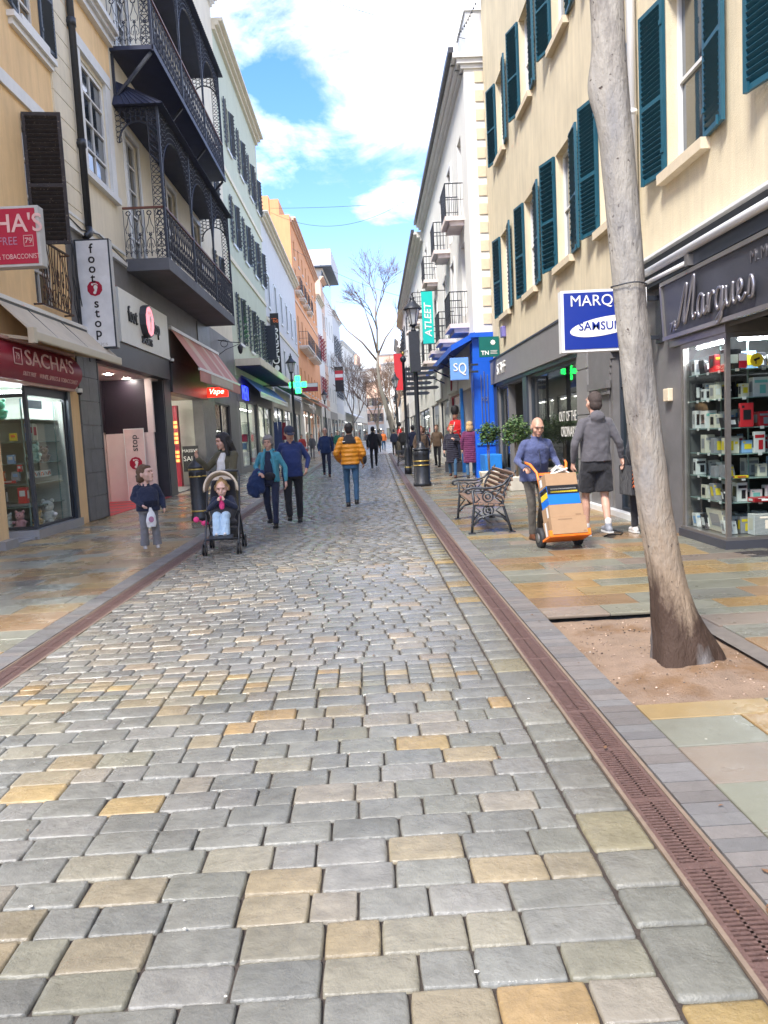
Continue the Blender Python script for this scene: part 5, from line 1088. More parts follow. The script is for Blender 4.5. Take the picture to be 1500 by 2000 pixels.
bsn = sign_proj('red, white and black box sign far up the left side', -4.0, -2.7, 120, 8.3, 12.0, 'black_letter')
c_ = MB(); c_.box(-3.95, -2.75, 119.97, 119.99, 10.9, 11.4); c_.box(-3.95, -2.75, 119.97, 119.99, 10.0, 10.4); c_.build('red_band', 'box_red', bsn); c_ = MB(); c_.box(-3.95, -2.75, 119.97, 119.99, 10.4, 10.9); c_.build('white_band', 'white_letter', bsn)
# end of the street
FE = Fc(1.0, 205, 22, 190, -1)
for i, (a, b, h, m, lb) in enumerate(((0, 5, 15, 'peach_wall', 'peach house closing the end of the street'), (5.05, 10, 19, 'off_white', 'tall off-white house closing the end of the street'), (10.05, 15, 13.5, 'bright_white', 'low bright white house closing the end of the street'), (15.05, 24, 17, 'pale_cream', 'cream house closing the end of the street on the right'))):
    house('end_house', lb, FE, a, b, h, m, [(5, 7), (9, 11)] if h < 16 else [(5, 7), (9, 11), (13, 15)], 2 if i < 3 else 4, 1.2, 4.2, 'off_white', None if i % 2 else 'shutter_grey', (8,), 'white_paint', slats=4)
bk = Fc(-8, 240, 40, 235, -1)
for i, (a, b, h, m, lb) in enumerate(((0, 7, 26, 'peach_wall', 'pinkish block rising behind the white terrace'), (7.1, 13, 21, 'off_white', 'off-white block rising behind the end of the street'), (13.2, 20, 25, 'peach_wall', 'pale peach block rising behind the end of the street'), (20.2, 30, 22, 'bright_white', 'white block rising behind the end of the street'))):
    house('distant_block', lb, bk, a, b, h, m, [(z, z+1.8) for z in (8, 12, 16)], 3, 1.2, 4.5, 'off_white', None, (), 'white_paint')
# ================================================================ RIGHT: WHITE BUILDING WITH THE BLUE BAR
F2 = Fc(3.55, 24.8, 3.72, 44, 1)
wb = thing('white_building', 'white building with corner quoins and small iron balconies above the blue bar', 'building', (3.55, 33, 0))
hs_ = [(c-.5, c+.5, z0, z1) for c in (1.9, 4.9, 8.2, 12.6, 16.8) for z0, z1 in ((5.35, 7.6), (8.9-.45, 10.9))]
w_ = MB(); F2.wall(w_, 0, 19.2, 4.0, 12.3, hs_); w_.box(3.55, 13, 24.80, 25.0, 0, 12.3); F2.box(w_, 19.0, 19.2, -9, -.001, 0, 12.3); w_.build('wall', 'bright_white', wb)
w_ = MB(); F2.wall(w_, 0, 19.2, 0, 4.0, [(.5, 3.6, 0, 2.9), (4.6, 8.0, .3, 2.9), (8.8, 13, .3, 2.9), (13.8, 18.5, .3, 2.9)], rev=.4); w_.build('shopfront', 'off_white', wb)
w_ = MB(); F2.box(w_, .2, 19, -9, -.01, 12.1, 12.25); w_.build('roof', 'roof_dark', wb)
q = MB()
for i in range(14): z = 4.75+i*.55; q.box(3.86, 4.12, 24.77, 24.80, z, z+.32)
q.build('quoin', 'stone_sill', wb)
q = MB()
for i, (d, h) in enumerate(((.10, .12), (.22, .14), (.34, .14))): q.box(3.55-d, 13, 24.8-d*.6, 25.2, 12.3+[0, .12, .26][i], 12.3+[.12, .26, .40][i]-.001); F2.box(q, .3, 19.2, -.05, d, 12.3+[0, .12, .26][i], 12.3+[.12, .26, .40][i]-.001)
q.build('cornice', 'white_paint', wb); q = MB(); F2.box(q, -.2, 19.2, .30, .46, 12.70, 12.86); q.build('gutter', 'dark_clad', wb)
q = MB(); q.box(3.7, 6.4, 25.1, 27, 12.7, 14.1); q.hexa([(3.65, 25.05, 14.1), (6.45, 25.05, 14.1), (6.45, 27.05, 14.1), (3.65, 27.05, 14.1), (3.9, 25.4, 14.35), (6.2, 25.4, 14.35), (6.2, 26.8, 14.35), (3.9, 26.8, 14.35)]); q.build('chimney', 'white_paint', wb)
for h in hs_: window(F2, wb, *h, bars=(1, 2), sill=None, fw=.07, surround='white_paint' if h[0] > 3 else None)
for c in (1.9, 6.5, 12.2): juliet(F2, wb, c, 1.5, 8.35, slabm='pink_slab' if mat('pink_slab', (.72, .62, .58), .8) else '', d=.62)
for c in (1.9, 6.0, 10.0, 14.5): juliet(F2, wb, c, 1.7, 4.95, slabm='pink_slab', d=.62)
for a, b in ((4.6, 8.0), (8.8, 13), (13.8, 18.5)):
    shop_glass(F2, wb, a, b, .3, 2.9, 'crimson' if a == 4.6 else 'dark_frame'); w_ = MB(); F2.box(w_, a, b, -2, -1.9, 0, 3); w_.build('shop_backdrop', 'interior_pale', wb)
# blue bar front and side wall
q = MB(); q.box(3.47, 4.3, 24.70, 24.80, .0, 4.35); q.hexa([F2.p(-.05, 0, 0), F2.p(.5, 0, 0), F2.p(.5, .08, 0), F2.p(-.05, .08, 0), F2.p(-.05, 0, 4.2), F2.p(.5, 0, 4.2), F2.p(.5, .08, 4.2), F2.p(-.05, .08, 4.2)]); q.build('blue_front', 'bright_blue', wb)
q = MB(); q.box(3.5, 4.14, 24.66, 24.70, 1.02, 1.10); q.box(3.5, 4.14, 24.67, 24.70, 0, .25); F2.box(q, 3.5, 3.75, 0, .1, 0, 3.0); q.build('blue_trim', mat('mid_blue', (.02, .20, .62), .4), wb)
q = MB(); F2.box(q, .5, 3.5, -.5, -.45, 0, 2.9); q.build('blue_door', 'navy_blue', wb)
q = MB()
for k, dx in enumerate((-.1, 0, .1)): q.box(3.8+dx-.008, 3.8+dx+.008, 24.67, 24.695, 1.6+abs(k-1)*.1, 3.3-abs(k-1)*.1)
q.build('wall_ornament', 'silver_letter', wb); text('SQ', .16, (3.8, 24.66, 2.45), (1, 0, 0), (0, 0, 1), 'silver_letter', wb, ext=.004)
bc = thing('canopy', 'bright blue sloping canopy over the blue bar', 'canopy', (3.2, 30, 4)); q = MB(); P = F2.p
q.hexa([P(-.25, 0, 4.32), P(11, 0, 4.32), P(11, .75, 3.95), P(-.25, .75, 3.95), P(-.25, 0, 4.5), P(11, 0, 4.5), P(11, .75, 4.13), P(-.25, .75, 4.13)]); q.box(3.4, 4.16, 24.5, 24.75, 4.33, 4.47); q.build('cover', 'bright_blue', bc)
q = MB()
for u in (1, 4, 7, 10): q.bar(P(u, .02, 3.6), P(u, .7, 3.95), .05, .05)
q.build('bracket', 'navy_blue', bc)
q = MB(); F2.box(q, 11.2, 14.8, .02, .08, 3.0, 3.9); q.build('fascia_panel', 'bright_white', wb)
sq = sign_proj('pale blue square box sign reading SQ on the blue bar', 2.72, 3.28, 24.3, 3.05, 3.72, 'sky_sign', 'sky_sign', .12); text('S', .34, (2.88, 24.28, 3.42), (1, 0, 0), (0, 0, 1), 'white_letter', sq, ext=.006); text('Q', .46, (3.09, 24.28, 3.38), (1, 0, 0), (0, 0, 1), 'white_letter', sq, ext=.006, sx=.7)
tn = thing('projecting_sign', 'dark green square sign with a white flower emblem and the letters TN', 'shop sign', (3.8, 23.4, 3.6)); q = MB(); q.box(3.5, 4.08, 23.4, 23.5, 3.62, 4.2); q.build('face', mat('dark_green', (.0, .12, .10), .4), tn); text('TN', .17, (3.66, 23.39, 3.73), (1, 0, 0), (0, 0, 1), 'white_letter', tn, ext=.003, off=.004)
q = MB()
for k in range(8): q.ell((3.9+.055*cos(k*pi/4), 23.395, 4.03+.055*sin(k*pi/4)), (.022, .004, .022), None, 8, 4)
q.ell((3.9, 23.395, 4.03), (.035, .005, .035), None, 8, 4); q.build('flower_emblem', 'white_letter', tn); q = MB(); q.box(3.82, 4.02, 23.392, 23.398, 3.70, 3.72); q.box(3.82, 4.0, 23.392, 23.398, 3.74, 3.76); q.box(3.82, 4.02, 23.392, 23.398, 3.78, 3.80); q.build('small_print', 'case_grey', tn)
ss = thing('shop_sign', 'white round-cornered shop sign with a dark red disc past the blue bar', 'shop sign', P(6.5, .1, 3)); q = MB(); F2.box(q, 4.9, 8.3, .02, .1, 3.0, 3.8); q.build('board', 'bright_white', ss)
q = MB(); c = V(P(6.3, .11, 3.4)); q.tube([c, c+F2.o*.03], .33, 16); q.build('disc', 'crimson', ss)
# next white terrace on the right and on
F3 = Fc(3.72, 44.05, 4.05, 70, 1)
h3 = house('white_gutter_house', 'long off-white house with a grey gutter line on the right', F3, 0, 26, 11.9, 'bright_white', [(5.2, 7.3), (8.6, 10.4)], 6, 1.1, 4.0, 'off_white', None, (), 'off_white')
for c in (2.2, 6.5, 10.8): juliet(F3, h3, c, 1.7, 5.0, slabm='pink_slab', d=.62); juliet(F3, h3, c, 1.5, 8.4, slabm='pink_slab', d=.62)
q = MB(); F3.box(q, 0, 26, .45, .62, 12.3, 12.5); q.build('gutter', 'dark_clad', h3)
bn = thing('banner', 'tall turquoise banner reading ATLEET on the white building', 'banner', (3.0, 31, 5)); q = MB(); y_ = 33; q.box(2.62, 3.08, y_, y_+.03, 5.15, 7.25); q.build('cloth', 'cyan_banner', bn); text('ATLEET', .40, (2.87, y_-.01, 6.1), (0, 0, 1), (-1, 0, 0), 'white_letter', bn, ext=.002, shear=.15, off=.006); q = MB(); q.bar((2.6, y_+.015, 7.27), (3.7, y_+.015, 7.27), .03, .03); q.bar((2.6, y_+.015, 5.13), (3.7, y_+.015, 5.13), .03, .03); q.build('pole', 'black_iron', bn)
F4 = Fc(4.05, 70.05, 5.5, 120, 1)
house('balconied_house', 'cream house with stacked balconies far up the right side', F4, 0, 16, 12.5, 'off_white', [(5.5, 7.5), (9, 11)], 4, 1.2, 4.2, 'dark_clad', 'shutter_grey', (), 'pale_cream', slats=4)
house('yellow_house', 'pale yellow house far up the right side', F4, 16.05, 34, 10.5, 'pale_cream', [(5.5, 7.5)], 4, 1.2, 4.2, 'off_white', None, (), 'white_paint')
house('far_white_house', 'white house with grey shutters at the far right of the street', F4, 34.05, 50, 13.5, 'bright_white', [(5.5, 7.5), (9, 11)], 4, 1.2, 4.2, 'off_white', 'shutter_grey', (), 'white_paint', slats=4)
rb = sign_proj('hanging plain red banner far up the right side', 2.75, 3.6, 66, 5.1, 8.1, 'box_red', 'box_red', .05)
F5 = Fc(5.5, 120, 13, 185, 1)
for i, (a, b, h, m) in enumerate(((0, 20, 14, 'off_white'), (20.1, 42, 12, 'pale_cream'), (42.1, 65, 15, 'bright_white'))):
    house('terrace_house', ['off-white terrace house where the right side bends away', 'cream terrace house where the right side bends away', 'white terrace house last before the end of the street'][i], F5, a, b, h, m, [(5.5, 7.5), (9, 11)], 5, 1.2, 4.2, 'off_white', None, (8,), 'white_paint')
# ================================================================ STREET FURNITURE
# leaning trunk
mat('bark', (.37, .335, .28), .75, .3, 3, bump=2.6, bs=26, col2=(.16, .14, .12), c2s=3.0, c2p=(.5, .62), stretch=(1, 1, .3), fold=1.6, fs=6, grime=.25)
mat('bark_foot', (.14, .075, .045), .6, .3, 6, bump=2.4, bs=22, col2=(.32, .25, .19), c2s=5, c2p=(.52, .62))
tr = thing('tree', 'leaning bare pale tree trunk rising from the soil pit on the right', 'tree', (1.96, 4.85, -.02))
path = [(0-.06, 1.965, .218), (.06, 1.95, .192), (.16, 1.93, .172), (.3, 1.895, .155), (.55, 1.855, .138), (.93, 1.795, .130), (1.3, 1.755, .127), (1.58, 1.725, .124), (2.2, 1.675, .119), (2.8, 1.64, .121), (3.1, 1.62, .122), (3.4, 1.60, .122), (3.7, 1.585, .121), (4.1, 1.575, .119), (4.8, 1.55, .115), (5.6, 1.5, .112), (6.4, 1.42, .108)]
seg = 48; vs = []; fs = []; rows_ = []
def lerp_path(z):
    for a, b in zip(path, path[1:]):
        if a[0] <= z <= b[0]: t = (z-a[0])/(b[0]-a[0]); t2 = t*t*(3-2*t) if False else t; return a[1]+(b[1]-a[1])*t2, a[2]+(b[2]-a[2])*t2
    return path[-1][1], path[-1][2]
NZ = 190
for j in range(NZ+1):
    z = -.06+6.46*(j/NZ)**1.15; cx, r = lerp_path(z)
    for k in range(seg):
        a = 2*pi*k/seg; q = r*(1+.05*noise.noise(V((cos(a)*1.3, sin(a)*1.3, z*.9)))+.018*noise.noise(V((cos(a)*5, sin(a)*5, z*2.5)))+.012*noise.noise(V((cos(a)*14, sin(a)*14, z*5)))+.010*noise.noise(V((cos(a)*9, sin(a)*9, z*1.2))))
        if z < .5: q += .05*max(0, (.5-z)/.5)**2*max(0, cos(3*a+.6))+.012*max(0, (.25-z)/.25)*noise.noise(V((cos(a)*9, sin(a)*9, z*14)))
        kb = math.exp(-((z-3.5)/.16)**2-((a-pi*.98)/.5)**2); q += .055*kb                      # knob
        kb = math.exp(-((z-.72)/.5)**2-((a-pi*1.08)/.16)**2); q -= .014*kb                       # wet groove
        kb = math.exp(-((z-2.55)/1.5)**2-((a-pi*1.42)/.14)**2); q -= .010*kb
        q *= 1-.18*min(1, max(0, (z-.1)/.35)); vs.append((cx+q*cos(a), 4.86+q*sin(a)*.95+.02*z, z))
for j in range(NZ):
    for k in range(seg):
        n = len(vs); fs.append((j*seg+k, j*seg+(k+1) % seg, (j+1)*seg+(k+1) % seg, (j+1)*seg+k))
mb = MB(); mb.add(vs, fs, 0, None, True)
for i in range(len(mb.f)):
    v = vs[mb.f[i][0]]; a = math.atan2(v[1]-4.86, v[0]-lerp_path(v[2])[0]) % (2*pi); nn = noise.noise(V((v[0]*9, v[1]*9, v[2]*5)))
    wet = v[2] < .12+.05*nn or (abs(a-pi*1.04) < .35*(1-(v[2]/.62))+.06*nn and v[2] < .62) or (abs(a-pi*1.9) < .42*(1-v[2]/.7) and v[2] < .6) or (abs(a-pi*1.08) < .07+.03*nn and v[2] < 1.45)
    mb.m[i] = 0
tk_ = mb.build('trunk', ['bark'], tr); m_ = mat('bark').copy() if False else M('bark').copy(); m_.name = 'bark_main'; t_ = m_.node_tree; bs_ = t_.nodes['Principled BSDF']; src = bs_.inputs['Base Color'].links[0].from_socket
co_ = nd(t_, 'ShaderNodeTexCoord').outputs['Object']; sx_ = nd(t_, 'ShaderNodeSeparateXYZ'); t_.links.new(co_, sx_.inputs[0])
nn_ = nd(t_, 'ShaderNodeTexNoise', Scale=9.0, Detail=9, Roughness=.75, Distortion=.6); mp_ = nd(t_, 'ShaderNodeMapping'); mp_.inputs['Scale'].default_value = (2.4, 2.4, .8); t_.links.new(co_, mp_.inputs[0]); t_.links.new(mp_.outputs[0], nn_.inputs['Vector'])
def mth(op, a, b):
    n = nd(t_, 'ShaderNodeMath', operation=op)
    for i, x in enumerate((a, b)):
        if isinstance(x, (int, float)): n.inputs[i].default_value = x
        else: t_.links.new(x, n.inputs[i])
    return n.outputs[0]
def mixc(f, a, c):
    q = nd(t_, 'ShaderNodeMixRGB'); t_.links.new(f, q.inputs[0]); t_.links.new(a, q.inputs[1]); q.inputs[2].default_value = (*c, 1); return q.outputs[0]
def ramp(x, a, b):
    n = nd(t_, 'ShaderNodeMapRange'); t_.links.new(x, n.inputs[0]); n.inputs[1].default_value = a; n.inputs[2].default_value = b; return n.outputs[0]
low = mth('ADD', sx_.outputs[2], mth('MULTIPLY', nn_.outputs[0], -1.5)); cur_ = mixc(ramp(low, .9, -.2), src, (.28, .205, .135))          # tan lower trunk
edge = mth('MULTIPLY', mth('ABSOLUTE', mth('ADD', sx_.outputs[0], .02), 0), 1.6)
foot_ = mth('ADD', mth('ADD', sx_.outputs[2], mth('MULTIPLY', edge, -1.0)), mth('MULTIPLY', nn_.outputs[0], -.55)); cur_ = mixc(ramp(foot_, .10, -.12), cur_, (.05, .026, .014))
sp2 = nd(t_, 'ShaderNodeTexNoise', Scale=26.0, Detail=3); t_.links.new(co_, sp2.inputs['Vector']); cur_ = mixc(ramp(sp2.outputs[0], .66, .72), cur_, (.05, .03, .02))
bl = nd(t_, 'ShaderNodeTexNoise', Scale=1.6, Detail=5, Distortion=.5); t_.links.new(mp_.outputs[0], bl.inputs['Vector']); cur_ = mixc(ramp(bl.outputs[0], .56, .72), cur_, (.22, .21, .20))
t_.links.new(cur_, bs_.inputs['Base Color']); tk_.data.materials[0] = m_
for (p, q, r) in (((1.5, 4.97, 5.9), (1.0, 4.8, 7.4), .06), ((1.45, 4.98, 6.2), (1.9, 5.3, 7.8), .06), ((1.43, 5, 6.3), (1.2, 5.4, 8), .05)):
    b = MB(); b.tube([p, V(p).lerp(V(q), .5)+V((.05, 0, .1)), q], [r, r*.7, r*.4], 8); b.build('limb', 'bark', tr)
b = MB(); b.tube([(1.665+.107*cos(a), 4.9+.107*sin(a), 2.33+.004*sin(3*a)) for a in [k*pi/12 for k in range(24)]], .004, 4, closed=True); b.build('wire_loop', 'black_iron', tr)
# bins
def bin_(loc, s, label, two_tone=False, w=.165):
    t = thing('litter_bin', label, 'litter bin', loc, None); m = MB(); m.lathe([(w*1.12, 0), (w*1.12, .09), (w, .12), (w, .86), (w*1.05, .9), (w*1.05, .98), (w*1.0, 1.0), (w*.96, 1.03)], loc, 28); m.build('body', 'black_iron', t)
    m = MB(); m.lathe([(w*1.1, 1.03), (w*1.12, 1.06), (w*.98, 1.1), (w*.6, 1.17), (w*.35, 1.22), (w*.33, 1.27), (w*.2, 1.30), (w*.03, 1.31)] if not two_tone else [(w*1.1, 1.03), (w*1.1, 1.06), (w*.5, 1.08), (w*.5, 1.13), (w*.4, 1.14), (w*.38, 1.2), (w*.2, 1.24), (w*.02, 1.26)], loc, 28); m.build('lid', 'black_iron', t)
    m = MB()
    for z in ((.18, .86, 1.0) if not two_tone else (.70, .58)): m.lathe([(w*1.06, z), (w*1.10, z+.012), (w*1.06, z+.03)], loc, 28)
    m.build('gold_band', 'gold_paint', t); m = MB()
    for a in (-1.2, -2.2): m.obox((loc[0]+w*1.02*cos(a), loc[1]+w*1.02*sin(a), .92), ((-sin(a), cos(a), 0), (cos(a), sin(a), 0), (0, 0, 1)), (.06, .006, .04) if not two_tone else (.05, .004, .07))
    m.build('opening', 'black_letter', t); return t
bin_((-3.32, 15.6, 0), 1, 'black litter bin with gold bands beside the woman with the pushchair')
bin_((1.57, 22.3, 0), 1, 'wide black litter bin with gold bands in front of the lamp post', True, .23)
bin_((-3.0, 34, 0), 1, 'small dark litter bin farther up the left pavement', False, .15)
# bench
def bench(loc, rz, label):
    t = thing('park_bench', label, 'bench', (0, 0, 0), 'cast iron benches on the right pavement')
    L = 2.05     # local: x along, faces -y (front)
    for s in (-1, 1):
        m = MB(); x = s*(L/2); Q = lambda y, z: (x, y, z); r = .017
        m.tube([Q(-.30, 0), Q(-.28, .2), Q(-.25, .42), Q(-.27, .64)], r*1.15, 8); m.tube([Q(.28, 0), Q(.22, .22), Q(.16, .42), Q(.20, .62), Q(.30, .80), Q(.36, .88), Q(.37, .90)], [r*1.15]*5+[r, r*.6], 8)
        m.tube([Q(-.37, .60), Q(-.35, .655), Q(-.27, .67), Q(-.1, .655), Q(.05, .66), Q(.18, .70), Q(.30, .82)], r*1.05, 8); m.tube([Q(-.33+.035*cos(a), .625+.035*sin(a)) for a in [k*pi/5+1.5 for k in range(8)]], r*.8, 6)
        m.tube([Q(-.26, .42), Q(0, .40), Q(.16, .42)], r, 8); m.tube([Q(-.27, .13), Q(-.18, .23), Q(0, .27), Q(.16, .23), Q(.25, .13)], r, 8)
        for cz, q in ((.535, .075), (.335, .075)):
            m.tube([Q(-.05+q*cos(a), cz+q*sin(a)) for a in [k*pi/8 for k in range(16)]], r*.75, 6, closed=True); m.tube([Q(-.05+q*.45*cos(a), cz+q*.45*sin(a)) for a in [k*pi/5 for k in range(10)]], r*.8, 6, closed=True)
        for c in (((-.25, .62), (-.17, .5), (-.25, .44)), ((.15, .64), (.06, .52), (.15, .44)), ((-.26, .40), (-.17, .33), (-.27, .2)), ((.15, .40), (.06, .33), (.2, .22)), ((-.25, .62), (-.15, .62), (-.1, .60)), ((.0, .60), (.1, .62), (.16, .66))):
            m.tube([Q(*p) for p in c], r*.7, 6)
        for yy in (-.30, .28): m.box(x-.05, x+.05, yy-.05, yy+.05, 0, .02)
        m.build('iron_frame', 'black_iron', t)
    m = MB()
    for i in range(6): y = -.26+i*.075; m.box(-L/2-.02, L/2+.02, y, y+.062, .425-.008*i, .452-.008*i)
    m.build('seat', mat('bench_wood', (.20, .125, .085), .55, .25, 5, bump=.8, bs=30, stretch=(.3, 3, 3), rv=.15), t, bevel=.006)
    m = MB()
    for i in range(6):
        f = i/5; m.obox((0, .175+.16*f+.0, .50+.34*f), ((1, 0, 0), (0, -.36, 1), (0, 1, .36)), (L/2+.02, .031, .012))
    m.build('backrest', 'bench_wood', t, bevel=.005); m = MB(); m.bar((-L/2, 0, .12), (L/2, 0, .12), .02, .02); m.build('stretcher', 'black_iron', t)
    t.location = loc; t.rotation_euler.z = rz; return t
bench((1.80, 12.35, 0), radians(-91), 'wooden slatted bench with black cast iron ends on the near right pavement')
bench((1.85, 38.5, 0), radians(-92), 'dark iron bench far up the right pavement beside the bare tree')
# lamps
def lantern(t, c, s=1.0, m='black_iron'):
    x, y, z = c; g = MB(); g.lathe([(.10*s, 0), (.215*s, .46*s), (.20*s, .47*s)], c, 6, sm=False); g.build('lantern_glass', mat('lamp_glass', (.55, .58, .6), .2, .05, spec=.8), t)
    f = MB()
    for k in range(6):
        a = 2*pi*k/6; f.bar((x+.10*s*cos(a), y+.10*s*sin(a), z), (x+.22*s*cos(a), y+.22*s*sin(a), z+.47*s), .022*s, .022*s)
    f.lathe([(.09*s, -.05*s), (.115*s, -.03*s), (.11*s, .01*s), (.03*s, .015*s)], c, 12); f.lathe([(.22*s, .46*s), (.30*s, .47*s), (.29*s, .50*s), (.20*s, .60*s), (.11*s, .70*s), (.07*s, .78*s), (.085*s, .82*s), (.05*s, .86*s), (.025*s, .92*s), (.04*s, .95*s), (.0*s+.005, 1.0*s)], c, 18); f.build('lantern_frame', m, t)
def lamp(x, y, H, label, s=1.0, thick=1.0, group='street lamps along the pavements'):
    t = thing('street_lamp', label, 'street lamp', (x, y, 0), group); p = MB(); k = thick
    p.lathe([(.17*k, 0), (.17*k, .12), (.13*k, .2), (.13*k, .8), (.15*k, .84), (.11*k, .92), (.075*k, 1.1), (.07*k, H-1.5), (.085*k, H-1.48), (.085*k, H-1.42), (.05*k, H-1.36), (.045*k, H-1.15*s), (.06*k, H-1.05*s)], (x, y, 0), 16)
    p.build('post', 'black_iron', t); lantern(t, (x, y, H-1.0*s), s); return t
l1 = lamp(1.74, 25.6, 5.95, 'tall black lamp post with a lantern and a dark banner on the right pavement')
q = MB(); q.box(1.58, 1.90, 25.42, 25.78, 3.45, 4.72); q.build('banner_sleeve', 'black_iron', l1); q = MB(); q.lathe([(.05, 4.72), (.09, 4.75), (.05, 4.85)], (1.74, 25.6, 0), 12); q.build('collar', 'black_iron', l1)
lamp(-3.75, 43, 6.1, 'black lamp post passing in front of the green cross')
lamp(-4.2, 88, 6.9, 'thin lamp post far up the left pavement', 1.3)
lamp(2.6, 62, 6.3, 'lamp post behind the bare tree far up the right pavement', 1.15)
lamp(4.0, 92, 6.3, 'thin lamp post farthest up the right pavement', 1.2)
# fingerpost
fp = thing('fingerpost', 'black fingerpost with several direction arms behind the litter bin', 'signpost', (1.56, 29.3, 0)); p = MB()
p.lathe([(.14, 0), (.14, .22), (.12, .25), (.12, .9), (.13, 1.0), (.08, 1.05), (.05, 1.2), (.05, 4.1), (.10, 4.15), (.12, 4.25), (.03, 4.35)], (1.56, 29.3, 0), 14); p.build('post', 'black_iron', fp)
p = MB(); p.lathe([(.125, .22), (.14, .25), (.125, .28)], (1.56, 29.3, 0), 14); p.lathe([(.02, 4.35), (.07, 4.42), (.02, 4.5)], (1.56, 29.3, 0), 10); p.build('gold_detail', 'gold_paint', fp)
for i, (z, x0, x1) in enumerate(((3.85, 1.62, 2.85), (3.68, 1.62, 2.7), (3.5, 1.62, 2.75), (3.32, 1.62, 2.6), (3.14, 1.62, 2.85), (2.95, 1.62, 2.5))):
    p = MB(); p.add([(x0, 29.28, z-.06), (x1-.1, 29.28, z-.06), (x1, 29.28, z), (x1-.1, 29.28, z+.06), (x0, 29.28, z+.06), (x0, 29.31, z-.06), (x1-.1, 29.31, z-.06), (x1, 29.31, z), (x1-.1, 29.31, z+.06), (x0, 29.31, z+.06)], [(0, 1, 2, 3, 4), (5, 6, 7, 8, 9), (0, 1, 6, 5), (1, 2, 7, 6), (2, 3, 8, 7), (3, 4, 9, 8), (4, 0, 5, 9)]); a = p.build('direction_arm', 'dark_frame' if i % 2 else 'black_iron', fp)
# planters
mat('leaf', (.045, .11, .03), .5, .5, 9, sheen=.1); mat('leaf_light', (.16, .24, .08), .5, .4, 9); mat('stem', (.22, .17, .12), .8, .3)
mat('planter_stone', (.60, .55, .46), .8, .1, 8, bump=.5)
def planter(x, y, zc, r, label, bright=False, z0=.0, pm='planter_stone', h=.34):
    t = thing('potted_tree', label, 'plant', (x, y, 0)); p = MB(); p.hexa([(x-.2, y-.2, 0), (x+.2, y-.2, 0), (x+.2, y+.2, 0), (x-.2, y+.2, 0), (x-.26, y-.26, h), (x+.26, y-.26, h), (x+.26, y+.26, h), (x-.26, y+.26, h)]); p.build('planter', pm, t, bevel=.02)
    p = MB(); p.lathe([(.24, h-.02), (.01, h-.01)], (x, y, 0), 8); p.build('soil', 'soil', t)
    p = MB()
    for k in range(3): p.tube([(x+.02*cos(k*2), y+.02*sin(k*2), h-.03), (x+.03*cos(k*2+1), y+.03*sin(k*2+1), (zc+h)/2), (x+.05*cos(k*2+2), y+.05*sin(k*2+2), zc)], .013, 6)
    p.build('trunk', 'stem', t); lf = MB(); rg = random.Random(int(x*100))
    for _ in range(1700):
        d = V((rg.gauss(0, 1), rg.gauss(0, 1), rg.gauss(0, 1))).normalized(); q = r*(.45+.55*rg.random()**.5)*(1+.75*noise.noise(d*1.9+V((x, 0, 0))))
        c = V((x, y, zc))+V((d.x*q, d.y*q, d.z*q*.9)); a = V((rg.uniform(-1, 1), rg.uniform(-1, 1), rg.uniform(-.6, .6))).normalized(); b = a.cross(V((rg.uniform(-1, 1), rg.uniform(-1, 1), 1))).normalized(); L = rg.uniform(.025, .055)
        lf.add([c-a*L, c+b*L*.45, c+a*L, c-b*L*.45], [(0, 1, 2, 3)], 1 if rg.random() < (.45 if bright else .25) else 0)
    lf.build('crown', ['leaf', 'leaf_light'], t)
planter(3.42, 21.9, 1.38, .30, 'round clipped bush in a pale planter in front of the blue wall'); planter(3.62, 18.9, 1.42, .34, 'looser light green bush in a pale planter beside the grey shopfront', True)
bx = MB(); bx.box(3.55, 4.05, 23.4, 24.5, .25, .75); tag(bx.build('blue_box', 'mid_blue', None, (3.8, 24, .25), bevel=.02), 'low blue ledge box against the foot of the blue wall', 'ledge')
# far plane tree and bare trees
mat('twig', (.24, .165, .12), .8, .2, 2)
def bare_tree(label, base, H, lean, seed, spread=.5, levels=6, r0=.2, trunk=None):
    t = thing('bare_tree', label, 'tree', base); rg = random.Random(seed); tk = MB(); br = MB()
    def grow(p, d, L, r, lv):
        n = 3; pts = [p]; q = p.copy(); dd = d.copy()
        for i in range(n): dd = (dd+V((rg.uniform(-1, 1), rg.uniform(-1, 1), rg.uniform(-.3, .5)))*.16).normalized(); q = q+dd*L/n; pts.append(q.copy())
        (tk if lv >= levels-1 else br).tube(pts, [r*(1-.3*i/n) for i in range(n+1)], 6 if lv > 2 else 3, cap=False)
        if lv <= 0: return
        k = 3 if lv > 3 else 4
        for i in range(k):
            s = spread*(1.0 if i else .45); nd_ = (dd+V((rg.uniform(-1, 1), rg.uniform(-1, 1), rg.uniform(-.35, .6)))*s*1.5).normalized(); grow(pts[-1] if i < 2 else pts[-2], nd_, L*rg.uniform(.62, .82), max(r*.60, .010), lv-1)
    if trunk:
        tk.tube(trunk[0], trunk[1], 12); grow(V(trunk[0][-1]), (V(trunk[0][-1])-V(trunk[0][-2])).normalized(), H*.22, trunk[1][-1], levels-1)
        for p, q, r in trunk[2]: br.tube([p, V(p).lerp(V(q), .5)+V((0, 0, .25)), q], [r, r*.7, r*.4], 6); grow(V(q), (V(q)-V(p)).normalized(), H*.10, r*.4, levels-4)
    else: grow(V(base), V((lean, 0, 1)).normalized(), H*.3, r0, levels)
    tk.build('trunk', 'bark', t); br.build('branches', 'twig', t); return t
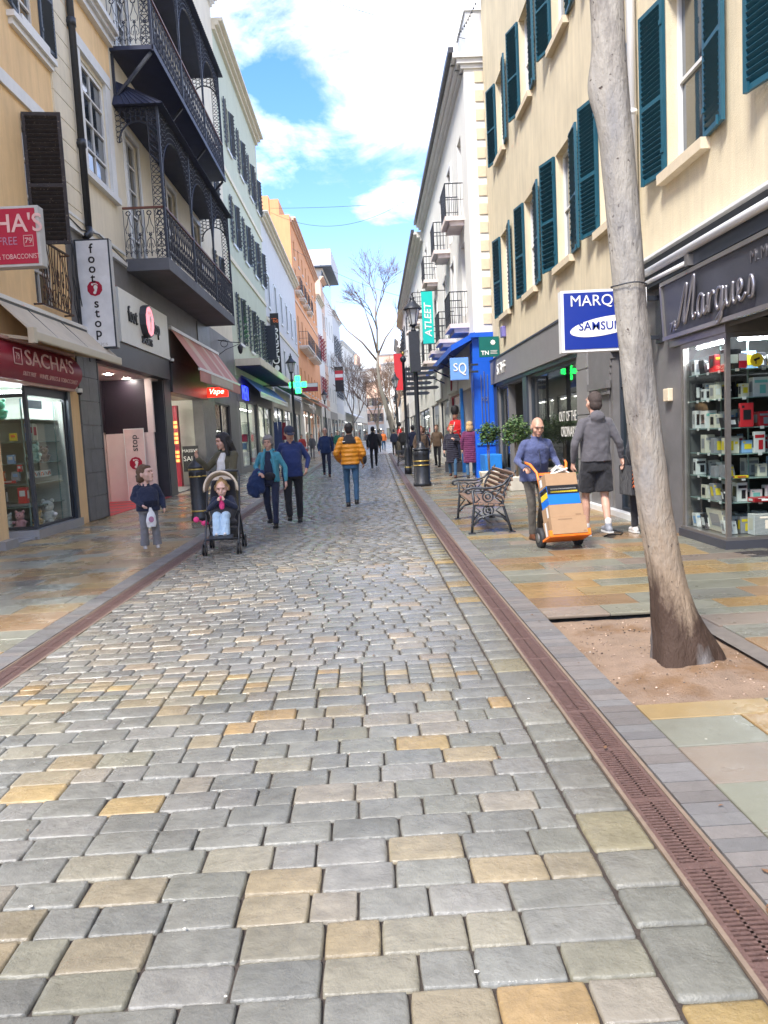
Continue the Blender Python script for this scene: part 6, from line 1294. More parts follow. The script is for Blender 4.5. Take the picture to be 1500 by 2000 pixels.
bare_tree('tall bare plane tree leaning over the middle of the street in the distance', (2.5, 60, 0), 12, 0, 11, .58, 6, .2, ([(2.6, 60, 0), (1.9, 60, 3.0), (1.35, 60, 5.2), (1.25, 60, 6.7), (1.3, 60, 7.6)], [.26, .19, .13, .11, .09],
    [((1.28, 60, 7.0), (-.9, 60, 9.4), .09), ((1.3, 60, 6.0), (.1, 60, 6.2), .05), ((1.3, 60, 7.4), (2.6, 60, 9.5), .08), ((1.3, 60, 7.6), (.6, 60, 10.5), .09)]))
bare_tree('smaller bare tree behind the leaning plane tree', (3.2, 84, 0), 11, -.1, 5, .5, 6, .17)
bare_tree('brownish bare tree at the far end of the street', (2.2, 112, 0), 13, -.05, 8, .55, 6, .2)
bare_tree('bare tree beside the far left fronts', (-1.4, 128, 0), 17, 0, 21, .5, 6, .2)
# wires over the street
def wire(a, b, sag, r, label, bulbs=0):
    m = MB(); a, b = V(a), V(b); pts = [a.lerp(b, k/24)-V((0, 0, sag*4*(k/24)*(1-k/24))) for k in range(25)]; m.tube(pts, r, 4)
    if bulbs:
        for k in range(1, 24): m.ell(pts[k]+V((0, 0, -.03)), (.02, .02, .04), None, 6, 4)
    tag(m.build('overhead_wire', 'black_iron', None, tuple(a)), label, 'wire')
wire((-5.8, 24, 16.2), (3.7, 25.2, 13.35), .25, .008, 'thin wire crossing the sky at the top of the view'); wire((-5.8, 58, 17.9), (3.6, 52, 16.2), .1, .012, 'upper thin wire crossing the middle of the sky'); wire((-5.8, 58, 17.6), (3.6, 50, 15.9), 1.3, .012, 'sagging wire crossing just under the upper thin wire')
wire((-5.7, 75, 19), (4.0, 66, 12.6), .5, .014, 'low wire crossing above the orange house'); wire((4.0, 20, 13.75), (3.3, 24.0, 12.9), .35, .008, 'short string of small lights beside the top corner of the cream building', 1)
# clothes rack outside a left shop, far shopfront goods
cr_ = thing('clothes_rail', 'clothes rail with dark red and olive garments outside a left shop', 'clothes rail', (-4.9, 47, 0)); m = MB(); m.bar((-5.2, 46, 0), (-5.2, 46, 2.6), .04, .04); m.bar((-4.3, 46, 0), (-4.3, 46, 2.6), .04, .04); m.bar((-5.2, 46, 2.6), (-4.3, 46, 2.6), .04, .04); m.build('rail', 'black_iron', cr_)
for i, (c, z0, z1) in enumerate((((.04, .06, .14), .9, 2.55), ((.05, .07, .15), 1.0, 2.55), ((.18, .02, .03), 1.5, 2.5), ((.20, .17, .05), .6, 1.6))):
    m = MB(); x = -5.1+.24*i; m.hexa([(x-.14, 45.9, z0), (x+.14, 45.9, z0), (x+.14, 46.1, z0), (x-.14, 46.1, z0), (x-.10, 45.95, z1), (x+.10, 45.95, z1), (x+.10, 46.05, z1), (x-.10, 46.05, z1)]); m.build('garment', mat('cloth_rail%d' % i, c, .9, .2), cr_)
# hand truck and boxes
mat('truck_orange', (.85, .20, .02), .4, .06, 10); mat('rubber', (.02, .02, .022), .7, .2); mat('kraft', (.36, .225, .125), .8, .06, 6, bump=.2); mat('kraft_dark', (.26, .16, .09), .8, .08)
ht = thing('hand_truck', 'orange two-wheeled hand truck tilted back and loaded with boxes', 'hand truck', (2.37, 9.66, 0))
th = radians(20); ya = radians(7); hx = V((cos(ya), sin(ya), 0)); fw_ = V((sin(ya), -cos(ya), 0)); hd = (V((0, 0, cos(th)))-fw_*sin(th)); hn = fw_*cos(th)+V((0, 0, sin(th)))   # hd up along the frame (leans away), hn out of the load face
O = V((2.37, 9.66, .17)); T_ = lambda a, n, u: O+hx*a+hn*n+hd*u
m = MB()
for s in (-1, 1): m.tube([T_(s*.17, 0, -.08), T_(s*.17, 0, .5), T_(s*.19, 0, .80), T_(s*.24, -.06, .93), T_(s*.27, -.17, 1.0)], .017, 8)
for u in (.05, .35, .78): m.bar(T_(-.17, 0, u), T_(.17, 0, u), .03, .03)
m.build('frame', 'truck_orange', ht); m = MB(); m.obox(T_(0, .15, -.09), (hx, hn, hd), (.26, .16, .012)); m.obox(T_(0, .30, -.06), (hx, hn, hd), (.26, .01, .04)); m.build('toe_plate', 'truck_orange', ht)
for s in (-1, 1):
    c = O-V((0, 0, .045))+hx*(s*.24)-fw_*.06; m = MB(); m.tube([c-hx*.035, c-hx*.03, c+hx*.03, c+hx*.035], [.105, .125, .125, .105], 22); w = m.build('wheel', 'rubber', ht); m = MB(); m.tube([c-hx*.04, c+hx*.04], .06, 16); m.build('hub', 'steel_frame', w)
    m = MB(); m.tube([T_(s*.265, -.15, .985), T_(s*.275, -.22, 1.02)], .021, 8); m.build('grip', 'rubber', ht)
def carton(u0, u1, w, d, m_, label, extra=None, off=0.0, tw=0.0):
    c = T_(off, .02+d/2, (u0+u1)/2); t = thing('carton', label, 'carton', tuple(c)); b = MB(); ax = (hx*cos(tw)+hn*sin(tw), hn*cos(tw)-hx*sin(tw), hd); b.obox(c, ax, (w/2, d/2, (u1-u0)/2-.002)); b.build('box', m_, t, bevel=.003)
    def face(a0, a1, f0, f1, m2, nm):
        q = MB(); k = c+hn*(d/2+.002); q.add([k+hx*(w*a0)+hd*((u1-u0)*f0), k+hx*(w*a1)+hd*((u1-u0)*f0), k+hx*(w*a1)+hd*((u1-u0)*f1), k+hx*(w*a0)+hd*((u1-u0)*f1)], [(0, 1, 2, 3)]); q.build(nm, m2, t)
    def side(f0, f1, m2, nm, a0=-.45, a1=.45):
        q = MB(); k = c-hx*(w/2+.002); q.add([k+hn*(d*a0)+hd*((u1-u0)*f0), k+hn*(d*a1)+hd*((u1-u0)*f0), k+hn*(d*a1)+hd*((u1-u0)*f1), k+hn*(d*a0)+hd*((u1-u0)*f1)], [(0, 1, 2, 3)]); q.build(nm, m2, t)
    if extra: extra(face, side)
    return t
carton(-.075, .14, .44, .30, 'kraft', 'brown carton at the bottom of the hand truck load', lambda f, s: (f(-.3, .1, .32, .38, 'kraft_dark', 'print'), f(.38, .46, -.42, -.34, 'kraft_dark', 'stamp'), s(-.4, .4, 'box_white', 'label', -.3, -.1), s(-.4, .4, 'kraft_dark', 'label', .05, .2)))
carton(.14, .30, .42, .28, 'kraft', 'thin brown carton second from the bottom of the hand truck load', lambda f, s: (f(.25, .42, -.4, -.3, 'kraft_dark', 'print'), s(-.4, .4, 'box_white', 'label', .1, .3)))
mat('box_blue2', (.01, .16, .62), .4, .04)
carton(.30, .54, .40, .27, 'box_blue2', 'blue carton with a black and yellow band in the middle of the hand truck load', lambda f, s: (f(-.5, .5, .05, .5, 'black_letter', 'black_band'), f(-.4, .45, .14, .22, 'box_yellow', 'yellow_print'), f(-.4, .42, .30, .36, 'box_white', 'white_print'), s(-.1, .2, 'box_yellow', 'yellow_stripe'), s(.2, .45, 'black_letter', 'black_stripe')))
carton(.54, .70, .40, .27, 'kraft', 'open brown carton on top of the hand truck load', lambda f, s: (s(-.3, .3, 'box_white', 'label', -.3, .0),))
pp = thing('paper_stack', 'white papers sticking up out of the top carton', 'papers', tuple(T_(0, .15, .70))); m = MB()
m.obox(T_(.0, .16, .73), (hx*cos(.3)+hd*sin(.3), hn, hd*cos(.3)-hx*sin(.3)), (.12, .10, .008)); m.obox(T_(-.05, .14, .75), (hx*cos(.7)+hd*sin(.7), hn, hd*cos(.7)-hx*sin(.7)), (.10, .10, .006)); m.obox(T_(.07, .14, .75), (hx*cos(-.55)+hd*sin(-.55), hn, hd*cos(.55)+hx*sin(.55)), (.11, .10, .006)); m.build('sheets', 'white_letter', pp)
m = MB(); m.obox(T_(-.02, .12, .715), (hx*cos(.25)+hd*sin(.25), hn, hd*cos(.25)-hx*sin(.25)), (.13, .11, .006)); m.build('envelope', 'case_grey', pp)
# dropped cable on the pavement
m = MB(); m.tube([(3.1, 10.3, .012), (3.2, 10.45, .012), (3.35, 10.4, .012), (3.45, 10.6, .012), (3.4, 10.9, .012)], .008, 5); tag(m.build('loose_cable', 'rubber', None, (3.1, 10.3, .01)), 'short dark cable lying on the wet pavement by the white doorstep', 'cable')
# ================================================================ PEOPLE
sk_ = dict(rough=.5, var=.06, vs=14, sss=.08)
mat('skin', (.58, .34, .25), **sk_); mat('skin_tan', (.46, .26, .18), **sk_); mat('skin_child', (.68, .43, .34), **sk_); mat('lip', (.36, .11, .10), .45); mat('eye_dark', (.02, .015, .012), .2)
def fab(n, c, **k): d = dict(rough=.85, var=.1, vs=5, fold=2.2, fs=7, bump=.2, bs=160, sheen=.15); d.update(k); return mat(n, c, **d)
fab('olive', (.085, .075, .04)); fab('white_top', (.68, .66, .62)); fab('black_cloth', (.014, .014, .018)); fab('navy_cloth', (.012, .018, .045)); fab('aqua', (.06, .27, .34)); fab('navy_coat', (.014, .035, .11)); fab('royal_jacket', (.014, .030, .12)); fab('slate_blue', (.062, .078, .175)); fab('brown_trousers', (.06, .052, .042)); fab('hoodie', (.085, .08, .09), fs=5); fab('mustard', (.62, .235, .008), wave=(3.6, .9), rough=.5); fab('jeans', (.035, .10, .19)); fab('jeans_light', (.38, .52, .66), fs=12); fab('grey_jog', (.20, .20, .21), fs=11); fab('purple', (.11, .012, .065), wave=(5, .7)); fab('puffer', (.012, .011, .025), wave=(5, 1.2)); fab('brown_coat', (.14, .09, .055)); fab('red_cloth', (.35, .03, .03)); fab('pink_cloth', (.75, .05, .20)); fab('tunic_red', (.60, .01, .015)); fab('green_cloth', (.03, .16, .10)); fab('grey_cloth', (.10, .10, .11)); fab('orange_cloth', (.65, .16, .03))
mat('hair_black', (.012, .010, .012), .45, .3, 30, bump=1.5, bs=90, stretch=(1, 1, .2)); mat('hair_brown', (.13, .07, .035), .55, .3, 30, bump=1.5, bs=90); mat('hair_grey', (.24, .22, .21), .6, .3, 30, bump=1.5, bs=90); mat('hair_blond', (.48, .30, .13), .55, .25, 30, bump=1.5, bs=90, stretch=(1, 1, .2)); mat('hair_ginger', (.40, .12, .03), .6, .3, 30, bump=1.5, bs=90); mat('hair_short', (.05, .035, .03), .8, .3, 60); mat('bald_stubble', (.42, .30, .25), .6, .1, 40)
mat('shoe_black', (.015, .015, .016), .4, .2); mat('shoe_grey', (.22, .23, .26), .6, .2, 30); mat('shoe_white', (.62, .58, .55), .6, .1); mat('shoe_brown', (.10, .035, .015), .4, .2); mat('sole_white', (.6, .6, .58), .6)
J0 = dict(pel=(0, 0, .95), wai=(0, 0, 1.10), che=(0, .0, 1.30), nek=(0, .01, 1.47), hed=(0, -.02, 1.63),
          shL=(.160, .01, 1.395), elL=(.215, .04, 1.14), wrL=(.225, -.03, .89), shR=(-.160, .01, 1.395), elR=(-.215, .04, 1.14), wrR=(-.225, -.03, .89),
          hiL=(.09, 0, .93), knL=(.10, -.02, .50), anL=(.10, .02, .085), hiR=(-.09, 0, .93), knR=(-.10, -.02, .50), anR=(-.10, .02, .085))
def rotm(yaw, pitch, roll=0): return Matrix.Rotation(yaw, 3, 'Z') @ Matrix.Rotation(pitch, 3, 'X') @ Matrix.Rotation(roll, 3, 'Y')
def hand(mb, w, d, pn, s, curl=.5, side=1):
    """w wrist, d direction of the forearm, pn palm normal, curl 0..1"""
    d = V(d).normalized(); pn = V(pn); pn = (pn-d*pn.dot(d)).normalized(); ac = d.cross(pn)*side
    pc = w+d*.045*s; mb.cap(w-d*.01*s, pc+d*.03*s, .026*s, .030*s, 10)
    mb.ell(pc+d*.01*s, (.040*s, .019*s, .048*s), Matrix((ac, pn, d)).transposed(), 10, 7)
    for i, (o, L) in enumerate(((-.030, .066), (-.010, .076), (.010, .072), (.029, .056))):
        p = pc+d*.046*s+ac*o*s; a = curl*1.0; dd = d; pts = [p]
        for k in range(3):
            dd = (dd*cos(a*.75)+pn*sin(a*.75)).normalized(); p = p+dd*L*s*(.42, .33, .25)[k]; pts.append(p)
            pn2 = (pn-dd*pn.dot(dd)); 
        mb.chain(pts, [.0098*s, .0092*s, .0085*s, .0075*s], 7)
    p = pc-ac*.030*s-d*.005*s; q = p+(-ac*.7+d*.6+pn*.35).normalized()*.036*s; r = q+(-ac*.15+d*.8+pn*.55).normalized()*.030*s; mb.chain([p, q, r], [.013*s, .011*s, .009*s], 7)
def person(label, loc, yaw=0, h=1.75, j={}, head=(0, 0), top=('navy_cloth', 'jacket'), legs=('black_cloth', 'trousers'), shoes='shoe_black', hair=('hair_brown', 'short'), skin='skin', vox=.014, face=True, hands=None, bulk=1.0, hem=None, inner=None, scale_head=1.0, extra=None, category='person', build_tone=None, group=None, feet=None, legbulk=1.0, name='person'):
    J = {k: V(v) for k, v in J0.items()}; J.update({k: V(v) for k, v in j.items()}); s = h/1.75; t = thing(name, label, category, (0, 0, 0), group); HR = rotm(*head); hc = J['hed']+V((0, 0, .012)); k_ = scale_head*1.11
    def H(x, y, z): return hc+HR @ V((x*k_, y*k_, z*k_))
    b = MB()
    b.ell(H(0, .012, .018), (.074*k_, .092*k_, .098*k_), HR, 18, 12); b.ell(H(0, -.028, -.045), (.056*k_, .060*k_, .066*k_), HR, 16, 10); b.cap(H(0, -.086, .008), H(0, -.103, -.022), .009*k_, .0125*k_, 8); b.ell(H(0, -.066, -.094), (.028*k_, .024*k_, .02*k_), HR, 10, 6)
    b.ell(H(0, -.078, -.062), (.027*k_, .018*k_, .018*k_), HR, 10, 6)
    b.ell(H(0, -.05, .03), (.058*k_, .04*k_, .05*k_), HR, 12, 8)
    for q in (-1, 1): b.ell(H(q*.077, .01, -.01), (.012*k_, .02*k_, .032*k_), HR, 8, 6); b.cap(H(q*.012, -.088, .032), H(q*.05, -.076, .032), .012*k_, .010*k_, 8); b.ell(H(q*.042, -.052, -.028), (.026*k_, .028*k_, .026*k_), HR, 8, 6)
    b.cap(J['nek']-V((0, 0, .04)), H(0, .015, -.05), .058*bulk**.5, .052, 12)
    b.loft([(J['pel'].x, J['pel'].y, J['pel'].z-.06, .13*bulk, .09*bulk), (J['wai'].x, J['wai'].y, J['wai'].z, .12*bulk, .085*bulk), (J['che'].x, J['che'].y, J['che'].z, .14*bulk, .09*bulk), (J['nek'].x, J['nek'].y, J['nek'].z-.02, .07, .06)], 16)
    for q in 'LR':
        b.cap(J['sh'+q], J['el'+q], .042, .034, 10); b.cap(J['el'+q], J['wr'+q], .034, .023, 10)
        d = (J['wr'+q]-J['el'+q]).normalized(); hh = (hands or {}).get(q, {}); hd_ = V(hh.get('d', d)); pn_ = V(hh.get('n', (1 if q == 'R' else -1, .0, 0)))
        hand(b, J['wr'+q]+d*.01, hd_, pn_, .98, hh.get('curl', .45), hh.get('side', 1 if q == 'R' else -1))
        b.cap(J['hi'+q], J['kn'+q], .070*legbulk, .050, 10); b.cap(J['kn'+q], J['kn'+q].lerp(J['an'+q], .35), .048, .053, 10); b.cap(J['kn'+q].lerp(J['an'+q], .35), J['an'+q], .053, .032, 10)
        f = V((feet or {}).get(q, (0, -1, -.0))).normalized(); b.cap(J['an'+q]-V((0, 0, .04)), J['an'+q]+f*.13-V((0, 0, .05)), .03, .025, 8)
    P = []     # (object)
    body = blob(b, 'body', skin, t, vox if vox > .009 else .0068, 2); P.append(body)
    v1 = vox
    # torso garment
    if top:
        m, kind = top; g = MB(); pz, wz, cz, nz_ = J['pel'], J['wai'], J['che'], J['nek']; hemz = hem if hem is not None else .86; B = bulk
        kk = 1.06 if kind in ('coat', 'puffer') else 1.0; rings = [(pz.x*.9, pz.y, hemz, (.185 if hemz < .8 else .172)*B*kk, (.135 if hemz < .8 else .125)*B*kk)]
        if hemz < .8: rings.append((pz.x, pz.y, .80, .178*B*kk, .130*B*kk))
        rings += [(pz.x, pz.y, pz.z, .168*B*kk, .122*B*kk), (wz.x, wz.y-.012*(B-1)*6, wz.z, .158*B*kk, .118*B*kk*(1+.25*(B-1)*3)), (cz.x, cz.y-.01, cz.z, .160*B*kk, .118*B*kk), ((cz.x+nz_.x)/2, (cz.y+nz_.y)/2+.005, (cz.z+nz_.z)/2+.005, .138*B, .095*B), (nz_.x, nz_.y, nz_.z-.04, .088, .072), (nz_.x, nz_.y, nz_.z+.0, .062, .058)]
        g.loft(rings, 22)
        for q in 'LR':
            ee, ww, ss_ = J['el'+q], J['wr'+q], J['sh'+q]; r = .024 if kind == 'puffer' else .012 if kind == 'coat' else 0
            g.cap(ss_.lerp(V((nz_.x, nz_.y, nz_.z-.03)), .35), ss_, .052, .058+r, 12); g.cap(ss_, ee, .060*B**.5+r, .050+r, 12); g.cap(ee, ww.lerp(ee, .04), .050+r, .036+r, 12)
        if kind in ('jacket', 'coat', 'puffer', 'hoodie'): g.tube([nz_+V((.066*cos(a), .062*sin(a)+.004, .008+.010*sin(a))) for a in [k*pi/8 for k in range(16)]], .017, 8, closed=True)
        if kind == 'hoodie': g.ell(nz_+V((0, .085, -.01)), (.095, .05, .075)); g.ell(nz_+V((0, .06, .03)), (.085, .05, .045))
        P.append(blob(g, {'jacket': 'jacket', 'coat': 'coat', 'puffer': 'coat', 'hoodie': 'hoodie', 'top': 'top'}[kind], m, t, v1, 3))
    if inner:
        g = MB(); g.loft([(0, J['pel'].y-.05, hem or .9, .065, .09), (0, J['wai'].y-.055, 1.1, .060*1.1, .085), (0, J['che'].y-.058, 1.3, .062, .082), (0, J['nek'].y-.03, 1.45, .055, .05)], 16); P.append(blob(g, 'shirt', inner, t, v1, 2))
    if legs:
        m, kind = legs; g = MB(); g.loft([(J['pel'].x, J['pel'].y, J['pel'].z-.14, .145*bulk, .105*bulk), (J['pel'].x, J['pel'].y, J['pel'].z-.02, .160*bulk, .112*bulk), (J['pel'].x, J['pel'].y, J['pel'].z+.07, .145*bulk, .10*bulk)], 18)
        for q in 'LR':
            hi, kn, an = J['hi'+q], J['kn'+q], J['an'+q]; Lb = legbulk
            if kind == 'shorts': e = hi.lerp(kn, .86); g.cap(hi, hi.lerp(kn, .4), .092*Lb, .092*Lb, 12); g.tube([hi.lerp(kn, .3), e], [.094*Lb, .100*Lb], 16)
            elif kind == 'wide': g.cap(hi, kn, .092*Lb, .078*Lb, 12); g.tube([kn+V((0, 0, .03)), kn.lerp(an, .5), an+V((0, 0, -.02))], [.076*Lb, .082*Lb, .092*Lb], 14)
            else: g.cap(hi, kn, .088*Lb, .064*Lb, 12); g.cap(kn, kn.lerp(an, .4), .063*Lb, .058*Lb, 12); g.tube([kn.lerp(an, .3), kn.lerp(an, .7), an+V((0, 0, -.01))], [.060*Lb, .053*Lb, .052*Lb], 14)
        P.append(blob(g, 'shorts' if kind == 'shorts' else 'trousers', m, t, v1, 2))
    if shoes:
        for q in 'LR':
            f = V((feet or {}).get(q, (0, -1, 0))).normalized(); a = J['an'+q]; g = MB(); base = a-V((0, 0, .055)); g.cap(base-f*.035, base+f*.145, .042, .034, 12); g.cap(a+V((0, 0, .01)), base, .046, .046, 12); g.cap(base+f*.03+V((0, 0, .012)), base+f*.11, .042, .036, 12)
            so2 = MB(); r_ = f.cross(V((0, 0, 1))).normalized(); up = r_.cross(f)
            sh = blob(g, 'shoe', shoes, t, min(v1, .012), 2); so2.prism([(-.075, -.034), (-.03, -.042), (.10, -.044), (.165, -.030), (.182, 0), (.165, .030), (.10, .044), (-.03, .042), (-.075, .034)], base-up*.038, f, r_, up*.018); so2.build('sole', 'sole_white' if shoes in ('shoe_grey', 'shoe_white') else 'rubber', t)
    if hair:
        m, kind = hair; g = MB()
        if kind == 'short': g.ell(H(0, .025, .035), (.081*k_, .090*k_, .094*k_), HR, 18, 12); g.ell(H(0, .05, -.01), (.076*k_, .062*k_, .085*k_), HR, 14, 10); g.ell(H(0, -.03, .085), (.068*k_, .055*k_, .035*k_), HR, 12, 8)
        elif kind == 'crop': g.ell(H(0, .022, .026), (.077*k_, .089*k_, .096*k_), HR, 18, 12); g.ell(H(0, .045, -.02), (.073*k_, .062*k_, .08*k_), HR, 14, 10)
        elif kind == 'bowl': g.ell(H(0, .02, .035), (.092*k_, .100*k_, .095*k_), HR, 18, 12); g.ell(H(0, .05, -.02), (.088*k_, .07*k_, .09*k_), HR); g.ell(H(0, -.045, .07), (.078*k_, .050*k_, .032*k_), HR); [g.ell(H(q*.075, 0, .01), (.022*k_, .05*k_, .06*k_), HR) for q in (-1, 1)]
        elif kind == 'sides': [g.ell(H(q*.068, .03, -.01), (.014*k_, .055*k_, .038*k_), HR) for q in (-1, 1)]; g.ell(H(0, .082, -.02), (.062*k_, .018*k_, .042*k_), HR)
        elif kind == 'long': g.ell(H(0, .025, .03), (.090*k_, .100*k_, .100*k_), HR, 18, 12); g.ell(H(0, .06, -.06), (.095*k_, .06*k_, .13*k_), HR); [g.chain([H(q*.08, .0, .02), H(q*.088, .0, -.08), H(q*.095, -.01, -.20)], [.028, .036, .034], 10) for q in (-1, 1)]; g.ell(H(0, -.035, .085), (.07*k_, .05*k_, .03*k_), HR); g.chain([H(0, .085, -.05), H(0, .10, -.18), H(0, .10, -.27)], [.075, .08, .055], 12)
        elif kind == 'bob': g.ell(H(0, .025, .03), (.098*k_, .105*k_, .105*k_), HR, 18, 12); g.ell(H(0, .05, -.07), (.112*k_, .085*k_, .12*k_), HR); g.ell(H(0, -.035, .085), (.07*k_, .05*k_, .03*k_), HR)
        elif kind == 'cap': g.ell(H(0, .012, .042), (.088*k_, .106*k_, .082*k_), HR, 18, 12); g.ell(H(0, -.125, .035), (.070*k_, .066*k_, .012*k_), HR, 14, 6)
        elif kind == 'bearskin': g.loft([(hc.x, hc.y, hc.z+.02, .11, .12), (hc.x, hc.y, hc.z+.15, .145, .15), (hc.x, hc.y, hc.z+.28, .13, .13), (hc.x, hc.y, hc.z+.34, .07, .07)], 16)
        elif kind == 'child': g.ell(H(0, .025, .035), (.084*k_, .094*k_, .092*k_), HR, 18, 12); g.ell(H(0, .05, -.02), (.08*k_, .06*k_, .085*k_), HR); g.ell(H(0, -.04, .075), (.066*k_, .045*k_, .03*k_), HR); g.ell(H(0, .10, -.045), (.04*k_, .05*k_, .06*k_), HR)
        elif kind == 'fine': g.ell(H(0, .022, .035), (.080*k_, .090*k_, .088*k_), HR, 18, 12); g.ell(H(.0, .0, .12), (.03*k_, .03*k_, .03*k_), HR); [g.ell(H(q*.085, .03, .0), (.02*k_, .035*k_, .045*k_), HR) for q in (-1, 1)]
        P.append(blob(g, 'cap' if kind == 'cap' else 'bearskin_hat' if kind == 'bearskin' else 'hair', m, t, min(v1, .011), 3))
    if face:
        for q in (-1, 1):
            g = MB(); g.ell(H(q*.030, -.081, .012), (.0125*k_, .006*k_, .0052*k_), HR, 10, 6); g.build('eye', 'eye_dark', t); g = MB(); (k_ < 1.4) and g.tube([H(q*.014, -.094, .030), H(q*.032, -.094, .036), H(q*.050, -.084, .030)], .0035*k_, 5); (k_ < 1.4) and g.build('eyebrow', hair[0] if hair and hair[0] not in ('bald_stubble',) else 'hair_grey', t)
        g = MB(); g.tube([H(-.022, -.090, -.060), H(-.01, -.097, -.057), H(.01, -.097, -.057), H(.022, -.090, -.060)], [.002, .005, .005, .002], 6); g.build('mouth', 'lip', t)
    if extra: extra(t, J, H)
    t.scale = (s, s, s); t.location = loc; t.rotation_euler.z = yaw
    return t
def walk(a=.5, arm=.4, lift=.0):
    """a>0: left leg forward"""
    return dict(knL=(.10, -.02-.22*a, .515), anL=(.09, -.30*a, .10), knR=(-.10, -.02+.06*a, .50), anR=(-.09, .30*a, .14+abs(a)*.05), elL=(.25, .05+.16*arm, 1.16), wrL=(.25, .10*arm+.02, .92), elR=(-.25, .05-.10*arm, 1.15), wrR=(-.25, -.24*arm-.02, .94))
# --- toddler standing on the left
def ex_kid(t, J, H):
    g = MB(); g.loft([(.02, -.26, .50, .10, .025), (.02, -.26, .62, .12, .04), (.03, -.25, .78, .09, .03), (.03, -.24, .95, .02, .012)], 16); b = blob(g, 'carrier_bag', 'white_plastic', t, .012, 1)
    g = MB(); g.add([(.02+.06*cos(k*pi/6), -.303, .68+.07*sin(k*pi/6)) for k in range(12)], [tuple(range(12))]); g.build('bag_print', 'mauve_letter', t)
    g = MB(); g.ell((.0, -.145, 1.2), (.05, .03, .16)); blob(g, 'scarf', 'pink_cloth', t, .012, 2)
person('toddler in a navy puffer jacket and grey joggers holding a white carrier bag', (-3.27, 11.75, 0), radians(22), 1.13, dict(elR=(-.31, -.02, 1.17), wrR=(-.16, -.28, 1.02), elL=(.33, .02, 1.14), wrL=(.34, -.12, .92), shL=(.2, .01, 1.38), shR=(-.2, .01, 1.38), hed=(0, -.02, 1.70), hiL=(.11, 0, .85), hiR=(-.11, 0, .85), knL=(.13, -.03, .47), knR=(-.12, -.02, .47), anL=(.15, .0, .085), anR=(-.13, .02, .085)),
       (radians(48), radians(-10)), ('navy_cloth', 'puffer'), ('grey_jog', 'wide'), 'shoe_white', ('hair_brown', 'child'), 'skin_child', .013, True, bulk=1.5, scale_head=1.62, extra=ex_kid, legbulk=1.15)
# --- woman with the pushchair
def ex_wom(t, J, H):
    g = MB(); g.loft([(-.02, -.10, .86, .085, .09), (-.02, -.10, 1.1, .09, .09), (-.01, -.10, 1.3, .085, .075), (0, -.05, 1.44, .05, .05)], 14); blob(g, 'top', 'white_top', t, .012, 2)
person('long-haired woman in an olive coat and white top standing behind the pushchair, looking aside', (-2.17, 12.35, 0), radians(-28), 1.64, dict(elR=(-.30, -.12, 1.20), wrR=(-.33, -.32, 1.36), elL=(.20, -.10, 1.14), wrL=(.04, -.33, 1.07), hed=(-.01, -.05, 1.62)), (radians(-30), radians(12)),
       ('olive', 'coat'), ('black_cloth', 'wide'), 'shoe_black', ('hair_black', 'long'), 'skin', .0115, True, hem=.55, bulk=1.02, extra=ex_wom, hands={'R': dict(d=(-.1, -.2, 1), n=(1, 0, .1), curl=.8), 'L': dict(d=(-.6, -.6, -.2), n=(0, 0, -1), curl=.7)})
# --- couple
def ex_w2(t, J, H):
    g = MB(); g.ell((.03, -.19, 1.0), (.12, .045, .075)); blob(g, 'bum_bag', 'black_cloth', t, .012, 2)
    g = MB(); g.loft([(-.27, -.12, .60, .06, .07), (-.30, -.12, .68, .13, .10), (-.28, -.12, .85, .16, .12), (-.24, -.12, 1.02, .13, .10), (-.20, -.14, 1.12, .08, .06)], 20); g.cap((-.12, -.16, 1.08), (-.15, -.16, .74), .05, .075); g.cap((-.2, -.14, 1.1), (-.33, -.1, .9), .06, .09); blob(g, 'carried_coat', 'navy_coat', t, .012, 2)
    g = MB()
    for q in (-1, 1): g.chain([V((q*.06, -.07, 1.48)), V((q*.10, -.125, 1.36)), V((q*.13, -.145, 1.15)), V((q*.135, -.14, .93))], [.026, .036, .03, .03], 10)
    blob(g, 'jacket_front', 'aqua', t, .011, 2); g = MB(); g.loft([(0, -.05, .86, .12, .105), (0, -.06, 1.1, .105, .115), (0, -.055, 1.3, .095, .10), (0, -.035, 1.40, .07, .075), (0, -.03, 1.47, .045, .05)], 16); blob(g, 'shirt', 'navy_cloth', t, .011, 2)
    g = MB(); g.chain([V((-.09, .02, 1.49)), V((0, .06, 1.51)), V((.09, .02, 1.49))], [.03, .035, .03]); blob(g, 'collar', 'aqua', t, .011, 2)
w = walk(.55, .3); w.update(elR=(-.28, .02, 1.18), wrR=(-.16, -.20, 1.06), elL=(.29, .04, 1.14), wrL=(.30, -.02, .88))
person('grey-haired woman in a turquoise jacket carrying a navy coat over her arm', (-1.66, 13.65, 0), radians(-6), 1.57, w, (0, radians(8)), ('aqua', 'jacket'), ('navy_cloth', 'trousers'), 'shoe_black', ('hair_grey', 'bowl'), 'skin', .0115, True, bulk=1.1, hem=.88, extra=ex_w2, hands={'R': dict(d=(.6, -.6, -.2), n=(0, 0, -1), curl=.8)}, legbulk=1.05)
w = walk(-.35, .2); w.update(elL=(.30, .06, 1.16), wrL=(.26, -.10, .98), elR=(-.28, .05, 1.15), wrR=(-.25, -.08, .95), hed=(-.01, -.07, 1.61))
person('man in a blue jacket and blue cap walking beside the woman in turquoise', (-1.33, 14.2, 0), radians(4), 1.74, w, (radians(10), radians(22)), ('royal_jacket', 'jacket'), ('black_cloth', 'trousers'), 'shoe_black', (fab('cap_blue', (.03, .06, .13)), 'cap') if False else ('navy_cloth', 'cap'), 'skin', .0115, True, bulk=1.16, hem=.84, legbulk=1.12)
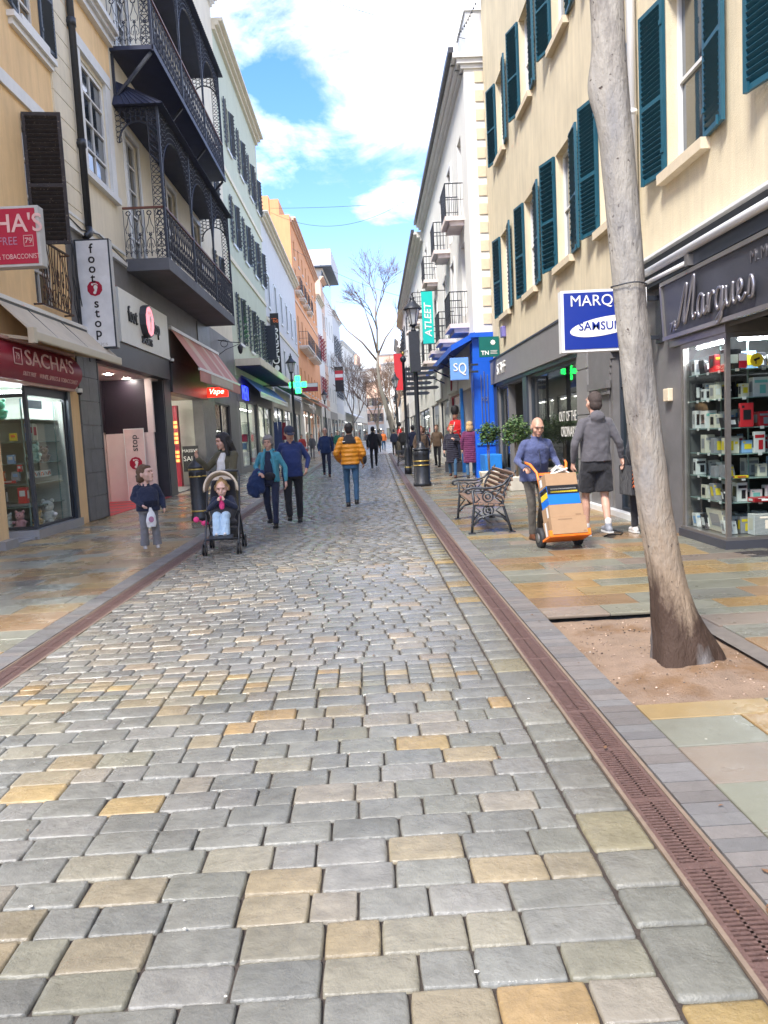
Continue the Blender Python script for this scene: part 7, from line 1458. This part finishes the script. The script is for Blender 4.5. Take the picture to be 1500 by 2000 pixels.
# --- man in the mustard jacket, back to us
def ex_or(t, J, H):
    g = MB(); g.loft([(0, .0, 1.33, .190, .135), (0, .005, 1.40, .178, .12), (0, .01, 1.455, .11, .09), (0, .01, 1.50, .075, .075), (0, .01, 1.53, .07, .07)], 20)
    for q in (-1, 1): g.cap((q*.10, .01, 1.405), (q*.185, .01, 1.365), .070, .073)
    blob(g, 'black_yoke', 'black_cloth', t, .012, 3); g = MB(); g.box(.09, .14, .128, .134, 1.375, 1.39); g.build('logo', 'white_letter', t)
    g = MB(); g.ell((-.30, -.02, 1.0), (.05, .10, .11)); blob(g, 'shoulder_bag', 'black_cloth', t, .012, 2)
w = walk(.35, .35); w.update(elR=(.27*-1, .04, 1.13), wrR=(-.27, -.10, .93), elL=(.29, .05, 1.14), wrL=(.24, -.12, 1.0))
person('man in a mustard and black padded jacket and jeans walking away up the middle', (-.33, 16.8, 0), radians(180), 1.77, w, (0, 0), ('mustard', 'puffer'), ('jeans', 'trousers'), 'shoe_black', ('hair_black', 'crop'), 'skin', .0125, False, bulk=1.12, hem=.90, extra=ex_or)
# --- farther walkers
w = walk(.45, .3)
person('bald man in a navy jacket walking towards the viewer up the left of the road', (-1.52, 30.5, 0), radians(5), 1.86, w, (0, 0), ('navy_coat', 'jacket'), ('navy_cloth', 'trousers'), 'shoe_brown', ('bald_stubble', 'crop'), 'skin', .016, True, bulk=1.15)
person('person in a black hooded jacket walking away behind the mustard jacket', (.38, 36.5, 0), radians(178), 1.88, walk(-.45, .4), (0, 0), ('black_cloth', 'hoodie'), ('black_cloth', 'trousers'), 'shoe_black', ('hair_black', 'short'), 'skin', .018, False, bulk=1.15)
# --- man pushing the hand truck
w = dict(pel=(0, .10, .93), wai=(0, .05, 1.08), che=(0, -.01, 1.28), nek=(0, -.05, 1.44), hed=(0, -.12, 1.57), shL=(.165, -.04, 1.345), shR=(-.165, -.04, 1.345), elL=(.275, -.01, 1.12), wrL=(.245, -.27, 1.02), elR=(-.275, -.01, 1.12), wrR=(-.245, -.27, 1.02), hiL=(.09, .10, .92), hiR=(-.09, .10, .92), knL=(.10, .02, .50), anL=(.10, .20, .11), knR=(-.10, -.06, .51), anR=(-.10, -.06, .085))
person('balding man in a slate blue zip jacket pushing the hand truck', (2.27, 10.52, 0), radians(7), 1.66, w, (0, radians(20)), ('slate_blue', 'jacket'), ('brown_trousers', 'trousers'), 'shoe_brown', ('hair_grey', 'sides'), 'skin_tan', .010, True, bulk=1.2, hem=.82,
       hands={'L': dict(d=(0, -1, .0), n=(0, 0, -1), curl=1.25), 'R': dict(d=(0, -1, .0), n=(0, 0, -1), curl=1.25)}, extra=lambda t, J, H: (lambda g: (g.tube([(0, -.155, .84), (0, -.20, 1.05), (0, -.145, 1.3), (0, -.12, 1.43)], .005, 5), g.build('zip', 'navy_iron', t)))(MB()))
# --- tall man in hoodie and shorts, back to us
def ex_tall(t, J, H):
    g = MB(); g.box(-.40, -.36, -.16, .20, .50, .86); g.build('bag', 'black_cloth', t, bevel=.01); g = MB(); g.tube([(-.38, -.07, .86), (-.35, -.03, .97), (-.34, .02, .99), (-.36, .07, .97), (-.38, .12, .86)], .007, 5); g.build('bag_handle', 'black_cloth', t)
    g = MB()
    for i in range(5): g.tube([(-.365, .215, .80-.05*i), (-.38, .206, .83-.05*i), (-.395, .215, .79-.05*i)], .007, 4)
    g.build('bag_print', 'orange_lit', t); g = MB(); g.tube([(.07*cos(a), .005+.07*sin(a), 1.445) for a in [k*pi/8 for k in range(16)]], .012, 6, closed=True); g.build('inner_collar', 'royal_jacket', t)
    g = MB()
    for q in 'LR': a = J['an'+q]; g = MB(); g.cap(a+V((0, 0, -.01)), a+V((0, 0, .05)), .042, .042, 12); g.build('sock', 'shoe_white', t)
w = walk(.40, .2); w.update(elL=(.28, .05, 1.15), wrL=(.27, -.04, .93), elR=(-.28, .05, 1.15), wrR=(-.33, .0, .97))
person('tall man in a grey hoodie and black shorts walking away with a black bag', (3.03, 10.35, 0), radians(186), 1.90, w, (radians(7), 0), ('hoodie', 'hoodie'), ('black_cloth', 'shorts'), 'shoe_grey', ('hair_short', 'crop'), 'skin', .0105, False, bulk=1.12, hem=.93, extra=ex_tall, legbulk=1.1)
# someone behind the trunk
person('person in black half hidden behind the leaning trunk', (3.70, 10.45, 0), radians(185), 1.68, walk(.4, .3), (0, 0), ('black_cloth', 'jacket'), ('black_cloth', 'trousers'), 'shoe_white', ('hair_blond', 'short'), 'skin', .015, False)
# --- right side group
w = walk(.4, .3); w.update(elL=(.27, -.04, 1.16), wrL=(.13, -.20, 1.26))
person('ginger-haired woman in a long dark quilted coat', (2.78, 25.3, 0), radians(-12), 1.70, w, (radians(18), 0), ('puffer', 'coat'), ('jeans', 'trousers'), 'shoe_brown', ('hair_ginger', 'short'), 'skin', .015, True, bulk=1.12, hem=.50)
person('blonde woman in a long purple coat seen from behind', (3.32, 25.0, 0), radians(170), 1.76, walk(-.3, .2), (radians(15), 0), ('purple', 'coat'), ('jeans', 'trousers'), 'shoe_black', ('hair_blond', 'bob'), 'skin', .015, False, bulk=1.2, hem=.48)
person('person in a brown coat and ginger hat behind the wide litter bin', (2.02, 28.5, 0), radians(10), 1.72, walk(.3, .2), (0, 0), ('brown_coat', 'coat'), ('black_cloth', 'trousers'), 'shoe_black', ('hair_ginger', 'short'), 'skin', .018, True, bulk=1.1, hem=.6)
person('person in a tan jacket beside the brown coat', (3.1, 34, 0), radians(-20), 1.80, walk(.3, .2), (0, 0), ('brown_coat', 'jacket'), ('black_cloth', 'trousers'), 'shoe_black', ('hair_brown', 'short'), 'skin', .02, True, bulk=1.1)
# --- guardsman statue
def guard(label, loc, yaw, h, vox):
    def ex(t, J, H):
        g = MB(); g.lathe([(.19, .93), (.195, .96), (.19, .99)], (0, 0, 0), 18, sy=.7); g.build('belt', 'white_letter', t); g = MB()
        g.tube([(-.12, -.14, .75), (-.05, -.15, 1.1), (.02, -.13, 1.40)], .012, 5); g.build('white_piping', 'white_letter', t); g = MB(); g.box(-.35, .35, -.3, .3, -.42, -.0); g.build('plinth', 'dark_clad', t)
    person(label, loc, yaw, h, dict(elR=(-.27, -.05, 1.15), wrR=(-.16, -.25, 1.1), elL=(.27, -.05, 1.15), wrL=(.14, -.27, 1.08)), (0, 0), ('tunic_red', 'jacket'), ('navy_cloth', 'trousers'), 'shoe_black', ('hair_black', 'bearskin'), 'skin_tan', vox, True, bulk=1.1, hem=.72, extra=ex, category='statue', name='guardsman_statue')
guard('red-tunic guardsman statue with a tall bearskin hat by the blue bar door', (3.38, 29.2, .40), radians(-30), 1.80, .018)
guard('second red-tunic guardsman statue far up the right pavement', (2.75, 62, .40), radians(-10), 1.80, .03)
# --- distant people
rgp = random.Random(12)
far_ = [('woman in a red coat outside the left shops', -4.6, 58, 'red_cloth', 'coat', 'black_cloth', 0, 1.8, 'hair_grey'), ('person in a pale top beside the red coat', -4.0, 60, 'grey_cloth', 'jacket', 'grey_cloth', 0, 1.8, 'hair_brown'), ('person in dark clothes behind the bald man', -2.4, 48, 'black_cloth', 'coat', 'black_cloth', 170, 1.9, 'hair_black'),
        ('person in a green top in the distance left of the mustard jacket', -1.9, 56, 'green_cloth', 'jacket', 'black_cloth', 10, 1.95, 'hair_brown'), ('person in an orange top in the distant middle of the street', 1.7, 72, 'orange_cloth', 'jacket', 'jeans', 0, 1.9, 'hair_brown'),
        ('dark figure left of the distant orange top', 1.15, 66, 'black_cloth', 'coat', 'black_cloth', 180, 1.9, 'hair_black'), ('dark figure just right of the distant orange top', 2.15, 58, 'navy_cloth', 'jacket', 'black_cloth', 180, 1.85, 'hair_black'), ('tall dark figure beside the bare tree', 2.5, 52, 'black_cloth', 'jacket', 'black_cloth', 175, 1.9, 'hair_brown'),
        ('dark figure behind the fingerpost', 2.25, 37, 'navy_cloth', 'jacket', 'black_cloth', 180, 1.85, 'hair_black'), ('figure with a rucksack right of the fingerpost', 2.45, 33.0, 'navy_cloth', 'jacket', 'jeans', 160, 1.7, 'hair_brown'),
        ('distant person in grey near the end of the street', .3, 95, 'grey_cloth', 'jacket', 'black_cloth', 0, 1.9, 'hair_brown'), ('distant person in black near the end of the street', 1.0, 104, 'black_cloth', 'jacket', 'black_cloth', 0, 1.9, 'hair_black'), ('distant person in navy on the far left pavement', -3.3, 80, 'navy_cloth', 'jacket', 'black_cloth', 0, 1.9, 'hair_black'), ('distant person in brown on the far left pavement', -2.5, 92, 'brown_coat', 'coat', 'black_cloth', 0, 1.9, 'hair_brown'),
        ('distant person in red by the far right pavement', 2.9, 78, 'red_cloth', 'jacket', 'black_cloth', 0, 1.85, 'hair_brown')]
for (lb, x, y, tm, tk, lm, yw, hh, hr) in far_:
    person(lb, (x, y, 0), radians(yw), hh, walk(rgp.uniform(-.5, .5), .3), (0, 0), (tm, tk), (lm, 'trousers'), 'shoe_black', (hr, 'short'), 'skin', .035 if y > 50 else .024, False, hem=.6 if tk == 'coat' else None, bulk=1.1)
q = MB(); q.ell((-4.35, 57.8, .6), (.16, .1, .2)); q.tube([(-4.45, 57.8, .8), (-4.4, 57.8, .95), (-4.3, 57.8, .8)], .02, 5); tag(q.build('shopping_bag', 'red_cloth', None, (-4.35, 57.8, .4)), 'red shopping bag beside the woman in the red coat', 'bag')
# --- pushchair and child
hx = V((1, 0, 0))
pu = thing('pushchair', 'black pushchair with a beige hood and small wheels', 'pushchair', (0, 0, 0)); B_ = 'black_iron'
m = MB()
for s in (-1, 1):
    x = s*.21; m.tube([(x, -.36, .10), (x, -.22, .30), (x, .0, .52), (x*.98, .28, .95), (x*.9, .38, 1.02)], .012, 8); m.tube([(x, .28, .10), (x, .10, .36), (x, -.02, .50), (x, -.16, .54)], .012, 8); m.tube([(x, -.36, .10), (x, -.36, .17)], .016, 8)
m.tube([(-.19, .38, 1.02), (0, .40, 1.03), (.19, .38, 1.02)], .014, 8); m.tube([(-.21, -.3, .19), (.21, -.3, .19)], .011, 8); m.tube([(-.21, .22, .2), (.21, .22, .2)], .011, 8); m.build('frame', B_, pu)
for s in (-1, 1):
    for y, r in ((-.38, .075), (.29, .085)):
        for o in (-.018, .018):
            c = V((s*.215+o, y, r)); m = MB(); m.tube([c-hx*.009, c-hx*.006, c+hx*.006, c+hx*.009], [r*.9, r, r, r*.9], 20); w_o = m.build('wheel', 'rubber', pu); m = MB(); m.tube([c-hx*.011, c+hx*.011], r*.55, 12); m.build('hub', 'steel_frame', w_o)
m = MB(); m.loft([(0, -.05, .42, .14, .16), (0, .02, .50, .18, .17), (0, .12, .70, .175, .07), (0, .17, .92, .15, .05)], 16); m.cap((0, -.18, .38), (0, -.30, .24), .05, .04); m.ell((0, -.08, .38), (.19, .15, .06)); blob(m, 'seat', 'black_cloth', pu, .014, 3)
m = MB(); m.loft([(0, .0, .17, .15, .2), (0, 0, .28, .18, .24), (0, 0, .30, .18, .24)], 14); m.build('basket', 'black_cloth', pu); m = MB(); m.obox((0, -.36, .225), ((1, 0, 0), (0, 1, .3), (0, -.3, 1)), (.15, .06, .008)); m.build('footrest', B_, pu)
m = MB(); NA, NB = 14, 10; vs = []; fs = []
for i in range(NA+1):
    a = -pi*.02+pi*1.04*i/NA                       # across the hood, left to right
    for k in range(NB+1):
        b = radians(-18+92*k/NB)                   # from front rim round to the back
        r_ = .215+.006*abs(sin(k*pi/3.3)); vs.append((-cos(a)*r_, .10-cos(b)*.02-.16*cos(b)*1.0+.10, .80+sin(a)*(.24)*cos(b*.55)) if False else (-cos(a)*r_*(.78+.22*cos(b)), .14-.24*cos(b), .80+sin(a)*.235*(1-.25*max(0, sin(b))**2)+.004*sin(k*2.2)))
for i in range(NA):
    for k in range(NB): q = i*(NB+1)+k; fs.append((q, q+1, q+NB+2, q+NB+1))
m.add(vs, fs, 0, None, True); o_ = m.build('hood', mat('hood_beige', (.62, .53, .42), .8, .08, 8, fold=1.2, fs=16), pu); md = o_.modifiers.new('s', 'SOLIDIFY'); md.thickness = .012
m = MB(); m.ell((0, .25, .84), (.17, .03, .18)); m.build('hood_lining', 'hood_beige', pu)
m = MB(); m.tube([(-.215*cos(a), -.085, .80+.24*sin(a)) for a in [k*pi/16 for k in range(17)]], .014, 8); m.build('hood_rim', 'hood_beige', pu)
m = MB(); m.cap((-.30, -.1, .42), (-.20, .02, .36), .012, .012); m.ell((-.33, -.14, .44), (.04, .03, .04)); m.ell((-.24, -.05, .38), (.05, .04, .035)); blob(m, 'hanging_toy', 'pink_cloth', pu, .01, 1)
pu.location = (-2.02, 10.98, 0); pu.rotation_euler.z = radians(3); pu.scale = (1.07,)*3
def ex_ch(t, J, H):
    g = MB(); g.ell((0, -.16, 1.18), (.075, .05, .16)); blob(g, 'pink_top', 'pink_cloth', t, .014, 2); g = MB(); g.ell((0, -.28, 1.36), (.035, .025, .03)); blob(g, 'beaker', 'pink_cloth', t, .01, 1)
person('small child in navy coat and pale jeans sitting in the pushchair, hands at the mouth', (-2.02, 10.98, .0), radians(2), .98, dict(pel=(0, .0, .86), wai=(0, .06, 1.0), che=(0, .09, 1.18), nek=(0, .10, 1.36), hed=(0, .02, 1.55), shL=(.19, .08, 1.28), shR=(-.19, .08, 1.28), elL=(.31, -.06, 1.08), wrL=(.10, -.22, 1.26), elR=(-.31, -.06, 1.08), wrR=(-.10, -.22, 1.26),
       hiL=(.10, -.02, .86), knL=(.11, -.40, .92), anL=(.085, -.56, .46), hiR=(-.10, -.02, .86), knR=(-.11, -.40, .92), anR=(-.085, -.56, .46)), (0, radians(10)), ('navy_cloth', 'puffer'), ('jeans_light', 'wide'), 'shoe_white', ('hair_blond', 'fine'), 'skin_child', .014, True, bulk=1.4, hem=.80, scale_head=1.72, extra=ex_ch, feet={'L': (.1, -.6, .55), 'R': (-.1, -.6, .55)},
       hands={'L': dict(d=(-.5, -.2, .8), n=(-.5, .5, 0), curl=.8), 'R': dict(d=(.5, -.2, .8), n=(.5, .5, 0), curl=.8)}, legbulk=1.35)
